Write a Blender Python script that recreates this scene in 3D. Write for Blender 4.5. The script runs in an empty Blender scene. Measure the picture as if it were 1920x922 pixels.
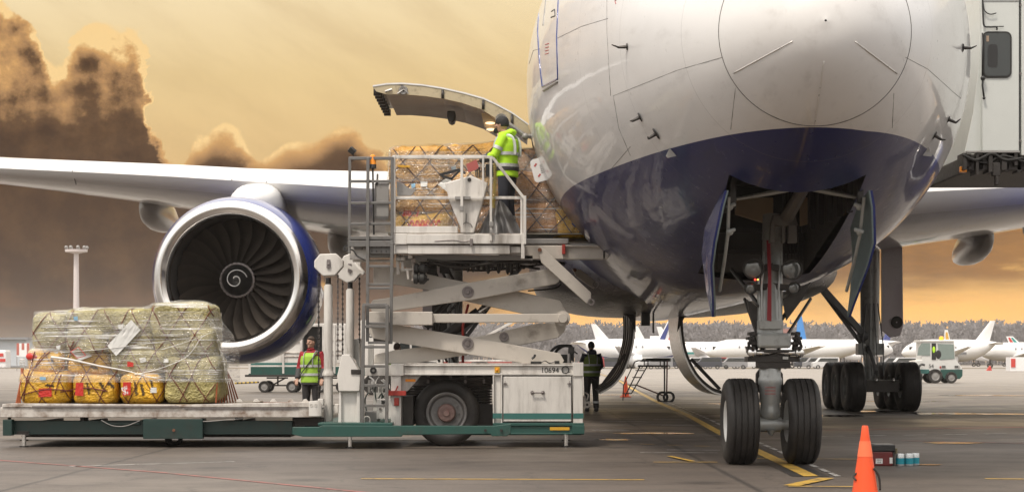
import bpy, bmesh, math, random
from mathutils import Vector, Matrix, noise, Euler
from mathutils.bvhtree import BVHTree
R = math.radians
sc = bpy.context.scene
C = sc.collection
rnd = random.Random(7)

# ------------------------------------------------------------------ camera
F = 3557.0          # focal length in photo pixels (1920 wide)
HZ = 677.0          # row of the horizon
CH = 1.28           # eye height
cam_d = bpy.data.cameras.new('camera'); cam = bpy.data.objects.new('camera', cam_d); C.objects.link(cam)
cam.location = (0, 0, CH); cam.rotation_euler = (R(90), 0, 0)
cam_d.sensor_width = 36; cam_d.lens = 36 * F / 1920
cam_d.shift_y = (HZ - 461) / 1920
cam_d.clip_start = .1; cam_d.clip_end = 9000
sc.camera = cam

# ------------------------------------------------------------------ exposure
sc.view_settings.view_transform = 'Standard'; sc.view_settings.look = 'None'
sc.view_settings.exposure = 0.0; sc.view_settings.gamma = 1.0; sc.view_settings.use_curve_mapping = False
try:
    sc.cycles.use_denoising = True; sc.cycles.max_bounces = 8; sc.cycles.transparent_max_bounces = 12
    sc.cycles.volume_bounces = 0; sc.cycles.caustics_reflective = False; sc.cycles.caustics_refractive = False
    sc.cycles.sample_clamp_indirect = 6
except Exception: pass

# ------------------------------------------------------------------ world
SUN_EL, SUN_AZ = 60.0, 215.0    # azimuth measured from +Y clockwise: behind and to the left of the camera
w = bpy.data.worlds.new('World'); sc.world = w; w.use_nodes = True
nt = w.node_tree; nt.nodes.clear()
class NG:
    """tiny helper for math node graphs"""
    def __init__(s, nt): s.nt = nt
    def n(s, t, **k):
        a = s.nt.nodes.new(t)
        for q, v in k.items(): setattr(a, q, v)
        return a
    def put(s, sock, v):
        if hasattr(v, 'links') or isinstance(v, bpy.types.NodeSocket): s.nt.links.new(v, sock)
        else: sock.default_value = v
    def m(s, op, a, b=0.0, c=0.0, clamp=False):
        q = s.n('ShaderNodeMath', operation=op); q.use_clamp = clamp
        s.put(q.inputs[0], a); s.put(q.inputs[1], b); s.put(q.inputs[2], c)
        return q.outputs[0]
    def ss(s, v, lo, hi, t0=0.0, t1=1.0):
        q = s.n('ShaderNodeMapRange', interpolation_type='SMOOTHSTEP')
        s.put(q.inputs[0], v); s.put(q.inputs[1], lo); s.put(q.inputs[2], hi); s.put(q.inputs[3], t0); s.put(q.inputs[4], t1)
        return q.outputs[0]
    def mix(s, f, a, b, blend='MIX'):
        q = s.n('ShaderNodeMix', data_type='RGBA', blend_type=blend)
        s.put(q.inputs[0], f); s.put(q.inputs[6], a if not isinstance(a, tuple) else (*a, 1)); s.put(q.inputs[7], b if not isinstance(b, tuple) else (*b, 1))
        return q.outputs[2]
    def noise(s, v, scale, detail=4, rough=.55, dist=0.0, out=0):
        q = s.n('ShaderNodeTexNoise'); s.put(q.inputs['Vector'], v); s.put(q.inputs['Scale'], scale)
        q.inputs['Detail'].default_value = detail; q.inputs['Roughness'].default_value = rough; q.inputs['Distortion'].default_value = dist
        return q.outputs[out]
    def xyz(s, a, b, c):
        q = s.n('ShaderNodeCombineXYZ'); s.put(q.inputs[0], a); s.put(q.inputs[1], b); s.put(q.inputs[2], c); return q.outputs[0]
    def curve(s, v, pts):
        q = s.n('ShaderNodeFloatCurve'); s.put(q.inputs['Value'], v)
        cv = q.mapping.curves[0]
        while len(cv.points) < len(pts): cv.points.new(.5, .5)
        for p, (a, b) in zip(cv.points, pts): p.location = (a, b); p.handle_type = 'AUTO'
        q.mapping.update(); return q.outputs[0]
    def ramp(s, v, pts, interp='LINEAR'):
        q = s.n('ShaderNodeValToRGB'); s.put(q.inputs[0], v); cr = q.color_ramp; cr.interpolation = interp
        while len(cr.elements) < len(pts): cr.elements.new(.5)
        for e, (p, c) in zip(cr.elements, pts): e.position = p; e.color = (*c, 1)
        return q.outputs[0]
def srgb(r, g, b):
    f = lambda c: (c / 255 / 12.92) if c / 255 <= .04045 else ((c / 255 + .055) / 1.055) ** 2.4
    return (f(r), f(g), f(b))

def build_world():
    g = NG(nt)
    tc = g.n('ShaderNodeTexCoord'); sp = g.n('ShaderNodeSeparateXYZ'); nt.links.new(tc.outputs['Generated'], sp.inputs[0])
    X, Y, Z = sp.outputs
    # real daylight sky, dimmed: the blue part of the light
    sky = g.n('ShaderNodeTexSky', sky_type='NISHITA'); sky.sun_disc = False
    sky.sun_elevation = R(SUN_EL); sky.sun_rotation = R(SUN_AZ); sky.air_density = 1.5; sky.dust_density = 4
    sky_c = g.mix(1.0, sky.outputs[0], (.03, .03, .03), 'MULTIPLY')
    # overcast everywhere but towards the sunset
    nz = g.noise(tc.outputs['Generated'], 3.0, 5, .6)
    over = g.ramp(nz, [(.3, (.76, .72, .68)), (.52, (1.2, 1.14, 1.07)), (.72, (1.6, 1.50, 1.39))])
    ring = g.ss(Z, -.02, .5, .40, 1.22)      # horizon darkened in place of the unseen terminal, to deepen the undersides
    over = g.mix(1.0, over, g.xyz(ring, ring, ring), 'MULTIPLY')
    over = g.mix(1.0, over, sky_c, 'ADD')
    # tangent-plane coordinates about the sunset direction (+Y)
    yy = g.m('MAXIMUM', Y, .05)
    u = g.m('DIVIDE', X, yy); v = g.m('DIVIDE', Z, yy)
    # billow noises
    vec = g.xyz(u, v, 0.0)
    n1 = g.noise(vec, 15, 8, .58, .15)
    n1c = g.noise(vec, 34, 5, .6)
    sh = g.xyz(g.m('ADD', u, .006), g.m('ADD', v, .008), 0.0)
    n2 = g.noise(sh, 15, 8, .58, .15)
    n2c = g.noise(sh, 34, 5, .6)
    vo = g.n('ShaderNodeTexVoronoi', feature='SMOOTH_F1'); vo.inputs['Scale'].default_value = 48; g.put(vo.inputs['Vector'], vec)
    vd = vo.outputs['Distance']
    # height of the cloud tops along the azimuth, in rows of 922 above the horizon
    un = g.m('ADD', g.m('DIVIDE', g.m('ADD', u, g.m('MULTIPLY', g.m('SUBTRACT', n1c, .5), .03)), .56), .5)  # 0..1 over u=-.28...28
    def U(px): return ((px - 960) / F) / .56 + .5
    def V(py): return (HZ - py) / F / .22      # 0..1 over v=0...22
    tops = [(-400, 60), (-120, -20), (0, -30), (48, 10), (84, 55), (112, 110), (134, 60), (190, 35), (246, 52), (276, 120), (294, 240), (330, 300), (372, 262),
            (440, 252), (486, 288), (545, 272), (600, 246), (650, 236), (690, 262), (760, 330), (1000, 380), (1500, 370), (1760, 345), (1800, 372), (1850, 338), (1900, 352), (2300, 300)]
    top = g.m('MULTIPLY', g.curve(un, [(max(0, U(a)), max(0, min(1, V(b)))) for a, b in tops if 0 <= U(a) <= 1]), .22)
    bil = g.m('ADD', g.m('MULTIPLY', g.m('SUBTRACT', n1, .5), .028), g.m('MULTIPLY', g.m('SUBTRACT', .35, vd), .016))
    depth = g.m('SUBTRACT', g.m('ADD', top, bil), v)                # >0 inside the cloud
    cov = g.ss(depth, -.0008, .0024)
    # soft lit relief inside the cloud
    rel = g.m('ADD', g.m('MULTIPLY', g.m('SUBTRACT', n1, n2), 4.0), g.m('MULTIPLY', g.m('SUBTRACT', n1c, n2c), 2.6))
    rim = g.ss(depth, .0, .020, 1.0, 0.0)
    hi = g.ss(g.m('ADD', v, g.m('MULTIPLY', g.m('SUBTRACT', n1, .5), .06)), .095, .165)
    lit = g.m('ADD', g.m('ADD', g.m('MULTIPLY', rim, .72), g.m('MULTIPLY', g.m('MULTIPLY', rel, .60), g.m('ADD', g.m('MULTIPLY', hi, .8), .30))), g.m('ADD', g.m('MULTIPLY', hi, .46), .06), clamp=True)
    lft = g.ss(u, .02, .22)
    cc = g.ramp(lit, [(0, srgb(70, 46, 27)), (.25, srgb(102, 73, 46)), (.5, srgb(172, 130, 86)), (.78, srgb(212, 162, 102)), (1, srgb(250, 212, 148))])
    cc = g.mix(g.m('MULTIPLY', lft, .5), cc, srgb(214, 150, 76))
    lay = g.noise(g.xyz(g.m('MULTIPLY', u, 3.0), g.m('MULTIPLY', v, 14.0), 7.0), 3.0, 6, .6)
    cc = g.mix(g.m('MULTIPLY', g.m('MULTIPLY', lft, g.ss(lay, .44, .58)), .8), cc, srgb(138, 98, 58))
    cc = g.mix(g.m('MULTIPLY', g.m('MULTIPLY', lft, g.ss(lay, .30, .44, 1.0, 0.0)), .8), cc, srgb(246, 190, 104))
    # lower bands of the layer
    bandn = g.noise(g.xyz(g.m('MULTIPLY', u, 5.0), g.m('MULTIPLY', v, 30.0), 3.0), 2.2, 4, .55)
    low = g.ss(v, .010, .045, 1.0, 0.0)
    cc = g.mix(g.m('MULTIPLY', low, g.ss(bandn, .35, .7)), cc, srgb(140, 88, 42))
    # open golden sky
    gold = g.ramp(g.m('DIVIDE', v, .2), [(0, (1.45, .70, .13)), (.13, (1.25, .64, .14)), (.22, (.92, .52, .17)), (.45, srgb(226, 186, 126)), (.75, srgb(236, 206, 150)), (1, srgb(248, 226, 182))])
    cirr = g.noise(g.xyz(g.m('MULTIPLY', u, 6.0), g.m('MULTIPLY', g.m('ADD', v, g.m('MULTIPLY', u, .5)), 18.0), 1.0), 1.6, 5, .6)
    gold = g.mix(g.m('MULTIPLY', g.ss(cirr, .35, .75), .35), gold, srgb(196, 164, 116))
    bottom = g.m('MULTIPLY', g.ss(u, -.04, .03), g.ss(g.m('ADD', v, g.m('MULTIPLY', g.m('SUBTRACT', bandn, .5), .03)), .028, .050, 1.0, 0.0))
    cov = g.m('MULTIPLY', cov, g.m('SUBTRACT', 1.0, bottom))
    front = g.mix(cov, gold, cc)
    wgt = g.m('MULTIPLY', g.ss(Y, .72, .93), g.ss(Z, .22, .42, 1.0, 0.0))
    col = g.mix(wgt, over, front)
    bg = g.n('ShaderNodeBackground'); nt.links.new(col, bg.inputs[0]); bg.inputs[1].default_value = 1.0
    out = g.n('ShaderNodeOutputWorld'); nt.links.new(bg.outputs[0], out.inputs[0])
build_world()

sun_d = bpy.data.lights.new('sun', 'SUN'); sun = bpy.data.objects.new('sun', sun_d); C.objects.link(sun)
sun_d.energy = 2.7; sun_d.angle = R(9); sun_d.color = (1.0, .91, .79)
_a, _e = R(SUN_AZ), R(SUN_EL)
_dir = Vector((math.sin(_a) * math.cos(_e), math.cos(_a) * math.cos(_e), math.sin(_e)))
sun.rotation_euler = _dir.to_track_quat('Z', 'Y').to_euler()

# ------------------------------------------------------------------ helpers
def P(x, y, D): return Vector(((x - 960) / F * D, D, CH + (HZ - y) / F * D))
def G(x, y, z=0.0):
    D = F * CH / (y - HZ); return Vector(((x - 960) / F * D, D, z))

def mat(name, col, rough=.5, metal=0.0, var=.12, scale=4.0, bump=0.0, bscale=30.0, grime=0.0, gcol=(.10, .075, .055), gscale=3.0,
        coat=0.0, streak=False, rvar=.12, spec=.5, emit=None):
    m = bpy.data.materials.new(name); m.use_nodes = True; t = m.node_tree; g = NG(t)
    b = t.nodes['Principled BSDF']
    tc = g.n('ShaderNodeTexCoord'); ob = tc.outputs['Object']
    n = g.noise(ob, scale, 5, .6)
    f = g.m('MULTIPLY', g.m('SUBTRACT', n, .5), 2 * var)
    hsv = g.n('ShaderNodeHueSaturation'); hsv.inputs['Color'].default_value = (*col, 1)
    t.links.new(g.m('ADD', f, 1.0), hsv.inputs['Value'])
    c = hsv.outputs[0]
    if grime > 0:
        gv = ob
        if streak:
            mp = g.n('ShaderNodeMapping'); mp.inputs['Scale'].default_value = (1, 1, .16); t.links.new(ob, mp.inputs[0]); gv = mp.outputs[0]
        gn = g.noise(gv, gscale, 8, .68)
        gf = g.m('MULTIPLY', g.ss(gn, .66 - .30 * grime, .78), min(1, .45 + grime * .5))
        c = g.mix(gf, c, gcol)
        fine = g.noise(ob, gscale * 14, 4, .6)
        c = g.mix(g.m('MULTIPLY', g.ss(fine, .66, .74), .5 * grime), c, gcol)
    t.links.new(c, b.inputs['Base Color'])
    t.links.new(g.m('ADD', g.m('MULTIPLY', g.m('SUBTRACT', g.noise(ob, scale * 2.3, 4, .6), .5), 2 * rvar), rough, clamp=True), b.inputs['Roughness'])
    b.inputs['Metallic'].default_value = metal
    b.inputs['Specular IOR Level'].default_value = spec
    b.inputs['Coat Weight'].default_value = coat; b.inputs['Coat Roughness'].default_value = .04
    if bump > 0:
        bp = g.n('ShaderNodeBump'); bp.inputs['Strength'].default_value = bump; bp.inputs['Distance'].default_value = .01
        t.links.new(g.noise(ob, bscale, 5, .6), bp.inputs['Height']); t.links.new(bp.outputs[0], b.inputs['Normal'])
    if emit:
        b.inputs['Emission Color'].default_value = (*emit[0], 1); b.inputs['Emission Strength'].default_value = emit[1]
    return m

class MB:
    def __init__(s): s.v = []; s.f = []; s.mi = []; s.cur = 0
    def add(s, vs, fs):
        o = len(s.v); s.v += [tuple(p) for p in vs]; s.f += [tuple(i + o for i in f) for f in fs]; s.mi += [s.cur] * len(fs); return s
    def box(s, a, b):
        x0, y0, z0 = a; x1, y1, z1 = b
        x0, x1 = sorted((x0, x1)); y0, y1 = sorted((y0, y1)); z0, z1 = sorted((z0, z1))
        return s.add([(x0,y0,z0),(x1,y0,z0),(x1,y1,z0),(x0,y1,z0),(x0,y0,z1),(x1,y0,z1),(x1,y1,z1),(x0,y1,z1)],
                     [(0,3,2,1),(4,5,6,7),(0,1,5,4),(1,2,6,5),(2,3,7,6),(3,0,4,7)])
    def bpx(s, x0, y0, x1, y1, D0, D1):
        a = P(x0, y0, D0); b = P(x1, y1, D0); return s.box((a.x, D0, a.z), (b.x, D1, b.z))
    def bar(s, p, q, wd, ht=None, up=(0, 0, 1)):
        p = Vector(p); q = Vector(q); ht = ht or wd; d = (q - p)
        if d.length < 1e-6: return s
        d.normalize(); u = Vector(up)
        if abs(d.dot(u)) > .98: u = Vector((0, 1, 0))
        r = d.cross(u).normalized(); u = r.cross(d)
        vs = [c + r * (i * wd / 2) + u * (j * ht / 2) for c in (p, q) for i, j in ((-1,-1),(1,-1),(1,1),(-1,1))]
        return s.add(vs, [(0,1,2,3),(7,6,5,4),(0,4,5,1),(1,5,6,2),(2,6,7,3),(3,7,4,0)])
    def tube(s, pts, r, n=10, cap=True):
        pts = [Vector(p) for p in pts]; k = len(pts)
        rs = r if isinstance(r, (list, tuple)) else [r] * k
        vs = []; prev = None
        for i, p in enumerate(pts):
            d = (pts[min(i + 1, k - 1)] - pts[max(i - 1, 0)])
            d = d.normalized() if d.length > 1e-9 else Vector((0, 0, 1))
            if prev is None:
                a = d.cross(Vector((0, 0, 1)) if abs(d.z) < .9 else Vector((1, 0, 0))).normalized()
            else:
                a = (prev - d * prev.dot(d)).normalized()
            prev = a; b = d.cross(a); rr = rs[i]
            ra, rb = rr if isinstance(rr, (tuple, list)) else (rr, rr)
            vs += [p + a * (ra * math.cos(2 * math.pi * j / n)) + b * (rb * math.sin(2 * math.pi * j / n)) for j in range(n)]
        fs = [(i * n + j, i * n + (j + 1) % n, (i + 1) * n + (j + 1) % n, (i + 1) * n + j) for i in range(k - 1) for j in range(n)]
        if cap: fs += [tuple(range(n - 1, -1, -1)), tuple((k - 1) * n + j for j in range(n))]
        return s.add(vs, fs)
    def rings(s, secs, n=20):
        """horizontal elliptical rings: (center, rx, ry)"""
        vs = []
        for c, a, b in secs:
            c = Vector(c); vs += [c + Vector((a * math.cos(2*math.pi*j/n), b * math.sin(2*math.pi*j/n), 0)) for j in range(n)]
        k = len(secs)
        fs = [(i*n+j, i*n+(j+1)%n, (i+1)*n+(j+1)%n, (i+1)*n+j) for i in range(k-1) for j in range(n)]
        fs += [tuple(range(n-1, -1, -1)), tuple((k-1)*n+j for j in range(n))]
        return s.add(vs, fs)
    def cyl(s, p, q, r, n=20): return s.tube([p, q], r, n)
    def prism(s, poly, a, b, axis='y'):
        """poly: 2D points in the plane across the axis, extruded from a to b"""
        k = len(poly)
        def mk(p, t):
            if axis == 'y': return (p[0], t, p[1])
            if axis == 'x': return (t, p[0], p[1])
            return (p[0], p[1], t)
        vs = [mk(p, a) for p in poly] + [mk(p, b) for p in poly]
        return s.add(vs, [tuple(range(k)), tuple(range(2*k-1, k-1, -1))] + [(i, i+k, (i+1)%k+k, (i+1)%k) for i in range(k)])
    def ppx(s, pts, D0, D1):
        return s.prism([(P(x, y, D0).x, P(x, y, D0).z) for x, y in pts], D0, D1)
    def lathe(s, prof, o, d=(0, 1, 0), n=48, up=(0, 0, 1), close=False):
        """prof: (along, radius)"""
        o = Vector(o); d = Vector(d).normalized(); u = Vector(up); a = d.cross(u).normalized(); b = a.cross(d)
        vs = []
        for t, r in prof:
            vs += [o + d * t + a * (r * math.cos(2*math.pi*j/n)) + b * (r * math.sin(2*math.pi*j/n)) for j in range(n)]
        k = len(prof); fs = [(i*n+j, i*n+(j+1)%n, (i+1)*n+(j+1)%n, (i+1)*n+j) for i in range(k-1) for j in range(n)]
        if close: fs += [((k-1)*n+j, (k-1)*n+(j+1)%n, (j+1)%n, j) for j in range(n)]
        return s.add(vs, fs)
    def ball(s, c, r, n=14, m=9, sc_=(1, 1, 1)):
        c = Vector(c); vs = []
        for i in range(m + 1):
            t = math.pi * i / m; rr = max(math.sin(t), .002)
            vs += [c + Vector((r*sc_[0]*rr*math.cos(2*math.pi*j/n), r*sc_[1]*rr*math.sin(2*math.pi*j/n), r*sc_[2]*math.cos(t))) for j in range(n)]
        return s.add(vs, [(i*n+j, (i+1)*n+j, (i+1)*n+(j+1)%n, i*n+(j+1)%n) for i in range(m) for j in range(n)])
    def mesh(s, name, mats, fix=True):
        me = bpy.data.meshes.new(name); me.from_pydata(s.v, [], s.f)
        for m in (mats if isinstance(mats, (list, tuple)) else [mats]): me.materials.append(m)
        me.polygons.foreach_set('material_index', s.mi)
        if fix:
            bm = bmesh.new(); bm.from_mesh(me)
            bmesh.ops.recalc_face_normals(bm, faces=bm.faces); bm.to_mesh(me); bm.free()
        me.update(); return me
    def build(s, name, mats, parent=None, bevel=0.0, smooth=False, fix=True, label=None):
        o = bpy.data.objects.new(name, s.mesh(name, mats, fix)); C.objects.link(o)
        if parent is not None: attach(o, parent)
        if smooth is True: o.data.polygons.foreach_set('use_smooth', [True] * len(o.data.polygons))
        elif smooth:   # angle in degrees
            o.data.polygons.foreach_set('use_smooth', [True] * len(o.data.polygons)); sharp(o.data, R(smooth))
        if bevel:
            bv = o.modifiers.new('bevel', 'BEVEL'); bv.width = bevel; bv.segments = 2; bv.limit_method = 'ANGLE'; bv.angle_limit = R(40)
        if label: o['label'] = label
        return o
def sharp(me, ang):
    bm = bmesh.new(); bm.from_mesh(me)
    for e in bm.edges:
        if len(e.link_faces) == 2 and e.calc_face_angle(0) > ang: e.smooth = False
    bm.to_mesh(me); bm.free()
def wmat(o):
    m = Matrix.LocRotScale(o.location, o.rotation_euler, o.scale)
    return (wmat(o.parent) @ m) if o.parent else m
def attach(o, parent):
    """mesh vertices are written in world coordinates: bring them to the parent's frame"""
    inv = wmat(parent).inverted()
    if o.type == 'MESH' and not o.get('_local'): o.data.transform(inv)
    o.parent = parent
def thing(name, label, cat, loc=(0, 0, 0), rz=0.0, group=None):
    o = bpy.data.objects.new(name, None); C.objects.link(o); o.location = loc; o.rotation_euler = (0, 0, rz)
    o.empty_display_size = .2; o['label'] = label; o['category'] = cat
    if group: o['group'] = group
    return o
def sub(name, parent, loc=None):
    """an Empty for a part with sub-parts, at world place loc"""
    o = bpy.data.objects.new(name, None); C.objects.link(o); o.parent = parent
    if loc is not None: o.location = wmat(parent).inverted() @ Vector(loc)
    return o
def tag(o, label, cat, group=None, kind=None):
    if label: o['label'] = label
    if cat: o['category'] = cat
    if group: o['group'] = group
    if kind: o['kind'] = kind
    return o
def struct(o): o['kind'] = 'structure'; return o
def kids(o): return [c for c in bpy.data.objects if c.parent == o]
def copy_tree(o, parent=None):
    c = o.copy(); C.objects.link(c)
    if parent is not None: c.parent = parent
    for ch in kids(o): copy_tree(ch, c)
    return c
def explode(o, keep=None):
    """one object per loose piece of a mesh"""
    me = o.data; n = len(me.vertices); par = list(range(n))
    def find(a):
        while par[a] != a: par[a] = par[par[a]]; a = par[a]
        return a
    for e in me.edges: par[find(e.vertices[0])] = find(e.vertices[1])
    isl = {}
    for f in me.polygons: isl.setdefault(find(f.vertices[0]), []).append(f)
    groups = sorted(isl.values(), key=lambda g: -len(g))
    if keep: groups = groups[:keep]
    base = o.name.split('.')[0]; out = []
    for g in groups:
        ids = sorted({v for f in g for v in f.vertices}); mp = {v: i for i, v in enumerate(ids)}
        m2 = bpy.data.meshes.new(base); m2.from_pydata([me.vertices[v].co[:] for v in ids], [], [[mp[v] for v in f.vertices] for f in g])
        for m in me.materials: m2.materials.append(m)
        m2.polygons.foreach_set('material_index', [f.material_index for f in g]); m2.polygons.foreach_set('use_smooth', [f.use_smooth for f in g])
        q = o.copy(); q.data = m2; C.objects.link(q); out.append(q)
    nm = o.name; bpy.data.objects.remove(o)
    for i, q in enumerate(out): q.name = nm.split('.')[0]
    return out
def text(s, mt, parent, size, M, extrude=.001, name='lettering', font_w=1.0, align='CENTER'):
    cu = bpy.data.curves.new('t', 'FONT'); cu.body = s; cu.size = size; cu.extrude = extrude; cu.align_x = align; cu.align_y = 'CENTER'
    to = bpy.data.objects.new('t', cu); C.objects.link(to)
    dg = bpy.context.evaluated_depsgraph_get(); me = bpy.data.meshes.new_from_object(to.evaluated_get(dg))
    bpy.data.objects.remove(to); bpy.data.curves.remove(cu)
    me.materials.clear(); me.materials.append(mt)
    me.transform(Matrix.Scale(font_w, 4, (1, 0, 0))); me.transform(M); me.name = name
    o = bpy.data.objects.new(name, me); C.objects.link(o)
    if parent is not None: attach(o, parent)
    return o
FACE = Matrix.Rotation(R(90), 4, 'X')      # text facing the camera (-Y)
def fuse(mb, name, mats, parent, voxel=.012, smooth_it=3, pick=None):
    """join overlapping shapes into ONE continuous surface"""
    me = mb.mesh('tmp', mats if isinstance(mats, (list, tuple)) else [mats])
    o = bpy.data.objects.new('tmp', me); C.objects.link(o)
    rm = o.modifiers.new('r', 'REMESH'); rm.mode = 'VOXEL'; rm.voxel_size = voxel
    sm = o.modifiers.new('s', 'SMOOTH'); sm.iterations = smooth_it; sm.factor = .5
    dg = bpy.context.evaluated_depsgraph_get(); me2 = bpy.data.meshes.new_from_object(o.evaluated_get(dg))
    bpy.data.objects.remove(o); bpy.data.meshes.remove(me)
    me2.name = name; me2.materials.clear()
    for m in (mats if isinstance(mats, (list, tuple)) else [mats]): me2.materials.append(m)
    if pick:
        for p in me2.polygons: p.material_index = pick(p.center)
    else: me2.polygons.foreach_set('material_index', [0] * len(me2.polygons))
    me2.polygons.foreach_set('use_smooth', [True] * len(me2.polygons))
    q = bpy.data.objects.new(name, me2); C.objects.link(q)
    if parent is not None: q.parent = parent      # person meshes are written in local coordinates
    return q
def interp(tab, t, k):
    if t <= tab[0][0]: return tab[0][k]
    for a, b in zip(tab, tab[1:]):
        if t <= b[0]:
            f = (t - a[0]) / (b[0] - a[0]); return a[k] + (b[k] - a[k]) * f
    return tab[-1][k]
def crom(tab, t, k):
    """smooth (monotone) interpolation of a table"""
    n = len(tab)
    if t <= tab[0][0]: return tab[0][k]
    if t >= tab[-1][0]: return tab[-1][k]
    i = max(j for j in range(n - 1) if tab[j][0] <= t)
    h = tab[i+1][0] - tab[i][0]; s = (t - tab[i][0]) / h
    def sl(j): return (tab[j+1][k] - tab[j][k]) / (tab[j+1][0] - tab[j][0])
    def tg(j):
        if j == 0: return sl(0)
        if j == n - 1: return sl(n - 2)
        a, b = sl(j-1), sl(j)
        return 0 if a * b <= 0 else 2 * a * b / (a + b)
    m0, m1 = tg(i) * h, tg(i+1) * h; y0, y1 = tab[i][k], tab[i+1][k]
    return (2*s**3-3*s*s+1)*y0 + (s**3-2*s*s+s)*m0 + (-2*s**3+3*s*s)*y1 + (s**3-s*s)*m1

# ------------------------------------------------------------------ materials
WHITE = mat('white_loader_paint', (.68, .655, .62), .40, var=.08, grime=.78, gscale=2.2, streak=True, bump=.15, bscale=12)
WHITE2 = mat('worn_rusty_white_paint', (.60, .57, .53), .5, var=.08, grime=1.0, gcol=(.13, .065, .03), gscale=4.5, streak=False, bump=.3, bscale=20)
CREAM = mat('scissor_arm_paint', (.52, .48, .43), .45, var=.07, grime=.45, gscale=1.8, bump=.12, bscale=10)
GREEN2 = mat('green_paint_darkened_by_shade', (.010, .034, .030), .45, var=.2, grime=.7, gcol=(.03, .025, .02), gscale=3)  # dark green darkened further for the shadow under the low deck
GREEN = mat('dark_green_paint', (.018, .075, .062), .4, var=.15, grime=.5, gcol=(.05, .04, .035), gscale=3)
TEAL = mat('teal_stripe_paint', (.035, .14, .125), .4, var=.08, grime=.3, gscale=4)
STEEL = mat('galvanised_steel', (.22, .195, .19), .45, .6, var=.15, grime=.5, gcol=(.07, .055, .045), gscale=9)
DARK = mat('oily_dark_metal', (.045, .04, .037), .45, .5, var=.3, scale=8, bump=.3)
BLACK = mat('black_rubber', (.02, .019, .018), .65, var=.25, scale=9, bump=.25, bscale=60, grime=.3, gcol=(.06, .052, .045), gscale=3)
TYRE = mat('tyre_rubber', (.017, .0145, .013), .6, var=.3, scale=5, bump=.35, bscale=45, grime=.6, gcol=(.075, .065, .055), gscale=2.5)
BLACKP = mat('black_plastic', (.02, .02, .02), .35, var=.1)
CHROME = mat('polished_steel', (.75, .73, .70), .2, 1.0, var=.06, rvar=.08)
GREYM = mat('grey_painted_metal', (.28, .27, .26), .4, .2, var=.1, grime=.4, gscale=8)
REDP = mat('red_paint', (.35, .03, .02), .45, var=.12, grime=.3)
ORANGE = mat('orange_lens', (.9, .30, .02), .2, var=.05)
YELLOW = mat('yellow_reflector', (.65, .36, .03), .35, var=.08)
RUST = mat('rusty_iron', (.16, .065, .035), .75, var=.3, scale=12, bump=.4)
INK = mat('black_lettering', (.02, .02, .02), .5, var=.05)
GLASS = mat('dark_window_glass', (.03, .035, .035), .07, var=.05, rvar=.02, spec=.8)
LAMPG = mat('lamp_glass', (.16, .16, .155), .08, .6, var=.05, rvar=.03)
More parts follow.
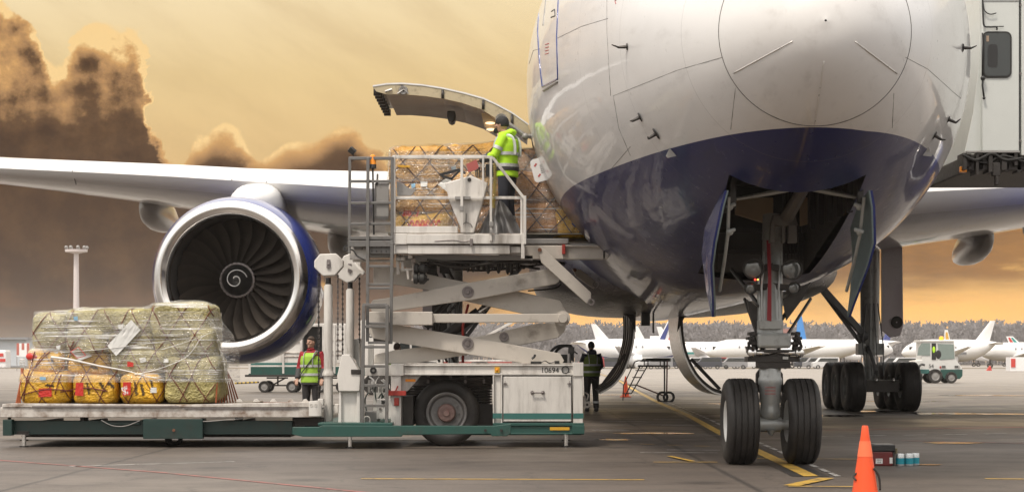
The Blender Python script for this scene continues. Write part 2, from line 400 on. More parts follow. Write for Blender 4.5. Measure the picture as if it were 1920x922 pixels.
# ================================================================== ground
def ground_mat():
    m = bpy.data.materials.new('damp_asphalt'); m.use_nodes = True; t = m.node_tree; g = NG(t); b = t.nodes['Principled BSDF']
    tc = g.n('ShaderNodeTexCoord'); ob = tc.outputs['Object']
    big = g.noise(ob, .10, 6, .62, .4); mid = g.noise(ob, .9, 6, .65); fine = g.noise(ob, 28, 4, .7)
    base = g.ramp(big, [(.3, (.062, .049, .040)), (.5, (.108, .088, .073)), (.7, (.170, .143, .120))])
    base = g.mix(g.ss(mid, .38, .72, 0, .5), base, (.05, .042, .037))
    base = g.mix(g.ss(fine, .5, .75, 0, .5), base, (.22, .19, .165))
    base = g.mix(g.ss(g.noise(ob, 75, 2, .7), .25, .42, .5, 0), base, (.03, .025, .022))
    mp = g.n('ShaderNodeMapping'); mp.inputs['Rotation'].default_value = (0, 0, R(9)); mp.inputs['Scale'].default_value = (.05, 2.4, 1); t.links.new(ob, mp.inputs[0])
    tr_ = g.noise(mp.outputs[0], 1.0, 5, .6)        # rubber left by turning wheels
    base = g.mix(g.ss(tr_, .56, .70, 0, .55), base, (.030, .025, .022))
    # oil spots
    vo = g.n('ShaderNodeTexVoronoi'); vo.inputs['Scale'].default_value = .55; t.links.new(ob, vo.inputs['Vector'])
    spot = g.ss(g.m('ADD', vo.outputs['Distance'], g.m('MULTIPLY', g.m('SUBTRACT', mid, .5), .5)), .05, .22, 1, 0)
    base = g.mix(g.m('MULTIPLY', spot, .55), base, (.022, .019, .017))
    # slab joints
    sp = g.n('ShaderNodeSeparateXYZ'); t.links.new(ob, sp.inputs[0])
    def joint(c, o):
        a = g.m('ABSOLUTE', g.m('SUBTRACT', g.m('FRACT', g.m('DIVIDE', g.m('ADD', c, o), 7.5)), .5)); return g.ss(a, 0, .009, 1, 0)
    wob = g.m('MULTIPLY', g.m('SUBTRACT', g.noise(ob, .8, 3), .5), .05)
    j = g.m('MAXIMUM', joint(g.m('ADD', sp.outputs[0], wob), 1.3), joint(g.m('ADD', sp.outputs[1], wob), 2.1))
    base = g.mix(g.m('MULTIPLY', j, .7), base, (.02, .018, .016))
    vc = g.n('ShaderNodeTexVoronoi', feature='DISTANCE_TO_EDGE'); vc.inputs['Scale'].default_value = .35
    va = g.n('ShaderNodeVectorMath', operation='ADD'); t.links.new(ob, va.inputs[0]); t.links.new(g.noise(ob, .7, 5, .7, 0, 1), va.inputs[1]); t.links.new(va.outputs[0], vc.inputs['Vector'])
    base = g.mix(g.m('MULTIPLY', g.ss(vc.outputs['Distance'], 0, .007, 1, 0), .6), base, (.022, .019, .017))
    far = g.ss(sp.outputs[1], 45, 150)          # apron paler with distance: grazing sky reflection put into the colour
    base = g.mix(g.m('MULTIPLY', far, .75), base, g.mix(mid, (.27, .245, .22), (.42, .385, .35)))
    t.links.new(base, b.inputs['Base Color'])
    wet = g.m('MULTIPLY', g.ss(g.noise(ob, .32, 5, .6, .8), .44, .60), g.ss(sp.outputs[1], 24, 33))
    rg = g.m('SUBTRACT', g.m('ADD', .56, g.m('MULTIPLY', g.m('SUBTRACT', mid, .5), .3)), g.m('MULTIPLY', wet, .16))
    t.links.new(rg, b.inputs['Roughness'])
    bp = g.n('ShaderNodeBump'); bp.inputs['Distance'].default_value = .006; t.links.new(g.m('SUBTRACT', .5, g.m('MULTIPLY', wet, .42)), bp.inputs['Strength'])
    t.links.new(g.m('ADD', fine, g.m('MULTIPLY', mid, 1.5)), bp.inputs['Height']); t.links.new(bp.outputs[0], b.inputs['Normal'])
    b.inputs['Specular IOR Level'].default_value = .45
    return m
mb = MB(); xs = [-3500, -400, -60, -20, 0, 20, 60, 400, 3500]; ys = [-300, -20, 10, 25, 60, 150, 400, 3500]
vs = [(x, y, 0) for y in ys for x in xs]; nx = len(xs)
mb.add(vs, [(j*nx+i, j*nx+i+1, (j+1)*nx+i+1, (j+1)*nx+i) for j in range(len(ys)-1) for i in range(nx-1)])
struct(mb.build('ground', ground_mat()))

def paint_mat(name, col, wear=.5, rough=.45):
    m = bpy.data.materials.new(name); m.use_nodes = True; t = m.node_tree; g = NG(t); b = t.nodes['Principled BSDF']
    ob = g.n('ShaderNodeTexCoord').outputs['Object']
    n = g.noise(ob, 5, 8, .7); f = g.noise(ob, 60, 3, .6)
    c = g.mix(g.ss(g.m('ADD', n, g.m('MULTIPLY', f, .25)), .80 - .35 * wear, .98 - .25 * wear), col, (.075, .063, .055))
    t.links.new(c, b.inputs['Base Color']); b.inputs['Roughness'].default_value = rough
    return m
YPAINT = paint_mat('worn_yellow_line', (.55, .34, .06), .6)
WPAINT = paint_mat('worn_white_line_or_wet_sheen', (.55, .53, .50), .75)
RPAINT = paint_mat('worn_red_line', (.30, .085, .07), .7)
KPAINT = paint_mat('black_line_border', (.03, .027, .025), .4)
def strip(name, pts, wd, m, z, dash=None):
    """pts: ground points; a painted line"""
    mb = MB()
    for a, b in zip(pts, pts[1:]):
        a = Vector(a); b = Vector(b); L = (b - a).length; d = (b - a).normalized(); s = Vector((-d.y, d.x, 0)) * wd / 2
        segs = [(0, L)] if not dash else [(k * dash, min(L, k * dash + dash * .55)) for k in range(int(L / dash) + 1)]
        for t0, t1 in segs:
            p, q = a + d * t0, a + d * t1
            mb.add([(p - s) + Vector((0, 0, z)), (q - s) + Vector((0, 0, z)), (q + s) + Vector((0, 0, z)), (p + s) + Vector((0, 0, z))], [(3, 2, 1, 0)])
    return struct(mb.build(name, m, fix=False))
def smooth_line(pts, n=6):
    out = []
    for i in range(len(pts) - 1):
        p0, p1, p2, p3 = pts[max(i-1, 0)], pts[i], pts[i+1], pts[min(i+2, len(pts)-1)]
        for k in range(n):
            t = k / n; out.append(.5 * ((2*p1) + (p2-p0)*t + (2*p0-5*p1+4*p2-p3)*t*t + (-p0+3*p1-3*p2+p3)*t**3))
    return out + [pts[-1]]
guide = smooth_line([G(1100, 694), G(1148, 708), G(1183, 727), G(1224, 749), G(1288, 778), G(1351, 812), G(1421, 846), G(1521, 893)])
strip('guide_line_border', guide, .42, KPAINT, .004)
strip('guide_line', guide, .17, YPAINT, .008)
g2 = [p + Vector((.30, 0, 0)) for p in guide]; strip('guide_line_white_edge', g2[:60], .07, WPAINT, .008, dash=1.3)
strip('yellow_line', [G(677, 897), G(1208, 899)], .10, YPAINT, .004)
strip('yellow_line', [G(1847, 897), G(2100, 899)], .10, YPAINT, .004)
strip('yellow_line', [G(1225, 867), G(1345, 867)], .08, YPAINT, .012)
strip('yellow_line', [G(1420, 860), G(1665, 862)], .09, YPAINT, .012)
strip('yellow_line', [G(1200, 833), G(1350, 838)], .07, YPAINT, .012, dash=.5)
strip('yellow_line', [G(1484, 911), G(1550, 897)], .17, YPAINT, .012)
strip('yellow_line', [G(1478, 913), G(1610, 914)], .08, YPAINT, .016)
strip('yellow_line', [G(1255, 856), G(1300, 866)], .08, YPAINT, .016)
strip('red_line', [G(-60, 858), G(300, 885), G(700, 924)], .085, RPAINT, .004)
strip('white_line_or_wet_sheen', [G(130, 874), G(440, 865)], .07, WPAINT, .004)
strip('red_line', [G(1540, 806), G(1960, 800)], .16, RPAINT, .004)
strip('red_line', [G(1690, 826), G(1960, 832)], .12, RPAINT, .008)
strip('white_line_or_wet_sheen', [G(1540, 818), G(1960, 812)], .13, WPAINT, .008, dash=.8)
strip('white_line_or_wet_sheen', [G(1060, 707), G(1400, 707)], .6, WPAINT, .004)
strip('white_line_or_wet_sheen', [G(1700, 722), G(1990, 722)], .5, WPAINT, .004)
strip('white_line_or_wet_sheen', [G(-20, 712), G(1040, 712)], .35, WPAINT, .004)
strip('yellow_line', [G(1120, 703), G(1100, 690)], .5, YPAINT, .008)

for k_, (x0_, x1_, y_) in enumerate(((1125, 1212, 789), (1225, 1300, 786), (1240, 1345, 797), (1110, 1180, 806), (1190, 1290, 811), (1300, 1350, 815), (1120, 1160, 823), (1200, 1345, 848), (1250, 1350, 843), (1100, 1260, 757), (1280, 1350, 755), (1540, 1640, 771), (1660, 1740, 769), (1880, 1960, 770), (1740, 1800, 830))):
    strip('white_line_or_wet_sheen', [G(x0_, y_), G(x1_, y_ + .6)], .10 if y_ > 780 else .22, WPAINT, .0045)  # thin white strips painted in place of bright reflections on wet asphalt
# yellow nose-wheel marks under and before the aircraft nose (seen mirrored in the paint)
strip('stop_mark', [Vector((2.3, 15.6, 0)), Vector((2.9, 15.2, 0)), Vector((3.6, 15.2, 0)), Vector((4.2, 15.6, 0))], .16, YPAINT, .012)
strip('stop_mark', [Vector((3.15, 13.0, 0)), Vector((3.15, 15.0, 0))], .16, YPAINT, .016)

# puddles left by the rain
def water_mat():
    m = bpy.data.materials.new('rain_water'); m.use_nodes = True; t = m.node_tree; g = NG(t); b = t.nodes['Principled BSDF']
    b.inputs['Base Color'].default_value = (.05, .043, .038, 1); b.inputs['Roughness'].default_value = .10; b.inputs['Specular IOR Level'].default_value = .35
    ob = g.n('ShaderNodeTexCoord').outputs['Object']
    bp = g.n('ShaderNodeBump'); bp.inputs['Strength'].default_value = .03; bp.inputs['Distance'].default_value = .01
    t.links.new(g.noise(ob, 9, 3), bp.inputs['Height']); t.links.new(bp.outputs[0], b.inputs['Normal']); return m
WATER = water_mat()
for (px, py, hw, hd) in [(1230, 812, 70, .8), (1150, 824, 30, .6),
                         (1160, 740, 60, 1.6), (1420, 757, 90, 2.2), (1560, 779, 60, 1.4), (1770, 775, 60, 1.6), (1880, 776, 50, 1.2),
                         (1790, 830, 50, .7), (1740, 871, 25, .25), (1640, 771, 50, 1.2), (560, 790, 60, 1.5), (1700, 752, 70, 2.0), (1850, 741, 90, 2.4)]:
    c = G(px, py); s = F / c.y; k = 44; mb = MB(); vs = []
    for j in range(k):
        a = 2 * math.pi * j / k; q = 1 + .55 * noise.noise(Vector((math.cos(a) * 2.2 + px, math.sin(a) * 2.2, py))) + .25 * noise.noise(Vector((math.cos(a) * 6 + px, math.sin(a) * 6, py)))
        vs.append((c.x + hw / s * math.cos(a) * q, c.y + hd * .5 * math.sin(a) * q, .0062 + .0001 * (px % 7)))
    mb.add(vs, [tuple(range(k))]); o = struct(mb.build('puddle', WATER, fix=False))

# verge of dry grass at the far side of the apron
gm = mat('dry_grass', (.16, .125, .075), .9, var=.35, scale=.2, bump=.4)
mb = MB(); mb.add([(-900, 330, .012), (1500, 330, .012), (1500, 372, .012), (-900, 372, .012)], [(0, 1, 2, 3)])
struct(mb.build('grass_verge', gm, fix=False))
fm = mat('far_field', (.15, .13, .10), .9, var=.3, scale=.05)
mb = MB(); mb.add([(-3000, 560, .012), (3000, 560, .012), (3000, 3000, .012), (-3000, 3000, .012)], [(0, 1, 2, 3)])
struct(mb.build('field', fm, fix=False))

# ---- woods beyond the field: bare trunks and twiggy crowns by the thousand
def woods():
    mb = MB(); rr = random.Random(3)
    for row in range(5):
        for i in range(420):
            x = -40 + i * 1.0 + rr.uniform(-.9, .9) + (0); y = 690 + row * 16 + rr.uniform(-6, 6)
            x = (x / 380.0) * 330 * (y / 690) - 0
            h = rr.uniform(13.2, 15.2) * (1 + .07 * noise.noise(Vector((x * .02, y * .02, 0))))
            mb.cur = 0; mb.tube([(x, y, 0), (x + rr.uniform(-.4, .4), y, h * .8)], [.22, .06], 4, cap=False)
            mb.cur = 1
            for k in range(12):
                t = rr.uniform(.2, 1.0); rad = (1.25 - abs(t - .62)) * 2.1
                c = Vector((x + rr.uniform(-1, 1) * rad * .8, y + rr.uniform(-2, 2), h * t))
                for q in range(4):
                    a = rr.uniform(0, 6.28); L = rr.uniform(.7, 1.7)
                    d = Vector((math.cos(a), rr.uniform(-.5, .5), abs(math.sin(a)) * .9 + .2)) * L
                    sd = Vector((-d.z, 0, d.x)).normalized() * rr.uniform(.16, .38)
                    mb.add([c - sd, c + sd, c + d + sd * .3, c + d - sd * .6], [(0, 1, 2, 3)])
    o = mb.build('forest', [mat('haze_paled_bark', (.22, .21, .22), .9), mat('haze_paled_twigs', (.22, .21, .22), .95, var=.3, scale=.1)], fix=False)  # distance haze put into the bark and twig colours as extra paleness
    tag(o, 'hazy grey wood of bare trees along the whole horizon behind the parked airliners', 'forest', kind='stuff')
woods()
# ================================================================== the airliner
def aircraft_paint(name, split=True, tint=(.74, .73, .72), blue=(.006, .009, .095)):
    m = bpy.data.materials.new(name); m.use_nodes = True; t = m.node_tree; g = NG(t); b = t.nodes['Principled BSDF']
    ge = g.n('ShaderNodeNewGeometry'); sp = g.n('ShaderNodeSeparateXYZ')
    ob = g.n('ShaderNodeTexCoord').outputs['Object']; t.links.new(ob, sp.inputs[0])
    dirt = g.noise(ob, .9, 6, .6); fine = g.noise(ob, 11, 5, .65)
    mp = g.n('ShaderNodeMapping'); mp.inputs['Scale'].default_value = (1, .12, 1); t.links.new(ob, mp.inputs[0])
    stre = g.noise(mp.outputs[0], 3.2, 6, .65)
    wc = g.mix(g.ss(dirt, .35, .75, 0, .4), tint, (.60, .58, .56))
    wc = g.mix(g.ss(stre, .52, .72, 0, .35), wc, (.44, .42, .40))
    if split:
        lim = g.m('ADD', LINE_Z, g.m('MULTIPLY', g.m('MAXIMUM', g.m('SUBTRACT', sp.outputs[0], .4), 0.0), .07))
        f = g.m('LESS_THAN', sp.outputs[2], lim)
        bc = g.mix(g.ss(stre, .5, .75, 0, .3), blue, (.03, .027, .035))
        c = g.mix(f, wc, bc)
    else: c = wc
    if split:      # skin laps and rows of rivets
        def ln(x, per, wd): return g.ss(g.m('ABSOLUTE', g.m('SUBTRACT', g.m('FRACT', g.m('DIVIDE', x, per)), .5)), 0, wd, 1, 0)
        lap = g.m('MULTIPLY', ln(g.m('ADD', sp.outputs[1], .37), 1.62, .0045), g.m('GREATER_THAN', sp.outputs[1], -6.4))
        c = g.mix(g.m('MULTIPLY', lap, .38), c, (.20, .19, .18))
    t.links.new(c, b.inputs['Base Color'])
    t.links.new(g.m('ADD', .22, g.m('MULTIPLY', fine, .16)), b.inputs['Roughness'])
    if split: t.links.new(g.m('SUBTRACT', .6, g.m('MULTIPLY', f, .22)), b.inputs['Coat Weight'])
    else: b.inputs['Coat Weight'].default_value = .6
    b.inputs['Coat Roughness'].default_value = .035; b.inputs['Coat IOR'].default_value = 1.38; b.inputs['Specular IOR Level'].default_value = .3
    bp = g.n('ShaderNodeBump'); bp.inputs['Strength'].default_value = .10; bp.inputs['Distance'].default_value = .05
    t.links.new(g.noise(ob, 1.3, 3, .5), bp.inputs['Height'])
    t.links.new(bp.outputs[0], b.inputs['Coat Normal']); 
    bp2 = g.n('ShaderNodeBump'); bp2.inputs['Strength'].default_value = .05; bp2.inputs['Distance'].default_value = .03
    t.links.new(g.noise(ob, 1.7, 3, .5), bp2.inputs['Height']); t.links.new(bp2.outputs[0], b.inputs['Normal'])
    return m
AX, AY = 3.27, 26.0                     # reference point of the fuselage on the ground
air = thing('airliner', 'huge white and dark blue airliner seen nose-on with its right engine and open cargo door', 'airliner', (AX, AY, 0))
LINE_Z = 3.66
def axx(D): return 3.27 + .028 * (D - 26)
#        D     cz    rx    zb    zt
FT = [(18.50, 4.60, .012, 4.59, 4.61), (18.53, 4.60, .20, 4.41, 4.80), (18.62, 4.605, .39, 4.23, 4.99), (18.8, 4.61, .61, 4.03, 5.21), (19.05, 4.62, .82, 3.83, 5.42),
      (19.3, 4.63, .98, 3.67, 5.60), (20, 4.75, 1.34, 3.36, 5.98), (21, 4.90, 1.73, 3.06, 6.5), (22, 5.03, 2.05, 2.84, 7.2), (23, 5.14, 2.33, 2.67, 7.75), (24, 5.22, 2.58, 2.53, 8.05),
      (25, 5.28, 2.80, 2.42, 8.22), (26, 5.32, 2.96, 2.34, 8.33), (27, 5.34, 3.06, 2.28, 8.40), (28, 5.35, 3.11, 2.25, 8.45), (30, 5.36, 3.13, 2.24, 8.48), (46, 5.46, 3.13, 2.36, 8.58),
      (58, 5.6, 3.12, 2.5, 8.6), (66, 6.0, 2.75, 3.4, 8.65), (74, 6.7, 1.7, 5.0, 8.4), (80, 7.3, .7, 6.6, 8.0), (82, 7.5, .15, 7.35, 7.65)]
def fsec(D): return [crom(FT, D, k) for k in (1, 2, 3, 4)]
def fpt(D, th, off=0.0):
    """th: 0 = bottom, growing towards +X"""
    cz, rx, zb, zt = fsec(D); c, s = math.cos(th), math.sin(th)
    rz = (cz - zb) if c > 0 else (zt - cz)
    return Vector((axx(D) + (rx + off) * s, D, cz - (rz + off) * c))
def hit(px, py, off=0.0):
    """first point of the fuselage skin under a photo pixel, moved off mm outwards"""
    for i in range(6000):
        D = 18.4 + i * .005; p = P(px, py, D); cz, rx, zb, zt = fsec(D)
        if D < 18.5: continue
        rz = (cz - zb) if p.z < cz else (zt - cz)
        if ((p.x - axx(D)) / max(rx, 1e-3))**2 + ((p.z - cz) / max(rz, 1e-3))**2 <= 1:
            n = fnorm(p); return p + n * off
    return None
def fnorm(p):
    def fn(q):
        D = max(18.501, q.y); cz, rx, zb, zt = fsec(D); rz = (cz - zb) if q.z < cz else (zt - cz)
        return math.sqrt(((q.x - axx(D)) / max(rx, .01))**2 + ((q.z - cz) / max(rz, .01))**2) * max(rx, .01)
    e = .01; v = Vector([fn(p + Vector(d) * e) - fn(p - Vector(d) * e) for d in ((1,0,0),(0,1,0),(0,0,1))])
    return v.normalized()
BAYW = .75; BAY0, BAY1 = 20.75, 25.6
ds = [18.5, 18.515, 18.53, 18.57, 18.62, 18.7, 18.8, 18.92, 19.05, 19.17, 19.3, 19.5, 19.75, 20, 20.25, 20.5, BAY0, 21, 21.25] + [21.5 + .25 * i for i in range(16)] + [BAY1, 25.8, 26, 26.3, 26.6, 27, 27.5, 28, 28.5, 29.15] + [29.5 + .5 * i for i in range(5)] + [31.9] + list(range(33, 83))
ds = sorted(set(ds))
NS = 8; NR = 88
def cols(D):
    rx = fsec(D)[1]; w_ = BAYW * min(1, rx / 1.55)
    th = [math.asin(max(-.99, min(.99, w_ * (-1 + 2 * i / NS) / rx))) for i in range(NS + 1)]
    te = th[-1]; rest = [te + (2 * math.pi - 2 * te) * i / NR for i in range(1, NR)]
    return th + rest
mb = MB(); n_ = NS + NR; vs = []
for D in ds: vs += [fpt(D, t) for t in cols(D)]
fs = []
thm = cols(30.5)
def is_hole(D0, D1, j):
    if j < NS and D0 >= BAY0 - 1e-6 and D1 <= BAY1 + 1e-6: return True
    a = thm[j]; zc = fpt(30.5, a)
    if D0 >= 29.15 - 1e-6 and D1 <= 31.9 + 1e-6 and j > NS and zc.x < axx(30.5) and 3.15 < zc.z < 4.95: return True
    return False
for i in range(len(ds) - 1):
    for j in range(n_):
        if is_hole(ds[i], ds[i+1], j): continue
        fs.append((i*n_+j, i*n_+(j+1) % n_, (i+1)*n_+(j+1) % n_, (i+1)*n_+j))
mb.add(vs, fs)
PAINT = aircraft_paint('gloss_aircraft_paint')
body = mb.build('fuselage', PAINT, air, smooth=True, fix=False)
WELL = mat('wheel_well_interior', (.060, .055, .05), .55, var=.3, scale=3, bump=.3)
WELLP = mat('ochre_well_panel', (.52, .40, .26), .55, var=.15)
PRIMER = mat('primer_green_structure', (.46, .39, .26), .5, var=.15, grime=.6, gcol=(.07, .055, .04), gscale=7)
BLUE = mat('gloss_blue_paint', (.012, .030, .20), .2, var=.08, coat=.8, grime=.15, gcol=(.03, .03, .05))
GEARM = mat('landing_gear_grey', (.40, .41, .40), .35, .2, var=.12, grime=.55, gcol=(.07, .06, .05), gscale=6)
SEAM = mat('panel_gap', (.09, .085, .08), .6)
BARE = mat('bare_aluminium', (.62, .61, .59), .22, 1.0, var=.08, scale=2, rvar=.1)

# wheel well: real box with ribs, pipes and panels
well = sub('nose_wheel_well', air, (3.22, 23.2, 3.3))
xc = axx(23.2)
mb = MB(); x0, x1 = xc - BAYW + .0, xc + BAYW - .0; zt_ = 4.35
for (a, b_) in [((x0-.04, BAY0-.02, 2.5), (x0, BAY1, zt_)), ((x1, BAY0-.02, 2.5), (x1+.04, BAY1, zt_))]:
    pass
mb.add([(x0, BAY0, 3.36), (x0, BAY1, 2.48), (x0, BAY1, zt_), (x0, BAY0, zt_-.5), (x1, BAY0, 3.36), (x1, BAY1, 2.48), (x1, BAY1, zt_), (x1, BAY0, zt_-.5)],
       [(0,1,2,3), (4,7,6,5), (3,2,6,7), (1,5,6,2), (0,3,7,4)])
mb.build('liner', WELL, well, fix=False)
mb = MB()
for k in range(7): mb.box((x0+.002, BAY0+.5+k*.68, 3.0), (x0+.07, BAY0+.56+k*.68, 4.0)); mb.box((x1-.07, BAY0+.5+k*.68, 3.0), (x1-.002, BAY0+.56+k*.68, 4.0))
for z in (2.72, 3.0, 3.62): mb.box((x0+.08, BAY1-.14, z), (x1-.08, BAY1-.05, z+.05))
for k in range(5): mb.tube([(x0+.1+k*.05, BAY1-.2, 2.5), (x0+.12+k*.05, BAY1-.22, 3.4), (x0+.3+k*.05, BAY1-.3, 4.0)], .014, 6); mb.tube([(x1-.1-k*.05, BAY1-.25, 2.45), (x1-.15-k*.04, BAY1-.2, 3.6)], .012, 6)
explode(mb.build('well_frame', DARK, well))
for x0p, x1p, yb in ((1378, 1450, (402, 424)), (1500, 1590, (424, 402))):
    mb = MB(); mb.ppx([(x0p, 370), (x1p, 370), (x1p, yb[1]), (x0p, yb[0])], 25.3, 25.34); mb.build('well_panel', WELLP, well, bevel=.01)
for a, b_ in (((1500, 352), (1381, 373)), ((1508, 352), (1622, 373))):
    mb = MB(); mb.tube([P(*a, 21.6), P((a[0]*.6+b_[0]*.4), (a[1]*.6+b_[1]*.4) , 21.6), P(*b_, 21.6)], [.022, .03, .02], 10); mb.build('door_rod', GEARM, well, smooth=40)
mb = MB(); mb.tube([P(1512, 345, 22), P(1476, 405, 23)], [.07, .09], 8); mb.ppx([(1450, 402), (1490, 402), (1497, 422), (1473, 424), (1472, 455), (1466, 455), (1466, 424), (1446, 420)], 23.0, 23.12)
mb.ppx([(1446, 415), (1454, 420), (1454, 455), (1443, 455)], 23.0, 23.12); mb.ppx([(1478, 420), (1494, 416), (1473+22, 455), (1478, 455)], 23.0, 23.12)
mb.build('drag_brace', mat('brace_paint', (.13, .115, .10), .45, var=.15, grime=.5), well, bevel=.008)

# nose gear doors
def gear_door(name, sx, par):
    xh = axx(22) + sx * (BAYW + .02); t = .035 * sx
    poly = [(20.9 + (d_-20.9)*.66, z_) for d_, z_ in ((20.9, 3.16), (21.0, 2.98), (21.35, 2.60), (21.9, 2.36), (22.7, 1.92), (22.95, 1.80), (23.1, 2.1), (23.25, 2.55), (23.2, 2.85), (22, 3.08))]
    o = sub(name, par, (xh, 22, 2.6))
    def bulge(D, z): return sx * .10 * math.sin(max(0, min(1, (3.16 - z) / 1.3)) * math.pi)
    for nm, m, a, b_ in (('outer_skin', BLUE, .018, .045), ('inner_skin', mat('door_inside_blue_grey', (.20, .27, .29), .4, var=.15, grime=.4), 0, .018)):
        q = MB(); k = len(poly)
        # fine strips so the door is softly curved
        cD, cZ = 21.75, 2.6; ringsN = 5; pts = []
        for r in range(ringsN + 1):
            f = r / ringsN
            for d_, z_ in poly: pts.append((cD + (d_ - cD) * f if r else cD, cZ + (z_ - cZ) * f if r else cZ))
        vv = [(xh + bulge(d_, z_) + sx * a, d_, z_) for d_, z_ in pts] + [(xh + bulge(d_, z_) + sx * b_, d_, z_) for d_, z_ in pts]
        N = len(pts); ff = []
        for r in range(ringsN):
            for i in range(k):
                i2 = (i + 1) % k; A = (r*k+i, r*k+i2, (r+1)*k+i2, (r+1)*k+i); ff.append(A); ff.append(tuple(x + N for x in reversed(A)))
        for i in range(k):
            i2 = (i + 1) % k; ff.append((ringsN*k+i, ringsN*k+i2, ringsN*k+i2+N, ringsN*k+i+N))
        q.add(vv, ff); q.build(nm, m, o, smooth=35)
    q = MB()
    for z in (3.0, 2.72): q.tube([(xh - sx*.01, 21.15, z), (xh - sx*.10, 21.2, z + .03)], .022, 8); q.ball((xh - sx*.05, 21.2, z), .035)
    q.tube([(xh - sx*.02, 21.05, 3.1), (xh - sx*.03, 21.25, 2.70), (xh - sx*.03, 21.6, 2.42), (xh-sx*.03, 22.1, 2.1)], .02, 6)
    q.build('hinge', GEARM, o, smooth=40)
gear_door('nose_gear_door', -1, air); gear_door('nose_gear_door', 1, air)

# nose landing gear
def wheel(par, c, r, wd, rim_r, name='wheel', axis=(1, 0, 0), grooves=4, rim_m=None, n=56, dish=.0, tm=None):
    c = Vector(c); o = sub(name, par, c); ax = Vector(axis)
    h = wd / 2; pr = [(-h*.55, rim_r), (-h*.80, rim_r*1.06), (-h*.98, rim_r + (r-rim_r)*.35), (-h, rim_r + (r-rim_r)*.55), (-h*.95, r - (r-rim_r)*.22), (-h*.80, r - .035*r)]
    xs_ = [-h*.68]
    for k in range(grooves):
        g0 = -h*.55 + k * (h*1.1) / max(1, grooves-1); e = .006
        xs_ += [g0-e*1.6, g0-e, g0+e, g0+e*1.6]
    xs_ += [h*.68]
    for i, x in enumerate(xs_):
        rr = r * (1 - .028 * abs(x / h)**3)
        if 0 < i < len(xs_) - 1 and (i - 1) % 4 in (1, 2): rr -= .014
        pr.append((x, rr))
    pr += [(h*.80, r - .035*r), (h*.95, r - (r-rim_r)*.22), (h, rim_r + (r-rim_r)*.55), (h*.98, rim_r + (r-rim_r)*.35), (h*.80, rim_r*1.06), (h*.55, rim_r)]
    q = MB(); q.lathe(pr, c, ax, n); q.build('tyre', tm or TYRE, o, smooth=50)
    q = MB()
    for s in (-1, 1):
        q.lathe([(s*h*.80, rim_r*1.08), (s*h*.86, rim_r*1.03), (s*h*.80, rim_r*.94), (s*h*(.5-dish), rim_r*.82), (s*h*(.42-dish), rim_r*.5), (s*h*.55, rim_r*.42), (s*h*.62, rim_r*.34), (s*h*.62, .004)], c, ax, 36)
        for k in range(10):
            a = k * math.pi / 5; a1 = ax.cross(Vector((0,0,1))).normalized() if abs(ax.z) < .9 else Vector((1,0,0)); a2 = Vector((0,0,1))
            p = c + (a1 * math.cos(a) + a2 * math.sin(a)) * rim_r * .62 + ax * s * h * (.45-dish); q.cyl(p, p + ax * s * .035, .018, 7)
    q.build('rim', rim_m or GEARM, o, smooth=40)
    return o
RIMW = mat('white_wheel_rim', (.6, .6, .58), .4, var=.08, grime=.3)
ng = sub('nose_landing_gear', air, (3.27, 23.8, 0)); gx = P(1444, 700, 23.7).x; gD = 23.7
wheel(ng, (P(1387, 790, gD).x, gD, .535), .535, .405, .25, rim_m=RIMW)
wheel(ng, (P(1501, 790, gD).x, gD, .535), .535, .405, .25, rim_m=RIMW)
def Z(y, D=gD): return P(0, y, D).z
mb = MB()
mb.lathe([(0, .10), (.0, .135), (Z(640)-Z(680)-.02, .135), (Z(640)-Z(680), .15)], (gx, gD, Z(680)), (0, 0, 1), 28, up=(0, 1, 0))
mb.build('shock_strut_piston', CHROME, ng, smooth=35)
mb = MB()   # lower casting
mb.lathe([(0, .09), (.04, .125), (.10, .13), (.14, .12), (.20, .12), (.22, .135), (.42, .135), (.44, .15), (.50, .15), (.53, .135), (Z(680)-Z(785)-.02, .135), (Z(680)-Z(785), .12)], (gx, gD, Z(785)), (0, 0, 1), 28, up=(0, 1, 0))
mb.cyl((P(1398, 795, gD).x, gD, Z(795)), (P(1490, 795, gD).x, gD, Z(795)), .062, 20)
mb.cyl((P(1424, 795, gD).x, gD, Z(795)), (P(1464, 795, gD).x, gD, Z(795)), .095, 24)
mb.tube([(gx, gD-.1, Z(805)), (gx, gD-.1, Z(815))], [.06, .02], 8)
mb.build('axle_beam', GEARM, ng, smooth=40)
mb = MB()   # torque links behind
mb.ppx([(1425, 690), (1418, 700), (1417, 735), (1428, 735), (1432, 700)], gD + .16, gD + .24)
mb.ppx([(1460, 690), (1468, 700), (1470, 735), (1460, 735), (1456, 700)], gD + .16, gD + .24)
mb.build('torque_link', DARK, ng, bevel=.01)
st = sub('steering_collar', ng, (gx, gD, Z(650)))
mb = MB(); mb.bpx(1421, 624, 1484, 652, gD - .24, gD + .2); mb.build('collar_housing', GEARM, st, bevel=.035)
mb = MB(); mb.bpx(1406, 655, 1498, 661, gD - .2, gD + .2); mb.bpx(1402, 668, 1500, 678, gD - .16, gD + .18); mb.bpx(1422, 655, 1482, 690, gD - .14, gD + .14)
for sx, xx in ((-1, 1412), (1, 1494)):
    mb.tube([P(xx + sx*2, 622, gD-.1), P(xx, 640, gD-.12), P(xx - sx*6, 655, gD-.1)], [.03, .045, .03], 8)
    for k in range(5): mb.bpx(xx - 7 + sx*(k % 2)*3, 622 + k*9, xx + 7 + sx*(k % 2)*3, 628 + k*9, gD - .15 - .01*k, gD + .05)
    for k in range(4): mb.tube([P(xx, 625 + 6*k, gD-.2), P(xx + sx*(8 + k), 640 + 3*k, gD-.22), P(xx + sx*2, 664, gD-.2)], .008, 6)
mb.build('hydraulic_block', DARK, st, bevel=.01)
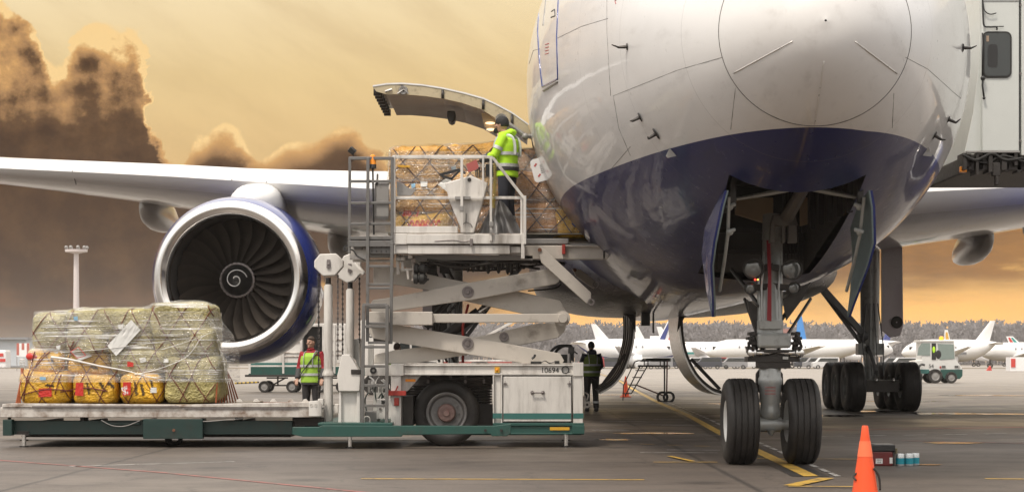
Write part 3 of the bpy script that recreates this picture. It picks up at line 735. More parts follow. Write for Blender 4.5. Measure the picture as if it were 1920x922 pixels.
for xx in (1411, 1499):
    mb = MB(); mb.ball(P(xx, 661, gD - .22), .062, 18, 12); mb.tube([P(xx, 661, gD-.22), P(1455, 661, gD-.1)], .035, 10); mb.build('steering_actuator', CHROME, st, smooth=True)
mb = MB(); mb.bpx(1468, 668, 1478, 673, gD-.19, gD-.17); mb.build('placard', RIMW, st)
mb = MB()   # upper leg, a tapering casting into the well
mb.tube([(gx, gD, Z(640)), (gx, gD + .02, Z(600)), (gx+.01, gD + .1, Z(540)), (gx+.06, gD + .25, Z(450)), (gx+.07, gD + .3, Z(400))], [.17, .155, .16, .13, .12], 22)
mb.bpx(1424, 600, 1468, 616, gD - .19, gD + .19)
for x in (1430, 1462): mb.tube([P(x, 612, gD-.17), P(x-2, 540, gD-.12), P(x+3, 470, gD-.02)], .014, 6)
mb.build('strut_cylinder', GEARM, ng, smooth=40)
mb = MB()
for a, b_, r_ in (((1468, 640), (1520, 560), .02), ((1424, 640), (1396, 560), .02), ((1425, 575), (1372, 505), .026), ((1465, 600), (1500, 545), .024)):
    mb.tube([P(*a, gD), P(*b_, gD + .9)], r_, 8)
mb.ppx([(1400, 560), (1420, 575), (1425, 625), (1412, 610)], gD+.05, gD+.12); mb.ppx([(1468, 560), (1490, 548), (1520, 528), (1505, 560), (1475, 600)], gD+.05, gD+.12)
for k in range(6): mb.tube([P(1428+k*7, 450, gD+.2), P(1426+k*7, 530, gD-.02+.04*(k%2)), P(1428+k*6, 600, gD-.1)], .010, 6)
mb.build('drag_strut', DARK, ng, smooth=40)
def glow(name, c, s): return mat(name, c, .2, emit=(c, s))
for (x, y, r_) in ((1413, 503, .125), (1485, 505, .125), (1407, 540, .075), (1489, 540, .075)):
    lp = sub('landing_light', ng, P(x, y, gD - .1))
    q = MB(); c = P(x, y, gD - .1); q.lathe([(.22, .02), (.18, r_*.6), (.03, r_*.98), (0, r_*1.08), (-.015, r_*1.08), (-.015, r_*.94), (.02, r_*.9)], c, (0, 1, 0), 28); q.build('lamp_housing', DARK, lp, smooth=40)
    q = MB(); q.lathe([(.004, .002), (.0, r_*.5), (.012, r_*.93)], c + Vector((0, -.006, 0)), (0, 1, 0), 28); q.build('lens', LAMPG, lp, smooth=True)
    q = MB(); q.bar(c + Vector((0, .05, 0)), P(1449, y - 4, gD - .02), .05, .08); q.build('bracket', DARK, lp)
mb = MB(); mb.ball(P(1416, 524, gD-.18), .013); mb.build('indicator_lamp', glow('red_indicator', (1, .05, .03), 3), ng)
mb = MB(); mb.ball(P(1421, 524, gD-.18), .011); mb.build('indicator_lamp', glow('amber_indicator', (1, .55, .1), 3), ng)
mb = MB(); mb.add([P(1437, 450, gD-.02), P(1444, 450, gD-.02), P(1446, 520, gD-.19), P(1440, 520, gD-.19), P(1438, 600, gD-.21), P(1446, 602, gD-.21), P(1437+.5, 450, gD+0), P(1444.5, 450, gD), P(1446.5, 520, gD-.18), P(1440.5, 520, gD-.18), P(1438.5, 600, gD-.2), P(1446.5, 602, gD-.2)],
       [(0,1,2,3), (3,2,5,4), (7,6,9,8), (8,9,10,11), (0,3,9,6), (3,4,10,9), (1,7,8,2), (2,8,11,5)])
mb.build('warning_ribbon', mat('red_ribbon', (.30, .02, .03), .6), ng)
for k in range(4): text('WARNING', mat('red_lettering', (.4, .04, .04), .5), ng, .028, Matrix.Translation(P(1444, 726 + k*6, gD - .137)) @ FACE, name='placard_text') if k < 3 else None

# thin seams, door outlines, probes
def seam(pts, r=.004, m=SEAM, name='panel_seam', n=10, parent=air, off=.0):
    ps = []
    for a, b_ in zip(pts, pts[1:]):
        for k in range(n):
            t = k / n; h = hit(a[0] + (b_[0]-a[0])*t, a[1] + (b_[1]-a[1])*t, off)
            if h is not None: ps.append(h)
    h = hit(*pts[-1], off)
    if h is not None: ps.append(h)
    q = MB(); q.tube(ps, r, 5); return q.build(name, m, parent, smooth=True)
q = MB(); th = [2 * math.pi * i / 96 for i in range(97)]; q.tube([fpt(19.3, t, .0) for t in th], .005, 5); q.build('radome_seam', SEAM, air, smooth=True)
STRIP = mat('aluminium_strip', (.8, .78, .75), .3, .6, var=.05)
for a, b_ in (((1376, 137), (1487, 77)), ((1603, 78), (1682, 138)), ((1545, 114), (1528, 231)), ((1490, 0), (1470, -60)), ((1603, 0), (1625, -50))):
    seam([a, b_], .0065 if a[0] != 1545 else .004, STRIP, 'lightning_strip', 14, off=.004)
for pts in ([(1150, 180), (1200, 160), (1270, 132), (1354, 108)], [(1150, 180), (1160, 240), (1182, 292)], [(1045, 72), (1090, 50), (1140, 35)], [(1138, -5), (1138, 60), (1145, 180)],
            [(992, 120), (1000, 95), (1012, 92)], [(1698, 108), (1740, 130), (1790, 175), (1802, 185)], [(1370, 243), (1379, 165)], [(1673, 240), (1676, 175)], [(1145, 318), (1182, 275)],
            [(1815, 35), (1838, 70)]):
    seam(pts, .0026)
seam([(1012, -8), (1008, 60), (1012, 120), (1017, 163), (1046, 148), (1044, 70), (1047, 0)], .012, BLUE, 'cabin_door_outline', 10)
seam([(1019, 170), (1046, 153)], .02, mat('bare_scuff_plate', (.35, .34, .33), .35, .7), 'scuff_plate', 10)
seam([(1024, -5), (1020, 30), (1018, 48)], .008, GREYM, 'door_gasket')
for pts in ([(1000, 20), (996, 45), (993, 62)], [(1004, 6), (1001, 24)]): seam(pts, .012, GLASS, 'cabin_window_edge')
INKR = mat('red_marking', (.45, .05, .05), .5)
for k in range(4): seam([(1022, 84 + 6*k), (1029, 82 + 6*k)], .005, INKR, 'door_marking', 3)
seam([(1155, 8), (1153, 2), (1160, -3)], .006, INKR, 'red_marking', 3)
seam([(1034, 22), (1040, 18), (1041, 30), (1033, 33)], .008, DARK, 'door_handle', 4)
def probe(px, py, dirn=(-.12, 0, 0), r=.055, kind=0):
    b0 = hit(px, py); n = fnorm(b0); q = MB()
    q.lathe([(0, r), (.008, r*.95), (.012, .02)], b0, n, 18, up=(0, .3, 1)) if True else None
    tip = b0 + n * .10; q.tube([b0, tip], [.022, .014], 8)
    q.tube([tip, tip + Vector((0, -.17, 0)) + Vector(dirn)], [.012, .006], 8)
    q.build('air_data_probe', DARK, air, smooth=40)
probe(1176, 88, (-.08, 0, 0), .04); probe(1200, 220, (-.03, 0, -.02)); probe(1230, 251, (-.02, 0, .0), .07); probe(1805, 90, (.02, 0, 0), .05); probe(1778, 224, (.01, 0, .02), .04); probe(1752, 254, (0, 0, -.02), .05)
for (x, y) in ((1262, 285), (1735, 284)):
    b0 = hit(x, y); n = fnorm(b0); q = MB(); q.prism([(-.06, 0), (.06, 0), (.02, -.09), (-.01, -.09)], -.006, .006, 'x'); 
    M_ = Matrix.Translation(b0) @ n.to_track_quat('-Z', 'Y').to_matrix().to_4x4(); q.v = [tuple(M_ @ Vector((v[0], v[1], v[2]))) for v in q.v]; q.build('blade_antenna', GREYM, air)
# small black hanging box and drain mast below the belly
q = MB(); q.bpx(1203, 582, 1219, 610, 44, 44.3); q.build('belly_beacon_box', BLACKP, air, bevel=.01)
q = MB(); q.cyl(P(1225, 570, 43), P(1225, 624, 43), .022, 8); q.build('drain_mast', DARK, air)
# belly fairing
q = MB(); secs = []; N = 40
for D, hw, zb, zt in ((35, 1.2, 2.5, 3.0), (36.5, 2.2, 2.42, 3.6), (38.5, 3.0, 2.40, 4.3), (42, 3.35, 2.40, 4.6), (50, 3.4, 2.45, 4.6), (56, 3.1, 2.55, 4.2), (60, 2.0, 2.7, 3.4)):
    for j in range(N):
        a = 2*math.pi*j/N; c_, s_ = math.cos(a), math.sin(a); e = .62
        secs.append((axx(D) + hw * math.copysign(abs(s_)**e, s_), D, (zb+zt)/2 - (zt-zb)/2 * math.copysign(abs(c_)**e, c_)))
K = len(secs)//N; q.add(secs, [(i*N+j, i*N+(j+1)%N, (i+1)*N+(j+1)%N, (i+1)*N+j) for i in range(K-1) for j in range(N)] + [tuple(range(N)), tuple(range(K*N-1, (K-1)*N-1, -1))])
q.build('belly_fairing', mat('dark_belly_paint', (.022, .017, .022), .3, var=.2, grime=.3), air, smooth=40)

# placards on the open access flaps by the cargo door
PLC = mat('placard_white', (.72, .71, .70), .4, var=.04)
def rrect(w_, h_, r, n=5):
    out = []
    for cx_, cy_, a0 in ((w_/2-r, h_/2-r, 0), (-w_/2+r, h_/2-r, 90), (-w_/2+r, -h_/2+r, 180), (w_/2-r, -h_/2+r, 270)):
        for k in range(n): a = R(a0 + 90*k/(n-1)); out.append((cx_ + r*math.cos(a), cy_ + r*math.sin(a)))
    return out
def flap(px, py, w_, h_, rot, D):
    o = sub('access_flap', air, P(px, py, D)); c = P(px, py, D); rm = Matrix.Rotation(R(rot), 4, 'Y')
    q = MB(); q.prism(rrect(w_, h_, .05), 0, .02); q.v = [tuple(Matrix.Translation(c) @ rm @ Vector(v)) for v in q.v]; q.build('flap_panel', PLC, o, bevel=.003)
    for k, (dx, dz) in enumerate(((-w_*.28, h_*.22), (-w_*.2, h_*.27), (-w_*.2, -h_*.25), (-w_*.12, -h_*.2))):
        q = MB(); p0 = c + rm @ Vector((dx, -.004, dz)); q.cyl(p0, p0 + Vector((0, .004, 0)), .014, 12); q.build('red_dot', INKR, o)
    for k in range(5):
        text('SERVICE DOOR', INK, o, .022, Matrix.Translation(c + rm @ Vector((w_*.2, -.003, .06 - k*.028))) @ rm @ FACE, .0005, 'placard_text', .75)
flap(1014, 318, .26, .35, -14, 28.4); flap(1038, 309, .14, .29, -16, 28.5)

# cargo hold inside
HOLD = mat('cargo_hold_liner', (.35, .33, .30), .6, var=.1)
q = MB(); hx0, hx1 = axx(30.5) - 2.5, axx(30.5) + 2.2
q.add([(hx0+.9, 29.0, 3.12), (hx1, 29.0, 3.12), (hx1, 33.5, 3.12), (hx0+.9, 33.5, 3.12), (hx0, 29.0, 5.0), (hx1, 29.0, 5.0), (hx1, 33.5, 5.0), (hx0, 33.5, 5.0)], [(0,3,2,1), (4,5,6,7), (0,1,5,4), (1,2,6,5), (2,3,7,6)])
q.build('cargo_hold', HOLD, air, fix=False)
# open cargo door
cd = sub('cargo_door', air, P(1000, 255, 29.2))
top = [(991, 232), (960, 210), (930, 194), (906, 183), (870, 173), (830, 164), (792, 158), (754, 155), (725, 156), (699, 160)]
low = [(997, 262), (962, 243), (930, 222), (902, 205), (866, 193), (830, 185), (792, 180), (754, 177), (725, 177), (706, 172)]
Dn, Df = 29.2, 31.85
def solid_between(ptsA, ptsB, D0, D1):
    q = MB(); n = len(ptsA)
    A0 = [P(*p, D0) for p in ptsA]; B0 = [P(*p, D0) for p in ptsB]
    A1 = [Vector((p.x, D1, p.z)) for p in A0]; B1 = [Vector((p.x, D1, p.z)) for p in B0]
    q.add(A0 + B0 + A1 + B1, [f for i in range(n-1) for f in ((i, i+1, n+i+1, n+i), (2*n+i, 3*n+i, 3*n+i+1, 2*n+i+1), (i, 2*n+i, 2*n+i+1, i+1), (n+i, n+i+1, 3*n+i+1, 3*n+i))] + [(0, n, 3*n, 2*n), (n-1, 3*n-1, 4*n-1, 2*n-1)])
    return q
skin_low = [(x, y + 3) for x, y in top]
solid_between(top, skin_low, Dn, Df).build('door_skin', aircraft_paint('door_skin_paint', False), cd, smooth=40)
solid_between([(x, y+.5) for x, y in skin_low], low, Dn + .01, Dn + .05).build('edge_rib', PRIMER, cd)
solid_between([(x, y+.5) for x, y in skin_low], low, Df - .05, Df - .01).build('edge_rib', PRIMER, cd)
inner = [(x, y - 2.5) for x, y in low]; inner2 = [(x, y - .5) for x, y in low]
LINER = mat('door_liner', (.33, .28, .24), .4, var=.2, scale=1.5, grime=.4)
solid_between(inner[2:-1], inner2[2:-1], Dn + .06, Df - .06).build('door_liner', LINER, cd)
q = MB()
for i in (1, 3, 5, 7):
    a, b_ = P(*top[i], Dn), P(*low[i], Dn); q.box((a.x-.02, Dn-.012, b_.z), (a.x+.02, Dn+.008, a.z-.04))
for k in range(8):   # latch teeth along the lower edge
    D = Dn + .1 + k * .34; c = P(701, 168, Dn); q.ball((c.x + .05, D, c.z - .03), .05, 8, 6, (1, .8, .8)); q.box((c.x - .01, D - .05, c.z - .08), (c.x + .10, D + .05, c.z + .02))
explode(q.build('latch', DARK, cd, smooth=40))
q = MB(); c = P(756, 170, Dn); q.lathe([(-.02, .02), (-.03, .06), (0, .075), (.01, .075)], c, (0, 1, 0), 18); q.tube([P(745, 176, Dn-.04), P(757, 168, Dn-.04), P(766, 176, Dn-.04)], .012, 6); q.tube([P(735, 168, Dn-.02), P(722, 172, Dn-.02)], .02, 6)
q.build('latch_mechanism', GREYM, cd, smooth=40)
q = MB(); q.ppx([(838, 208), (853, 208), (854, 218), (852, 227), (846, 230), (840, 226), (838, 218)], Dn+.6, Dn+1.0); q.build('snubber', DARK, cd, bevel=.02)
q = MB(); q.ppx([(902, 212), (925, 214), (944, 232), (930, 246), (918, 248), (908, 236)], Dn+.3, Dn+.34); q.build('actuator_fairing', WELLP, cd)
q = MB(); c = P(940, 224, Dn - .06); q.lathe([(0, .02), (0, .055), (-.01, .055), (-.015, .085), (.05, .09), (.06, .07)], c, (0, 1, 0), 22)
for k in range(14):
    a = 2*math.pi*k/14; q.ball(c + Vector((.085*math.cos(a), -.01, .085*math.sin(a))), .011, 6, 4)
q.tube([P(946, 228, Dn-.05), P(965, 240, Dn-.05), P(985, 256, Dn-.05)], [.04, .032, .04], 8); q.tube([P(985, 256, Dn-.05), P(1003, 254, Dn-.04), P(1010, 250, Dn)], [.035, .03, .03], 8)
q.ball(P(985, 256, Dn-.07), .055, 12, 8)
q.build('hinge_arm', GREYM, cd, smooth=40)
for (x, y) in ((919, 231), (921, 243)):
    q = MB(); q.ball(P(x, y, Dn+.28), .035, 10, 6, (2.2, .6, .6)); q.build('hold_lamp', glow('warm_lamp', (1, .75, .45), 1.6), cd)

# ---------------------------------------------------------------- wings
def wingD(b): return 39.3 + .675 * (b - 3.1)
def wingT(b): return interp([(0, 53.2), (3.1, 53.2), (10, 53.6), (30.4, 60.6)], b, 1)
def wZL(b): return interp([(0, 4.45), (3.1, 4.72), (7.4, 5.16), (12.6, 5.78), (16.8, 6.22), (30.4, 7.9)], b, 1)
def wZT(b): return interp([(0, 3.95), (3.1, 4.05), (9.46, 4.93), (12.6, 5.62), (16.8, 6.42), (30.4, 8.45)], b, 1)
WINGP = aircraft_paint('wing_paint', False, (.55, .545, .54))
SLAT = mat('bright_leading_edge', (.70, .69, .68), .35, .0, var=.04)
def airfoil(n=14):
    up_ = []; lo = []
    for i in range(n + 1):
        x = .5 * (1 - math.cos(math.pi * i / n)); y = 5 * (.2969*math.sqrt(x) - .126*x - .3516*x*x + .2843*x**3 - .1015*x**4)
        up_.append((x, y * 1.0)); lo.append((x, -y * .85 + .012 * math.sin(math.pi * x)))
    return up_[::-1] + lo[1:-1]
AF = airfoil()
def wing(sx):
    wo = sub('wing', air, (axx(45) + sx * 3.1, 45, 4.6))
    q = MB(); bs = [1.5, 3.1, 5, 7, 9, 10, 12, 14, 17, 20, 24, 28, 29.6, 30.4]; k = len(AF); vv = []
    for b_ in bs:
        L, T = wingD(b_), wingT(b_); c = T - L; th = interp([(0, .135), (10, .115), (30, .10)], b_, 1) * (1 if b_ < 30 else .4)
        for (x, y) in AF:
            D = L + x * c; vv.append((axx(D) + sx * b_, D, wZL(b_) - .02 + (wZT(b_) - wZL(b_)) * x + y * th * c))
    fs = []; nb = len(bs)
    for i in range(nb - 1):
        for j in range(k): fs.append((i*k+j, i*k+(j+1)%k, (i+1)*k+(j+1)%k, (i+1)*k+j))
    fs.append(tuple(range((nb-1)*k, nb*k))); q.add(vv, fs)
    q.mi = [1 if (i % k) in (11, 12, 13, 14, 15) and i < (nb-1)*k else 0 for i in range(len(fs))]
    q.build('wing_panel', [WINGP, SLAT], wo, smooth=50)
    # flap track fairings
    for b_ in (8.6, 14.1, 20.8, 25.5):
        T = wingT(b_); L = 3.6 if b_ < 10 else 2.9; q = MB(); cz = wZT(b_)
        ds_ = [0, .25, .7, 1.5, 2.4, 3.3, 4.1, 4.6]; n = 18; vv = []
        for i, d_ in enumerate(ds_):
            f = i / (len(ds_)-1); hw = .80*[.02, .26, .36, .42, .40, .30, .16, .04][i]; hh = .80*[.02, .34, .52, .62, .60, .48, .28, .08][i]
            D = T - L + d_; zc = cz + (wZL(b_) - cz) * (T - D) / (T - wingD(b_)) - .38 - .02*i
            for j in range(n):
                a = 2*math.pi*j/n; c_, s_ = math.cos(a), math.sin(a); vv.append((axx(D) + sx*b_ + hw*math.copysign(abs(s_)**.75, s_), D, zc + hh*(c_ if c_ > 0 else math.copysign(abs(c_)**.8, c_))))
        q.add(vv, [(i*n+j, i*n+(j+1)%n, (i+1)*n+(j+1)%n, (i+1)*n+j) for i in range(len(ds_)-1) for j in range(n)] + [tuple(range(n)), tuple(range((len(ds_)-1)*n, len(ds_)*n))])
        q.build('flap_fairing', WINGP, wo, smooth=50)
    q = MB()     # blue line under the inboard leading edge
    for b_ in [3.3 + .2*k for k in range(18)]:
        L, T = wingD(b_), wingT(b_); c = T - L; th = interp([(0, .135), (10, .115), (30, .10)], b_, 1)
        for x in (.012, .028):
            y = 5*(.2969*math.sqrt(x) - .126*x - .3516*x*x)*.85 - .012*math.sin(math.pi*x); q.v.append((axx(L + x*c) + sx*b_, L + x*c - .006, wZL(b_) - .02 + (wZT(b_)-wZL(b_))*x - y*th*c - .012))
    q.add([], [(2*i, 2*i+1, 2*i+3, 2*i+2) for i in range(17)]); 
    q.f = [(2*i, 2*i+1, 2*i+3, 2*i+2) for i in range(17)]
    if sx < 0: q.build('blue_line', BLUE, wo)
    # inboard Krueger / slat gap lines
    q = MB()
    for b_ in (9.4, 10.3, 14.8, 20.5):
        L, T = wingD(b_), wingT(b_); q.tube([(axx(L) + sx*b_, L - .01, wZL(b_)), (axx(L) + sx*b_, L + .4, wZL(b_) - .30)], .012, 5)
    explode(q.build('slat_gap', SEAM, wo))
    return wo
wing(-1); wing(1)
# tail
def plate(pts3, th, nm, m, par):
    """thin tapered surface from LE root, LE tip, TE tip, TE root"""
    a, b_, c, d = [Vector(p) for p in pts3]; n = (b_ - a).cross(d - a).normalized(); q = MB(); vv = []; xs_ = (0, .05, .25, .6, 1)
    for (l, t, s) in ((a, d, 1), (b_, c, .45)):
        for sg in (1, -1):
            for x in xs_: vv.append(l.lerp(t, x) + n * sg * th * s * (0, .55, 1, .7, .02)[xs_.index(x)])
    fs = []
    for sg in (0, 5):
        for i in range(4): fs.append((sg+i, sg+i+1, 10+sg+i+1, 10+sg+i))
    fs += [(10, 11, 12, 13, 14, 19, 18, 17, 16, 15), (0, 5, 6, 7, 8, 9, 4, 3, 2, 1), (4, 9, 19, 14), (0, 10, 15, 5)]
    q.add(vv, fs); return q.build(nm, m, par, smooth=40)
ta = axx(74)
plate([(ta, 68.5, 8.2), (ta+.1, 77, 17.6), (ta+.1, 80, 17.6), (ta, 78.5, 8.0)], .35, 'tail_fin', BLUE, air)
for s in (-1, 1): plate([(ta+s*.8, 71.5, 6.9), (ta+s*10.6, 78.5, 8.1), (ta+s*10.6, 81, 8.15), (ta+s*.8, 78, 6.95)], .28, 'tailplane', WINGP, air)

# ---------------------------------------------------------------- engines
FANM = mat('fan_blade_metal', (.20, .17, .145), .38, .7, var=.25, scale=3)
DUCT = mat('duct_liner', (.10, .095, .09), .5, .4, var=.15)
LIP = mat('polished_intake_lip', (.82, .80, .78), .17, 1.0, var=.05, rvar=.06)
def engine(sx):
    D0 = 40.5; ex = P(429, 520, D0).x if sx < 0 else 2 * axx(D0) - P(429, 520, D0).x; ez = P(429, 520, D0).z
    eo = sub('engine', air, (ex, D0, ez)); o = Vector((ex, D0, ez)); ax = (.02, 1, -.01)
    ri = 1.335
    q = MB(); q.lathe([(.34, ri-.015), (.18, ri-.02), (.06, ri+.045), (.005, ri+.13), (-.005, ri+.17), (.02, ri+.22), (.08, ri+.268), (.15, ri+.295), (.25, ri+.33)], o, ax, 96); q.build('intake_lip', LIP, eo, smooth=True)
    q = MB(); q.lathe([(.25, ri+.331), (.42, ri+.395), (.7, ri+.455), (1.2, ri+.50), (2.0, ri+.49), (3.0, ri+.36), (3.9, ri+.12), (4.4, ri-.05), (4.4, ri-.1)], o, ax, 96); q.build('engine_cowl', BLUE, eo, smooth=True)
    q = MB(); q.lathe([(.34, ri-.015), (.7, ri+.0), (1.1, ri+.02), (1.5, ri+.02)], o, ax, 96); q.build('intake_duct', DUCT, eo, smooth=True)
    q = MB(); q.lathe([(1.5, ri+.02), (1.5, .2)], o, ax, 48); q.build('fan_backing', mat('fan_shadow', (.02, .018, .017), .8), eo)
    q = MB(); q.lathe([(4.35, ri-.12), (4.9, .75), (5.6, .55), (5.6, .4), (6.3, .05)], o, ax, 48); q.build('exhaust_nozzle', DARK, eo, smooth=40)
    fd = Vector(ax).normalized(); fo = o + fd * 1.12
    q = MB(); q.lathe([(-.42, .005), (-.40, .05), (-.30, .16), (-.12, .29), (0, .345), (.02, .36)], fo, ax, 48); q.build('spinner', BLACKP, eo, smooth=True)
    q = MB(); q.lathe([(-.035, .33), (-.06, .35), (-.05, .385), (.02, .40)], fo, ax, 48); 
    for k in range(8):
        a = 2*math.pi*(k+.4)/8; q.ball(fo + Vector((.345*math.cos(a), -.055, .345*math.sin(a))), .016, 8, 5)
    q.build('spinner_ring', STEEL, eo, smooth=40)
    # white spiral on the spinner
    q = MB(); pts = []
    for k in range(80):
        t = k / 79; a = R(-60) - t * 2 * math.pi * 1.35 + R(200); r_ = .035 + .205 * t**.9
        dz = interp([(.0, -.42), (.05, -.40), (.16, -.30), (.29, -.12), (.345, 0)], r_, 1)
        pts.append(fo + Vector((r_*math.cos(a), dz - .004, r_*math.sin(a))))
    q.tube(pts, [.004 + .010*min(1, (k+3)/14) for k in range(80)], 6); q.build('spiral_mark', RIMW, eo, smooth=True)
    # blades
    def blade():
        q = MB(); n = 12; vv = []
        for i in range(n + 1):
            f = i / n; r_ = .36 + (ri - .37) * f; sw = .10 * math.sin(f * math.pi * .9) + .03 * f; tw = R(34 + 28 * f); ch = (.15 + .13 * math.sin(min(1, f*1.15) * math.pi * .62)) * 1.0
            for u_ in (-1, -.5, 0, .5, 1):
                t_ = u_ * ch; a = R(90) - sw + (t_ * math.sin(tw)) / max(r_, .3) ; d_ = t_ * math.cos(tw) + .04 * (1 - u_*u_)
                vv.append(Vector((r_*math.cos(a), d_ + .05, r_*math.sin(a))))
        q.add(vv, [(i*5+j, i*5+j+1, (i+1)*5+j+1, (i+1)*5+j) for i in range(n) for j in range(4)])
        o2 = bpy.data.objects.new('fan_blade', q.mesh('fan_blade', FANM)); C.objects.link(o2); o2.data.polygons.foreach_set('use_smooth', [True]*len(o2.data.polygons)); return o2
    b0 = blade(); b0.parent = eo; loc = wmat(eo).inverted() @ fo; b0.location = loc
    for k in range(1, 24):
        c = b0.copy(); C.objects.link(c); c.parent = eo; c.location = loc; c.rotation_euler = (0, 2*math.pi*k/24, 0)
    # pylon
    px_ = ex + .22; q = MB(); n = 24; vv = []; st_ = [(41.7, .05, 4.75, 4.85), (41.85, .30, 4.55, 4.98), (42.3, .48, 4.4, 5.14), (43.0, .56, 4.3, 5.30), (44.0, .54, 4.2, 5.40), (45.5, .42, 4.1, 5.36), (48, .34, 4.3, 5.2), (50.5, .20, 4.6, 4.95)]
    for d_, hw, z0_, z1_ in st_:
        for j in range(n):
            a = 2*math.pi*j/n; c_, s_ = math.cos(a), math.sin(a); vv.append((px_ + (d_-42)*.02 + hw*math.copysign(abs(s_)**.85, s_), d_, (z0_+z1_)/2 + (z1_-z0_)/2*math.copysign(abs(c_)**.7, c_)))
    q.add(vv, [(i*n+j, i*n+(j+1)%n, (i+1)*n+(j+1)%n, (i+1)*n+j) for i in range(len(st_)-1) for j in range(n)] + [tuple(range(n)), tuple(range((len(st_)-1)*n, len(st_)*n))])
    q.build('pylon', SLAT, eo, smooth=60)
    q = MB()
    q.ball(P(581, 452, 42.2) if sx < 0 else (2*axx(42) - P(581, 452, 42.2).x, 42.2, P(581, 452, 42.2).z), .05, 10, 6, (1.6, 1.2, .7)); q.build('cowl_latch', LIP, eo, smooth=True)
engine(-1); engine(1)

# ---------------------------------------------------------------- main gear
def main_gear(sx):
    D = 50.0; mx = axx(D) + sx * 5.49; mo = sub('main_landing_gear', air, (mx, D, 0))
    for ay in (-1.47, 0, 1.47):
        for s in (-1, 1): wheel(mo, (mx + s * .70, D + ay, .635), .635, .50, .27, rim_m=GEARM, n=36, grooves=3)
    q = MB(); q.tube([(mx, D-1.7, .66), (mx, D+1.7, .66)], [.14, .14], 12)
    for ay in (-1.47, 0, 1.47): q.cyl((mx-.5, D+ay, .635), (mx+.5, D+ay, .635), .10, 14); q.box((mx-.42, D+ay-.28, .5), (mx+.42, D+ay+.1, .8))
    q.build('bogie_beam', DARK, mo, smooth=40)
    q = MB(); q.tube([(mx, D, .6), (mx, D, 1.55)], .15, 16); q.tube([(mx, D, 1.5), (mx, D, 4.6)], [.24, .26], 18); q.box((mx-.34, D-.2, 1.45), (mx+.34, D+.2, 1.75))
    q.build('shock_strut', GEARM, mo, smooth=40)
    q = MB(); a = Vector((mx - sx*.15, D-.05, 1.95)); b_ = Vector((mx - sx*1.75, D, 3.75))
    q.bar(a, b_, .16, .30, (0, 1, 0)); q.bar(Vector((mx - sx*.1, D+.1, 1.6)), Vector((mx - sx*1.3, D+.1, 3.2)), .08, .1); q.ball(a, .2, 10, 8)
    q.bar(Vector((mx - sx*.1, D-1.4, 1.0)), Vector((mx - sx*.1, D-.1, 1.7)), .09, .12)
    for k in range(4): q.tube([(mx + .2*(k-1.5)*.5, D-.3, 2.8), (mx + .3*(k-1.5)*.6, D-.42, 1.7), (mx + .15*(k-1.5), D-.7, .9)], .018, 6)
    q.build('side_brace', mat('brace_grey', (.14, .145, .15), .4, .3, var=.2), mo, bevel=.02)
    pk = mat('leg_door_reflection_tint', (.55, .47, .49), .3, var=.06, coat=.5)  # pinkish cast of window reflections put into the door colour
    q = MB(); xo = mx + sx * .30; poly = [(-.1, 4.75), (.62, 4.75), (.66, 2.2), (.55, 1.95), (.2, 1.9), (-.1, 2.1)]
    vv = [(xo + sx*t, D - .35 + u_*.15, z_) for t in (0,) for u_, z_ in ()]
    q.prism([(xo + sx*u_*.75, z_) for u_, z_ in poly], D - .42, D - .36); q.build('leg_door', pk, mo, bevel=.01)
    q = MB(); q.lathe([(0, .02), (0, .14), (-.02, .16), (-.03, .12)], (xo + sx*.32, D-.43, 2.3), (0, 1, 0), 16); q.build('door_fitting', DARK, mo)
    for s in (-.22, .22):
        q = MB(); q.ball((mx + s + .03, D-1.88, .80), .05, 10, 8); q.build('brake_glint', CHROME, mo, smooth=True)
main_gear(-1); main_gear(1)
# big curved body doors hanging open
def body_door(pts, sgn):
    D0, D1 = 46.5, 49.6; o = sub('main_gear_door', air, P(pts[0][0], pts[0][1], D0))
    cs = smooth_line([P(x, y, D0) for x, y in pts], 7); n = len(cs)
    def off(i, d):
        a = cs[max(i-1, 0)]; b_ = cs[min(i+1, n-1)]; t = (b_ - a).normalized(); return cs[i] + Vector((t.z, 0, -t.x)) * d
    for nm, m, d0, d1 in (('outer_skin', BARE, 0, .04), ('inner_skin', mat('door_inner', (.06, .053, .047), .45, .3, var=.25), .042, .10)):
        q = MB(); A = [off(i, sgn*d0) for i in range(n)]; B = [off(i, sgn*d1) for i in range(n)]
        vv = A + B + [Vector((p.x, D1, p.z)) for p in A] + [Vector((p.x, D1, p.z)) for p in B]
        q.add(vv, [f for i in range(n-1) for f in ((i, i+1, n+i+1, n+i), (2*n+i, 3*n+i, 3*n+i+1, 2*n+i+1), (i, 2*n+i, 2*n+i+1, i+1), (n+i, n+i+1, 3*n+i+1, 3*n+i))] + [(0, n, 3*n, 2*n), (n-1, 3*n-1, 4*n-1, 2*n-1)])
        q.build(nm, m, o, smooth=45)
    q = MB()
    for D in (46.8, 47.7, 48.6, 49.4):
        q = MB()
        for i in range(0, n-1, 1): a = off(i, sgn*.10); b_ = off(i+1, sgn*.10); a.y = b_.y = D; q.bar(a, b_, .05, .10, (0, 1, 0))
        q.build('stiffener', DARK, o)
    q = MB(); i1 = int(n*.45); a = off(i1, sgn*.14); b_ = off(n-3, sgn*.14); a.y = 46.6; b_.y = 46.6; q.bar(a, b_, .08, .10, (0, 1, 0))
    q.build('stiffener', DARK, o)
    q = MB(); x0 = pts[0][0]; q.ppx([(x0 + 2, 580), (x0 - sgn*20, 582), (x0 - sgn*22, 588), (x0 - sgn*12, 594), (x0 - sgn*4, 610), (x0 + sgn*2, 622)], 46.4, 46.5); q.build('hinge_bracket', DARK, o)
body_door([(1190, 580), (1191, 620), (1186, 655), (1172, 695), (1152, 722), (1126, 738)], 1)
body_door([(1272, 580), (1274, 625), (1282, 665), (1302, 705), (1330, 732), (1352, 741)], -1)
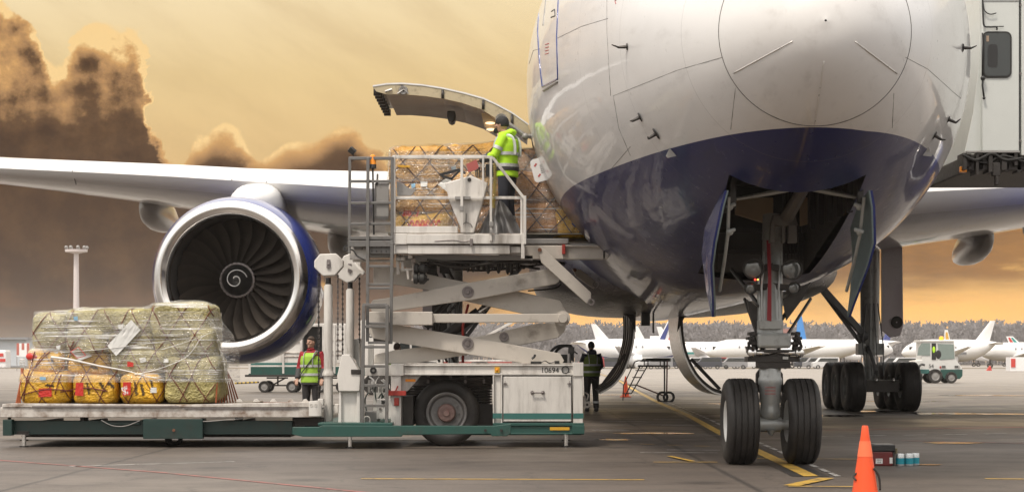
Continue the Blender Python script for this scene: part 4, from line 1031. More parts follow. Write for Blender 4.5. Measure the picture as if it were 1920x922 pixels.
# ================================================================== cargo loader
FD = 28.2; BD = 31.0
ld = thing('cargo_loader', 'long white and green scissor-lift cargo loader raised beside the open aircraft hold', 'cargo loader', (P(850, 0, FD).x, 29.4, 0))
def bx(name, m, rects, parent=ld, bevel=.008, **k):
    mb = MB()
    for r in rects: mb.bpx(*r)
    o = mb.build(name, m, parent, bevel=bevel, **k)
    return explode(o)[0] if len(rects) > 1 and name not in ('top_beam', 'edge_gap') else o
# ---- chassis, right module
ch = sub('chassis', ld, P(900, 700, FD))
bx('top_beam', WHITE, [(757, 683, 1075, 686, FD, FD+.14), (757, 686, 1075, 699, FD+.03, FD+.11), (757, 699, 1075, 703, FD, FD+.14)], ch)
bx('top_beam', WHITE, [(757, 683, 1075, 686, BD-.14, BD), (757, 686, 1075, 699, BD-.11, BD-.03), (757, 699, 1075, 703, BD-.14, BD)], ch)
bx('top_plate', WHITE2, [(757, 680.5, 1073, 683, FD+.16, BD-.16)], ch)
bx('corner_box', WHITE, [(733, 681, 757, 704, FD-.02, FD+.5)], ch)
bx('corner_box', WHITE, [(1074, 679, 1094, 705, FD-.02, FD+.4)], ch)
bx('post', WHITE, [(924, 703, 926.5, 797, FD, FD+.2), (926.5, 703, 939, 797, FD+.05, FD+.1), (939, 703, 942, 797, FD, FD+.2)], ch)
bx('post', WHITE, [(1075, 705, 1093, 798, FD, FD+.3)], ch)
bx('post', WHITE, [(733, 703, 752, 798, FD, FD+.3)], ch)
bx('post', WHITE, [(700, 704, 718, 797, BD-.5, BD-.2)], ch)
mb = MB(); mb.ppx([(752, 703), (790, 703), (766, 731), (752, 740)], FD+.1, FD+.14); mb.build('gusset', WHITE, ch, bevel=.006)
bx('reflector', ORANGE, [(760, 710, 779, 715, FD+.09, FD+.10)], ch, .002)
bx('green_band', TEAL, [(924, 774, 941, 784, FD-.004, FD), (1075, 774, 1094, 784, FD-.004, FD)], ch, 0)
bx('green_sill', GREEN, [(924, 792, 1095, 798, FD-.006, FD+.35), (950, 798, 1075, 812, FD+.02, FD+.3), (1073, 797, 1096, 813, FD-.02, FD+.5), (925, 811, 1095, 814, FD, FD+.4)], ch)
bx('reflector', YELLOW, [(1031, 800, 1068, 806, FD+.005, FD+.018)], ch, .002)
text('10694', INK, ch, .115, Matrix.Translation(P(1031, 694, FD-.004+.03)) @ FACE, .003, 'number_lettering', .95)
mb = MB(); c = P(1060, 693, FD+.02); mb.lathe([(0, .052), (-.02, .058), (-.02, .046), (.06, .04), (.06, .002)], c, (0, 1, 0), 24); mb.build('lifting_eye', BLACKP, ch, smooth=40)
ml = sub('side_marker_lamp', ch, P(932, 693, FD)); bx('lamp_base', YELLOW, [(927.5, 687.5, 937, 698.5, FD-.01, FD+.03)], ml, .004)
mb = MB(); mb.ball(P(932, 693, FD-.01), .022, 14, 8, (1, .6, 1)); mb.build('lens', ORANGE, ml, smooth=True)
# cabinet
cab = sub('engine_cabinet', ld, P(1008, 745, FD))
bx('cabinet_body', WHITE, [(943, 704, 1073, 791, FD+.05, BD-.3)], cab)
dr = bx('door', WHITE, [(944, 705.5, 1071, 789.5, FD-.0, FD+.045)], cab, .006)
bx('door_band', TEAL, [(944.2, 774, 1070.8, 785, FD-.004, FD-.001)], cab, 0)
bx('edge_gap', INK, [(942.2, 703.6, 1073, 704.4, FD+.03, FD+.06), (942.2, 704, 943.2, 792, FD+.03, FD+.06), (1072, 704, 1073.2, 792, FD+.03, FD+.06), (943, 790.5, 1073, 793, FD+.03, FD+.06)], cab, 0)
mb = MB(); a, b_ = P(998, 735.5, FD), P(1018, 735.5, FD)
for q_ in (a, b_): mb.cyl(q_ + Vector((0, -.045, 0)), q_, .012, 10); mb.cyl(q_ + Vector((0, -.008, 0)), q_, .028, 12); mb.ball(q_ + Vector((0, -.045, 0)), .019, 10, 6)
mb.cyl(a + Vector((0, -.045, 0)), b_ + Vector((0, -.045, 0)), .010, 10); mb.build('door_handle', STEEL, cab, smooth=40)
for x in (947, 1068):
    mb = MB(); c = P(x, 719, FD); mb.cyl(c + Vector((0, -.015, 0)), c, .02, 12); mb.bar(c + Vector((-.035, -.018, 0)), c + Vector((.035, -.018, 0)), .014)
    for dz in (-.035, .035): mb.ball(c + Vector((0, -.002, dz)), .006, 6, 4)
    mb.build('latch', STEEL, cab, smooth=40)
# wheel
wl = wheel(ld, (P(838, 770, 28.75).x, 28.75, .505), .505, .34, .29, axis=(0, 1, 0), grooves=3, rim_m=mat('dusty_wheel_rim', (.24, .23, .225), .5, .3, var=.12, grime=.6), n=64, dish=.15)
mb = MB(); c = Vector((P(838, 770, 28.75).x, 28.58, .505)); mb.lathe([(0, .14), (-.03, .135), (-.05, .12), (-.05, .05), (-.09, .045), (-.09, .002)], c, (0, 1, 0), 28)
for k in range(8): a = k*math.pi/4+.2; mb.cyl(c + Vector((.092*math.cos(a), -.075, .092*math.sin(a))), c + Vector((.092*math.cos(a), -.04, .092*math.sin(a))), .016, 6)
mb.build('hub', mat('rust_pink_hub', (.26, .17, .15), .6, .2, var=.3, scale=10, grime=.7, gcol=(.18, .05, .04), gscale=7), wl, smooth=40)
w2 = wheel(ld, (P(838, 770, 28.75).x, 30.6, .505), .505, .34, .29, axis=(0, 1, 0), grooves=0, n=40)
# things in the wheel arch
mb = MB(); 
for k in range(7): mb.bpx(765 - k*1.2, 722 + 5*k, 922, 725 + 5*k, 29.4 + .02*k, 29.9)
mb.build('leaf_spring', DARK, ld)
bx('inner_bulkhead', mat('dim_grey_plate', (.10, .09, .085), .5, .1, var=.2, grime=.6), [(880, 757, 924, 797, 29.3, 29.4), (700, 703, 924, 720, 30.0, 30.1)], ld)
bx('axle_box', DARK, [(752, 742, 775, 797, FD+.32, BD-.4), (752, 712, 768, 742, 29.6, 30.4)], ld)
mb = MB()
for k in range(6): mb.tube([P(775, 706 + 3*k, 28.9+.1*k), P(830, 712 + 2*k, 28.8+.1*k), P(922, 707 + 3.5*k, 28.9+.1*k)], .016, 6)
for x in (800, 842, 870, 905): mb.bpx(x, 703, x+5, 718, 28.9, 29.0)
mb.build('brake_pipe', STEEL, ld, smooth=40)
# long green lower frame
gf = sub('lower_frame', ld, P(500, 805, 28))
FG = 27.75
mb = MB(); mb.ppx([(604, 797), (760, 797.5), (925, 798), (958, 794), (958, 812), (950, 817), (922, 817), (920, 813), (755, 814.5), (753, 818), (568, 818), (548, 814), (548, 800), (596, 800)], FG, FG+.14); mb.build('side_rail', GREEN, gf, bevel=.008)
bx('side_rail', GREEN, [(548, 797, 1090, 815, BD-.1, BD+.04)], gf)
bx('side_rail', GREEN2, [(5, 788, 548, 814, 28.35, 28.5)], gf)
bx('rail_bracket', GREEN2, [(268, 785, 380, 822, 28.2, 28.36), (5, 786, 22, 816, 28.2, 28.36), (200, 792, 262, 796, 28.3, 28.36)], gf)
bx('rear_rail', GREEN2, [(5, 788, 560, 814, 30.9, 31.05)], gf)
bx('cross_member', DARK, [(x, 792, x+9, 812, 28.5, 30.9) for x in (40, 130, 230, 330, 430, 530)], gf)
bx('under_plate', DARK, [(40, 815, 545, 819, 28.7, 30.7)], gf)
bx('green_plate', GREEN, [(596, 792, 736, 797.4, FG+.1, BD-.2)], gf)
for x in (257, 910, 940):
    mb = MB(); c = P(x if x > 600 else 326, 806, FG - .002 if x > 600 else 28.2); mb.cyl(c + Vector((0, -.02, 0)), c, .022, 8); mb.build('bolt', RUST if x < 600 else DARK, gf)
mb = MB(); mb.lathe([(-.1, .12), (.1, .12), (.1, .05)], P(326, 822, 28.9), (0, 1, 0), 20); mb.build('guide_roller', BLACK, gf)
for x, D in ((45, 28.4), (656, 28.1), (1061, 28.4), (1061, 30.7), (45, 30.7)):
    j = sub('jack_foot', ld, P(x, 825, D)); zg = .0
    mb = MB(); c = P(x, 0, D); mb.cyl((c.x, D, .01), (c.x, D, .22), .032, 14); mb.build('ram', CHROME, j, smooth=40)
    mb = MB(); mb.cyl((c.x, D, 0.0), (c.x, D, .018), .07, 16); mb.build('foot_plate', DARK, j); mb = MB(); mb.box((c.x-.09, D-.07, .19), (c.x+.09, D+.07, .24)); mb.build('ram_collar', DARK, j)
# ---- low roller deck
dk = sub('main_deck', ld, P(300, 765, FD))
bx('side_beam', WHITE2, [(0, 763, 600, 782, FD, FD+.1)], dk, .01)
bx('side_beam', WHITE2, [(0, 763, 600, 782, BD, BD+.1)], dk, .01)
mb = MB(); mb.ppx([(4, 757), (20, 755.5), (330, 758), (330, 763), (4, 763)], FD-.02, FD+.06); mb.ppx([(330, 758.5), (565, 753), (600, 753), (600, 763), (330, 763)], FD-.02, FD+.06)
mb.build('side_guide', WHITE2, dk, bevel=.008)
bx('guide_slot', STEEL, [(60, 760.5, 335, 763.3, FD-.03, FD-.018), (345, 764.5, 560, 766.5, FD-.014, FD-.002)], dk, 0)
bx('deck_plate', mat('deck_plate_grey', (.20, .185, .17), .45, .4, var=.15, grime=.9, gcol=(.09, .05, .03)), [(6, 765, 598, 768, FD+.1, BD)], dk)
bx('rear_guide', RUST, [(100, 753, 600, 757, BD, BD+.08)], dk)
rl = sub('roller', dk, P(300, 762, 29)); bpy.data.objects.remove(rl)
mb0 = MB(); c = P(20, 764, FD+.3)
mb0.cyl((c.x, FD+.2, c.z-.035), (c.x, BD-.15, c.z-.035), .032, 10); r0 = mb0.build('roller', STEEL, dk, smooth=40)
for k in range(1, 24):
    c2 = r0.copy(); C.objects.link(c2); c2.parent = dk; c2.location = (r0.location.x + k*.195, r0.location.y, r0.location.z)
for x in (448, 480, 512, 545, 572):
    mb = MB(); mb.ppx([(x-6, 753), (x-3, 748), (x+2, 747), (x+7, 753)], FD+.02, FD+.05); mb.build('side_guide_cam', WHITE2, dk, bevel=.004)
bx('carriage_frame', DARK, [(548, 782, 606, 798, 28.5, 28.7), (20, 768, 545, 775, 30.5, 30.7)], dk)
bx('pallet_stop', WHITE, [(570, 752, 595, 756, FD+.1, FD+.25), (596, 747, 606, 760, FD+.1, FD+.3)], dk)
mb = MB(); ps = [P(190, 787, FD+.02), P(210, 797, FD+.02), P(235, 798, FD+.02), P(262, 788, FD+.02)]; mb.tube(smooth_line(ps), .007, 6); ps = [P(365, 787, FD+.02), P(385, 789.5, FD+.02), P(430, 786, FD+.02), P(455, 784, FD+.02)]; mb.tube(smooth_line(ps), .007, 6)
mb.build('loose_cable', GREYM, dk, smooth=True)
bx('support_arm', DARK, [(14, 782, 18, 790, FD+.1, FD+.2), (150, 782, 158, 792, FD+.2, FD+.5), (440, 782, 450, 792, FD+.2, FD+.5)], dk)
# ---- lifting masts
def mast(x, D, yt, yb, r, head):
    o = sub('lift_mast', ld, P(x, 650, D))
    mb = MB(); c = P(x, 0, D); zt, zb = P(0, yt, D).z, P(0, yb, D).z
    zc = P(0, 700, D).z
    mb.lathe([(0, r*1.5), (.05, r*1.5), (.05, r*1.08), (zc-zb-.03, r*1.05), (zc-zb-.03, r*1.4), (zc-zb, r*1.4), (zc-zb+.03, r*1.2), (zc-zb+.06, r*1.02), (zc-zb+.08, r), (zt-zb-.02, r), (zt-zb-.02, r*.75), (zt-zb, r*.75)], (c.x, D, zb), (0, 0, 1), 24, up=(0, 1, 0))
    mb.build('cylinder', WHITE, o, smooth=40)
    mb = MB(); mb.cyl((c.x, D, zt-.05), (c.x, D, zt + .10), r*.6, 16); mb.build('piston', BLACKP, o, smooth=40)
    mb = MB(); mb.ppx(head, D-.10, D+.10); mb.build('chain_head', WHITE, o, bevel=.012)
    hx = sum(p[0] for p in head)/len(head); hy = sum(p[1] for p in head)/len(head)
    mb = MB(); mb.ppx([(hx-3, hy-9), (hx+3, hy-9), (hx+4, hy+6), (hx, hy+9), (hx-4, hy+6)], D-.125, D-.10); mb.ball(P(hx, hy, D-.13), .02, 8, 5); mb.build('chain_anchor', STEEL, o, bevel=.004)
    return o
mast(615.5, 28.6, 533, 796, .066, [(589, 489), (600, 476), (630, 475), (643, 488), (643, 499), (628, 516), (605, 517), (589, 501)])
mast(656.5, 30.2, 541, 796, .066, [(634, 505), (644, 480), (668, 470), (676, 480), (676, 512), (664, 526), (650, 530), (634, 520)])
def chain(x, D, y0, y1, m):
    mb = MB(); z0, z1 = P(x, y0, D).z, P(x, y1, D).z; k = 0; z = z0
    while z > z1:
        c = Vector((P(x, y0, D).x, D, z)); a = (.020, .010) if k % 2 else (.010, .020)
        mb.tube([c, c + Vector((0, 0, -.024)), c + Vector((0, 0, -.044))], [(a[0]*.6, a[1]*.6), a, (a[0]*.6, a[1]*.6)], 6); z -= .040; k += 1
    return mb.build('lift_chain', m, ld)
chain(597.5, 28.6, 512, 752, DARK); chain(633.5, 28.7, 515, 670, STEEL); chain(642.5, 30.2, 520, 664, DARK); chain(674, 30.2, 520, 640, DARK)
bx('chain_guard', STEEL, [(596, 600, 599, 650, 28.66, 28.68)], ld, 0)
# mast foot boxes
mb = MB(); mb.ppx([(641, 664), (655, 664), (672, 693), (676, 699), (674, 733), (635, 733), (632, 705)], FD-.1, FD+.25); mb.build('winch_cover', WHITE, ld, bevel=.01)
mb = MB(); mb.ppx([(637, 733), (673, 733), (673, 795), (636, 795)], FD, FD+.2); mb.ppx([(636, 733), (640, 733), (640, 795), (634, 795)], FD-.06, FD); mb.ppx([(669, 733), (675, 733), (675, 795), (669, 795)], FD-.06, FD)
mb.build('winch_post', WHITE, ld, bevel=.006)
bx('foot_plate', WHITE, [(634, 792, 680, 796.5, FD-.12, FD+.3), (601, 792, 628, 796.5, 28.45, 28.8)], ld)
mb = MB(); mb.ppx([(654, 641), (668, 634), (674, 640), (676, 690), (662, 668), (654, 662)], 30.3, 30.6); mb.build('winch_cover', WHITE, ld, bevel=.01)
bx('rear_column', WHITE, [(668, 634, 676, 795, 30.4, 30.7), (690, 645, 700, 700, 30.4, 30.5)], ld)
bx('hinge_block', DARK, [(658, 692, 681, 701, FD-.12, FD-.05)], ld)
mb = MB(); mb.bar(P(646, 497, 28.9), P(682, 512, 28.9), .05); mb.bar(P(664, 490, 29.0), P(683, 512, 28.9), .035); mb.build('strut', WHITE, ld)
mb = MB(); mb.lathe([(-.03, .05), (.03, .05), (.03, .02), (-.03, .02)], P(650, 465, FD-.1), (0, 1, 0), 18, close=True); mb.tube(smooth_line([P(652, 466, FD-.12), P(663, 470, FD-.12), P(670, 480, FD-.12), P(684, 487, FD-.12)]), .012, 6); mb.build('hose_reel', BLACKP, ld, smooth=40)
# deck carriage box right of the masts
bx('carriage_block', WHITE2, [(590, 764, 603, 781, FD-.06, FD), (627, 757, 634, 775, FD, FD+.3)], ld)
mb = MB(); mb.ppx([(579, 752), (597, 750), (603, 757), (603, 780), (579, 780)], FD-.09, FD-.03)
for x in (584, 592): mb.lathe([(-.01, .02), (0, .02)], P(x, 759, FD-.09), (0, 1, 0), 10)
mb.build('carriage_plate', WHITE, ld, bevel=.006)
# electric boxes under the ladder
eb = sub('switch_box', ld, P(717, 760, FD)); bx('box', WHITE, [(706, 747, 734, 785, FD+.02, FD+.2)], eb, .01); bx('switch', BLACKP, [(715, 750, 721, 757, FD-.01, FD+.02)], eb, .003)
mb = MB(); mb.cyl(P(713, 766, FD-.0), P(713, 766, FD+.02), .02, 12); mb.build('lock', STEEL, eb)
bx('tool_tray', GREYM, [(684, 771, 708, 792, FD+.3, FD+.8)], ld, .01)
mb = MB(); mb.tube(smooth_line([P(683, 793, FD-.04), P(683, 783, FD-.04), P(688, 780, FD-.04), P(693, 783, FD-.04), P(694, 793, FD-.04)]), .009, 6); mb.build('step_handle', WHITE, ld, smooth=True)
cr = sub('chock_rack', ld, P(744, 735, FD)); bx('tray', REDP, [(728, 732, 761, 741, FD-.08, FD+.05), (728, 731, 730, 741, FD-.09, FD+.05)], cr, .004); bx('lamp', REDP, [(739, 745, 748, 760, FD-.05, FD+.0)], cr, .01)
mb = MB(); mb.bar(P(742, 732, FD-.05), P(746, 723, FD-.05), .02); mb.build('lever', REDP, cr)
mb = MB()
rr = random.Random(5)
for k in range(9):
    x = 688 + rr.uniform(0, 40); y = 706 + rr.uniform(0, 30); mb.tube(smooth_line([P(x, y, 29.2), P(x + rr.uniform(-12, 12), y + 12, 28.9), P(x + rr.uniform(-14, 14), y + 40, 29.3), P(x + rr.uniform(-8, 8), y + 70, 29.4)]), .012, 6)
for k in range(6): x = 690 + k*7; mb.bpx(x, 712 + (k*7) % 11, x+4, 735, 29.0, 29.1)
mb.build('hydraulic_hoses', GREYM, ld, smooth=40)
mb = MB(); c = P(700, 694, FD+.1); mb.lathe([(0, .05), (-.02, .05), (-.02, .02)], c, (0, 1, 0), 18); mb.build('eyelet', BLACKP, ld)
bx('base_cross_beam', WHITE, [(684, 684, 734, 704, FD+.1, FD+.25)], ld)

# ---- scissor arms (two planes of plates on each side)
def arm(name, pts, D, th=.11, pins=(), hub=True):
    o = sub(name, ld, P(sum(p[0] for p in pts)/len(pts), sum(p[1] for p in pts)/len(pts), D)); mb = MB(); mb.ppx(pts, D, D + th); mb.build('arm_plate', CREAM, o, bevel=.01)
    mb = MB(); n = len(pts); cx = sum(p[0] for p in pts)/n; cy = sum(p[1] for p in pts)/n
    for (x, y, r_) in pins:
        q = MB(); c = P(x, y, D); q.lathe([(0, r_*1.05), (-.022, r_), (-.022, r_*.76), (-.006, r_*.72), (-.006, r_*.40), (-.035, r_*.34), (-.035, .002)], c, (0, 1, 0), 24); q.build('pivot_pin', STEEL, o, smooth=40)
    return o
A_low_a = [(693, 605), (735, 607), (886, 632), (1050, 662), (1058, 676), (1054, 681), (983, 681), (740, 641), (700, 634), (690, 622)]
A_low_b = [(700, 681), (703, 664), (740, 656), (800, 649), (900, 630), (1005, 606), (1064, 604), (1058, 622), (1046, 633), (970, 648), (880, 664), (778, 681)]
A_up_c = [(742, 556), (860, 533), (1033, 503), (1048, 510), (1049, 527), (1042, 532), (890, 561), (746, 581), (700, 590), (692, 572), (700, 562)]
A_up_d = [(700, 500), (735, 500), (866, 527), (962, 544), (1050, 563), (1065, 590), (1058, 600), (1000, 592), (880, 566), (800, 543), (740, 533), (700, 530)]
for off_, tag_ in ((0, 1), (1.0, 0)):
    arm('scissor_arm', A_low_b, 28.72 + off_, pins=[(945, 631, .07)] if tag_ else [])
    arm('scissor_arm', A_low_a, 28.52 + off_, pins=[(877, 644, .085)] if tag_ else [])
    arm('scissor_arm', A_up_d, 28.72 + off_, pins=[])
    arm('scissor_arm', A_up_c, 28.52 + off_, pins=[(877, 547, .085)] if tag_ else [])
bx('stabiliser_bar', CREAM, [(811, 588, 1052, 604.5, 28.38, 28.50), (692, 584, 811, 609, 28.30, 28.50), (692, 588, 1055, 604, 30.5, 30.55)], ld, .01)
mb = MB(); mb.lathe([(-.14, .002), (-.14, .066), (-.12, .07), (.0, .07), (.0, .115), (.02, .115)], P(1055, 596.5, 28.42), (0, 1, 0), 28); mb.build('pivot_pin', CREAM, ld, smooth=40)
bx('cross_tube', CREAM, [(1040, 590, 1052, 603, 28.6, 30.7)], ld)
mb = MB(); mb.cyl(P(877, 547, 28.6), (P(877, 547, 28.6).x, 30.7, P(877, 547, 28.6).z), .07, 16); mb.cyl(P(877, 644, 28.6), (P(877, 644, 28.6).x, 30.7, P(877, 644, 28.6).z), .07, 16); mb.build('cross_shaft', CREAM, ld, smooth=40)
# lift rams between the arms
for D in (29.2, 30.2):
    rm_ = sub('lift_ram', ld, P(880, 610, D))
    mb = MB(); mb.cyl(P(800, 655, D), P(898, 585, D), .085, 18); mb.build('barrel', DARK, rm_, smooth=40)
    mb = MB(); mb.cyl(P(898, 585, D), P(955, 545, D), .045, 14); mb.build('piston', CHROME, rm_, smooth=40)
mb = MB()
for k in range(3):
    x = 812 + 14*k; mb.tube(smooth_line([P(x, 500+2*k, 29.4), P(x+20, 560, 29.2+.06*k), P(x-10-3*k, 610, 29.3), P(x + 12, 678, 29.5)]), .02, 6)
mb.bpx(810, 568, 838, 655, 29.8, 30.0); mb.bpx(700, 610, 740, 640, 29.8, 30.0)
mb.build('valve_block', DARK, ld, smooth=40)
mb = MB(); mb.tube([P(878, 570, 29.0), P(868, 610, 29.0), P(868, 680, 29.0)], .02, 8); mb.build('red_hose', REDP, ld)
# hoops and fittings on the front end
mb = MB()
for k, dx in enumerate((0, 9)):
    mb.tube(smooth_line([P(1030+dx, 672, 28.9+.2*k), P(1034+dx, 658, 28.9+.2*k), P(1046+dx, 649, 28.9+.2*k), P(1062+dx*.6, 648, 28.9+.2*k), P(1072, 652, 28.9+.2*k), P(1074, 676, 28.9+.2*k)]), .022, 8)
mb.bpx(1066, 650, 1077, 662, 28.6, 28.8); mb.bpx(1051, 664, 1064, 680, 28.7, 29.0); mb.bpx(1068, 660, 1071, 681, 28.6, 28.64); mb.bpx(1074, 660, 1076, 681, 28.6, 28.64); mb.tube([P(1076, 658, 28.6), P(1083, 663, 28.6)], .012, 6)
mb.build('hose_loop', BLACK, ld, smooth=40)
mb = MB(); mb.bpx(995, 677, 1015, 681, 28.35, 28.45); mb.bpx(1040, 676, 1049, 681, 28.35, 28.45); mb.tube(smooth_line([P(997, 672, 28.4), P(1002, 668, 28.4), P(1003, 664, 28.4)]), .02, 6); mb.tube(smooth_line([P(1015, 679, 28.36), P(1022, 676, 28.36), P(1030, 680, 28.36), P(1041, 677, 28.36)]), .008, 6)
mb.build('switch_gear', BLACKP, ld, smooth=40)
mb = MB(); x, y = 1102, 764; mb.lathe([(0, .02), (0, .05), (.05, .05)], P(1101, 758, FD+.3), (0, 1, 0), 18); mb.bpx(1094, 742, 1098, 765, FD+.25, FD+.4); mb.tube(smooth_line([P(1096, 735, FD+.3), P(1103, 740, FD+.3), P(1100, 750, FD+.3)]), .012, 6); mb.build('tow_coupling', WHITE2, ld, smooth=40)

# ---- raised platform
up = sub('raised_platform', ld, P(860, 460, FD)); F2 = 28.1
bx('upper_beam', WHITE, [(735, 438, 741, 458, F2, F2+.15), (741, 438, 763, 458, F2-.0, F2+.12), (763, 439, 977, 457, F2-.03, F2+.12), (977, 437, 984, 485, F2-.03, F2+.2)], up)
bx('lower_beam', WHITE, [(741, 460, 765, 475, F2+.04, F2+.2), (765, 460, 956, 476, F2, F2+.2), (956, 462, 976, 474, F2+.06, F2+.2)], up)
bx('rear_beam', WHITE, [(738, 440, 980, 476, BD-.1, BD+.05)], up)
bx('floor_plate', WHITE2, [(737, 437.5, 980, 441, F2+.16, BD-.12)], up)
bx('toe_board', WHITE, [(739, 424, 858, 436.5, F2+.01, F2+.04)], up, .004)
mb = MB(); mb.tube(smooth_line([P(815, 452, F2-.035), P(850, 450, F2-.035), P(868, 453, F2-.035), P(884, 450, F2-.035)]), .006, 5); mb.build('loose_wire', STEEL, up); mb = MB(); mb.bpx(881, 447, 886, 461, F2-.06, F2-.03); mb.build('latch', STEEL, up, bevel=.004)
rl = sub('guard_rail', up, P(860, 370, F2))
def rail(pts, w_=.045, m=WHITE, par=rl, nm='rail_bar', D=F2+.02, h_=None):
    mb = MB()
    for a, b_ in zip(pts, pts[1:]): mb.bar(P(*a, D), P(*b_, D), w_, h_ or w_)
    return mb.build(nm, m, par, bevel=.006)
rail([(738, 293), (738, 437)], .055); rail([(736, 294.5), (913, 294.5)], .05, D=F2+.09); rail([(738, 371), (985, 371)], .045, D=F2+.09); rail([(866, 296), (866, 436)], .04, D=F2+.03)
rail([(906, 293), (906, 370)], .032, D=F2+.04); rail([(920.5, 296), (920.5, 452)], .036, D=F2-.05); rail([(913, 294.5), (924, 296), (982, 371)], .042, D=F2+.02); rail([(984, 367), (984, 458)], .045, D=F2-.03); rail([(978, 371), (978, 440)], .036, D=F2+.05)
bx('clamp', GREYM, [(853, 368, 882, 374, F2+.05, F2+.13), (917, 415, 925, 424, F2-.09, F2-.04), (918, 430, 924, 437, F2-.09, F2-.04), (862, 386, 869, 396, F2, F2+.06)], rl, .004)
# console
co = sub('control_console', up, P(875, 385, F2+.15))
mb = MB(); mb.ppx([(834, 343), (883, 329), (915, 343), (906, 375), (888, 437), (868, 437), (843, 378)], F2+.14, F2+.42); mb.build('console_box', WHITE, co, bevel=.015)
mb = MB(); c = P(880, 337, F2+.13); mb.cyl(c, c + Vector((0, .02, 0)), .03, 12); mb.bar(P(874, 418, F2+.12), P(874, 400, F2+.12), .01); mb.tube(smooth_line([P(868, 421, F2+.12), P(873, 417, F2+.12), P(882, 420, F2+.12), P(886, 427, F2+.12)]), .005, 5); mb.build('fitting', DARK, co)
mb = MB(); mb.ppx([(743, 340), (750, 341), (765, 352), (781, 354), (771, 367), (745, 367)], F2+.15, F2+.19); mb.build('bracket', GREYM, co, bevel=.005)
mb = MB(); mb.bar(P(825, 328, F2+.3), P(862, 318, F2+.3), .04); mb.bar(P(828, 330, F2+.3), P(848, 336, F2+.3), .03); mb.bar(P(846, 336, F2+.3), P(862, 320, F2+.3), .03); mb.tube([P(862, 318, F2+.3), P(872, 325, F2+.25)], .02, 8); mb.build('control_arm', BLACKP, co)
mb = MB()
for k in range(7): mb.tube([P(893 + k*3, 334, F2+.3), P(892 + k*3.2, 322 - (k % 3)*3, F2+.3)], .010, 6); mb.ball(P(892 + k*3.2, 321 - (k % 3)*3, F2+.3), .016, 8, 5)
mb.bpx(911, 308, 926, 330, F2+.12, F2+.3); mb.build('control_lever', BLACKP, co)
# red folder and papers on the console
mb = MB(); mb.ppx([(874, 308), (893, 299), (899, 316), (878, 323)], F2+.44, F2+.47); mb.build('red_panel', mat('faded_red_panel', (.40, .10, .09), .6, var=.15), co)
# yellow coil hose
mb = MB(); ps = []
for k in range(260):
    t = k/259; y = 305 + 85*t; a = t*2*math.pi*26; c = P(927 + 1.5*math.sin(t*5), y, F2+.06); ps.append(c + Vector((.022*math.cos(a), .022*math.sin(a), 0)))
mb.tube(ps, .006, 5); mb.build('coiled_cable', mat('yellow_black_cable', (.45, .36, .08), .5, var=.35, scale=14), co, smooth=True)
# grey tarpaulin bundle
mb = MB(); n = 26; m_ = 18; base = []
for j in range(m_ + 1):
    v = j / m_; y = 438 - 62 * v; half = 37 * (1 - v)**.8 + 5; cx_ = 938 - 2*v
    for i in range(n + 1):
        u_ = i/n*2 - 1; x = cx_ + half*u_; fold = .07*math.sin(u_*9 + v*2.5) * (1-.5*v) + .06*noise.noise(Vector((u_*3, v*3, 0)))
        base.append(P(x, y + 1.5*noise.noise(Vector((u_*4, v*4, 5))), F2 + .32 + .22*u_*u_ - .12*(1-v) + fold))
k0 = n + 1; fs = [(j*k0+i, j*k0+i+1, (j+1)*k0+i+1, (j+1)*k0+i) for j in range(m_) for i in range(n)]
back = [p + Vector((0, .25, 0)) for p in base]; N_ = len(base)
mb.add(base + back, fs + [tuple(x + N_ for x in reversed(f)) for f in fs] + [(j*k0, (j+1)*k0, (j+1)*k0+N_, j*k0+N_) for j in range(m_)] + [(j*k0+n, (j+1)*k0+n, (j+1)*k0+n+N_, j*k0+n+N_) for j in range(m_)] + [(m_*k0+i, m_*k0+i+1, m_*k0+i+1+N_, m_*k0+i+N_) for i in range(n)])
tp = mb.build('folded_tarpaulin', mat('grey_vinyl', (.17, .165, .165), .35, var=.1, bump=.3, bscale=15), None, smooth=True)
tag(tp, 'crumpled grey tarpaulin heaped on the raised platform behind the white railing', 'tarpaulin')
# left cage (grey ladder top) and ladder
lg = sub('ladder', ld, P(707, 640, FD-.15)); LD = 27.95
LADM = mat('weathered_ladder_steel', (.17, .165, .16), .5, .5, var=.2, grime=.5, gscale=9)
def lad(nm, segs, w_=.042, D=LD, h_=None):
    for a, b_ in segs:
        mb = MB(); mb.bar(P(*a, D), P(*b_, D), w_, h_ or w_); mb.build(nm, LADM, lg, bevel=.005)
lad('rail', [((682, 572), (679, 796)), ((726, 571), (725, 796))], .05)
lad('rail', [((690, 296), (689, 640)), ((735, 455), (733, 644))], .046, LD+.09)
lad('rung', [((680, y), (726, y)) for y in (571, 612, 650, 686, 722, 760)], .04, LD)
lad('rung', [((690, y), (734, y)) for y in (499, 533, 540, 576, 606, 642)], .036, LD+.09)
cg = sub('platform_cage', ld, P(695, 380, FD))
for a, b_, w_ in (((656, 296), (655, 475), .042), ((735, 296), (735, 475), .042), ((654, 297), (738, 297), .045), ((656, 340), (735, 340), .04), ((656, 381), (735, 380), .04), ((656, 420), (735, 419), .04), ((654, 446), (737, 446), .05), ((655, 457), (737, 457), .09)):
    mb = MB(); mb.bar(P(*a, F2-.02), P(*b_, F2-.02), w_); mb.build('cage_bar', LADM, cg, bevel=.005)
    mb = MB(); mb.bar(P(*a, F2+.85), P(*b_, F2+.85), w_); mb.build('cage_bar', LADM, cg, bevel=.005)
mb = MB()
for a, b_ in (((704, 344), (704, 408)), ((704, 345), (730, 345)), ((704, 408), (728, 408)), ((708, 326), (707, 350))): mb.bar(P(*a, F2+.3), P(*b_, F2+.3), .03)
mb.build('gate_frame', LADM, cg)
bx('gate_panel', GREYM, [(705, 346, 729, 406, F2+.86, F2+.88)], cg)
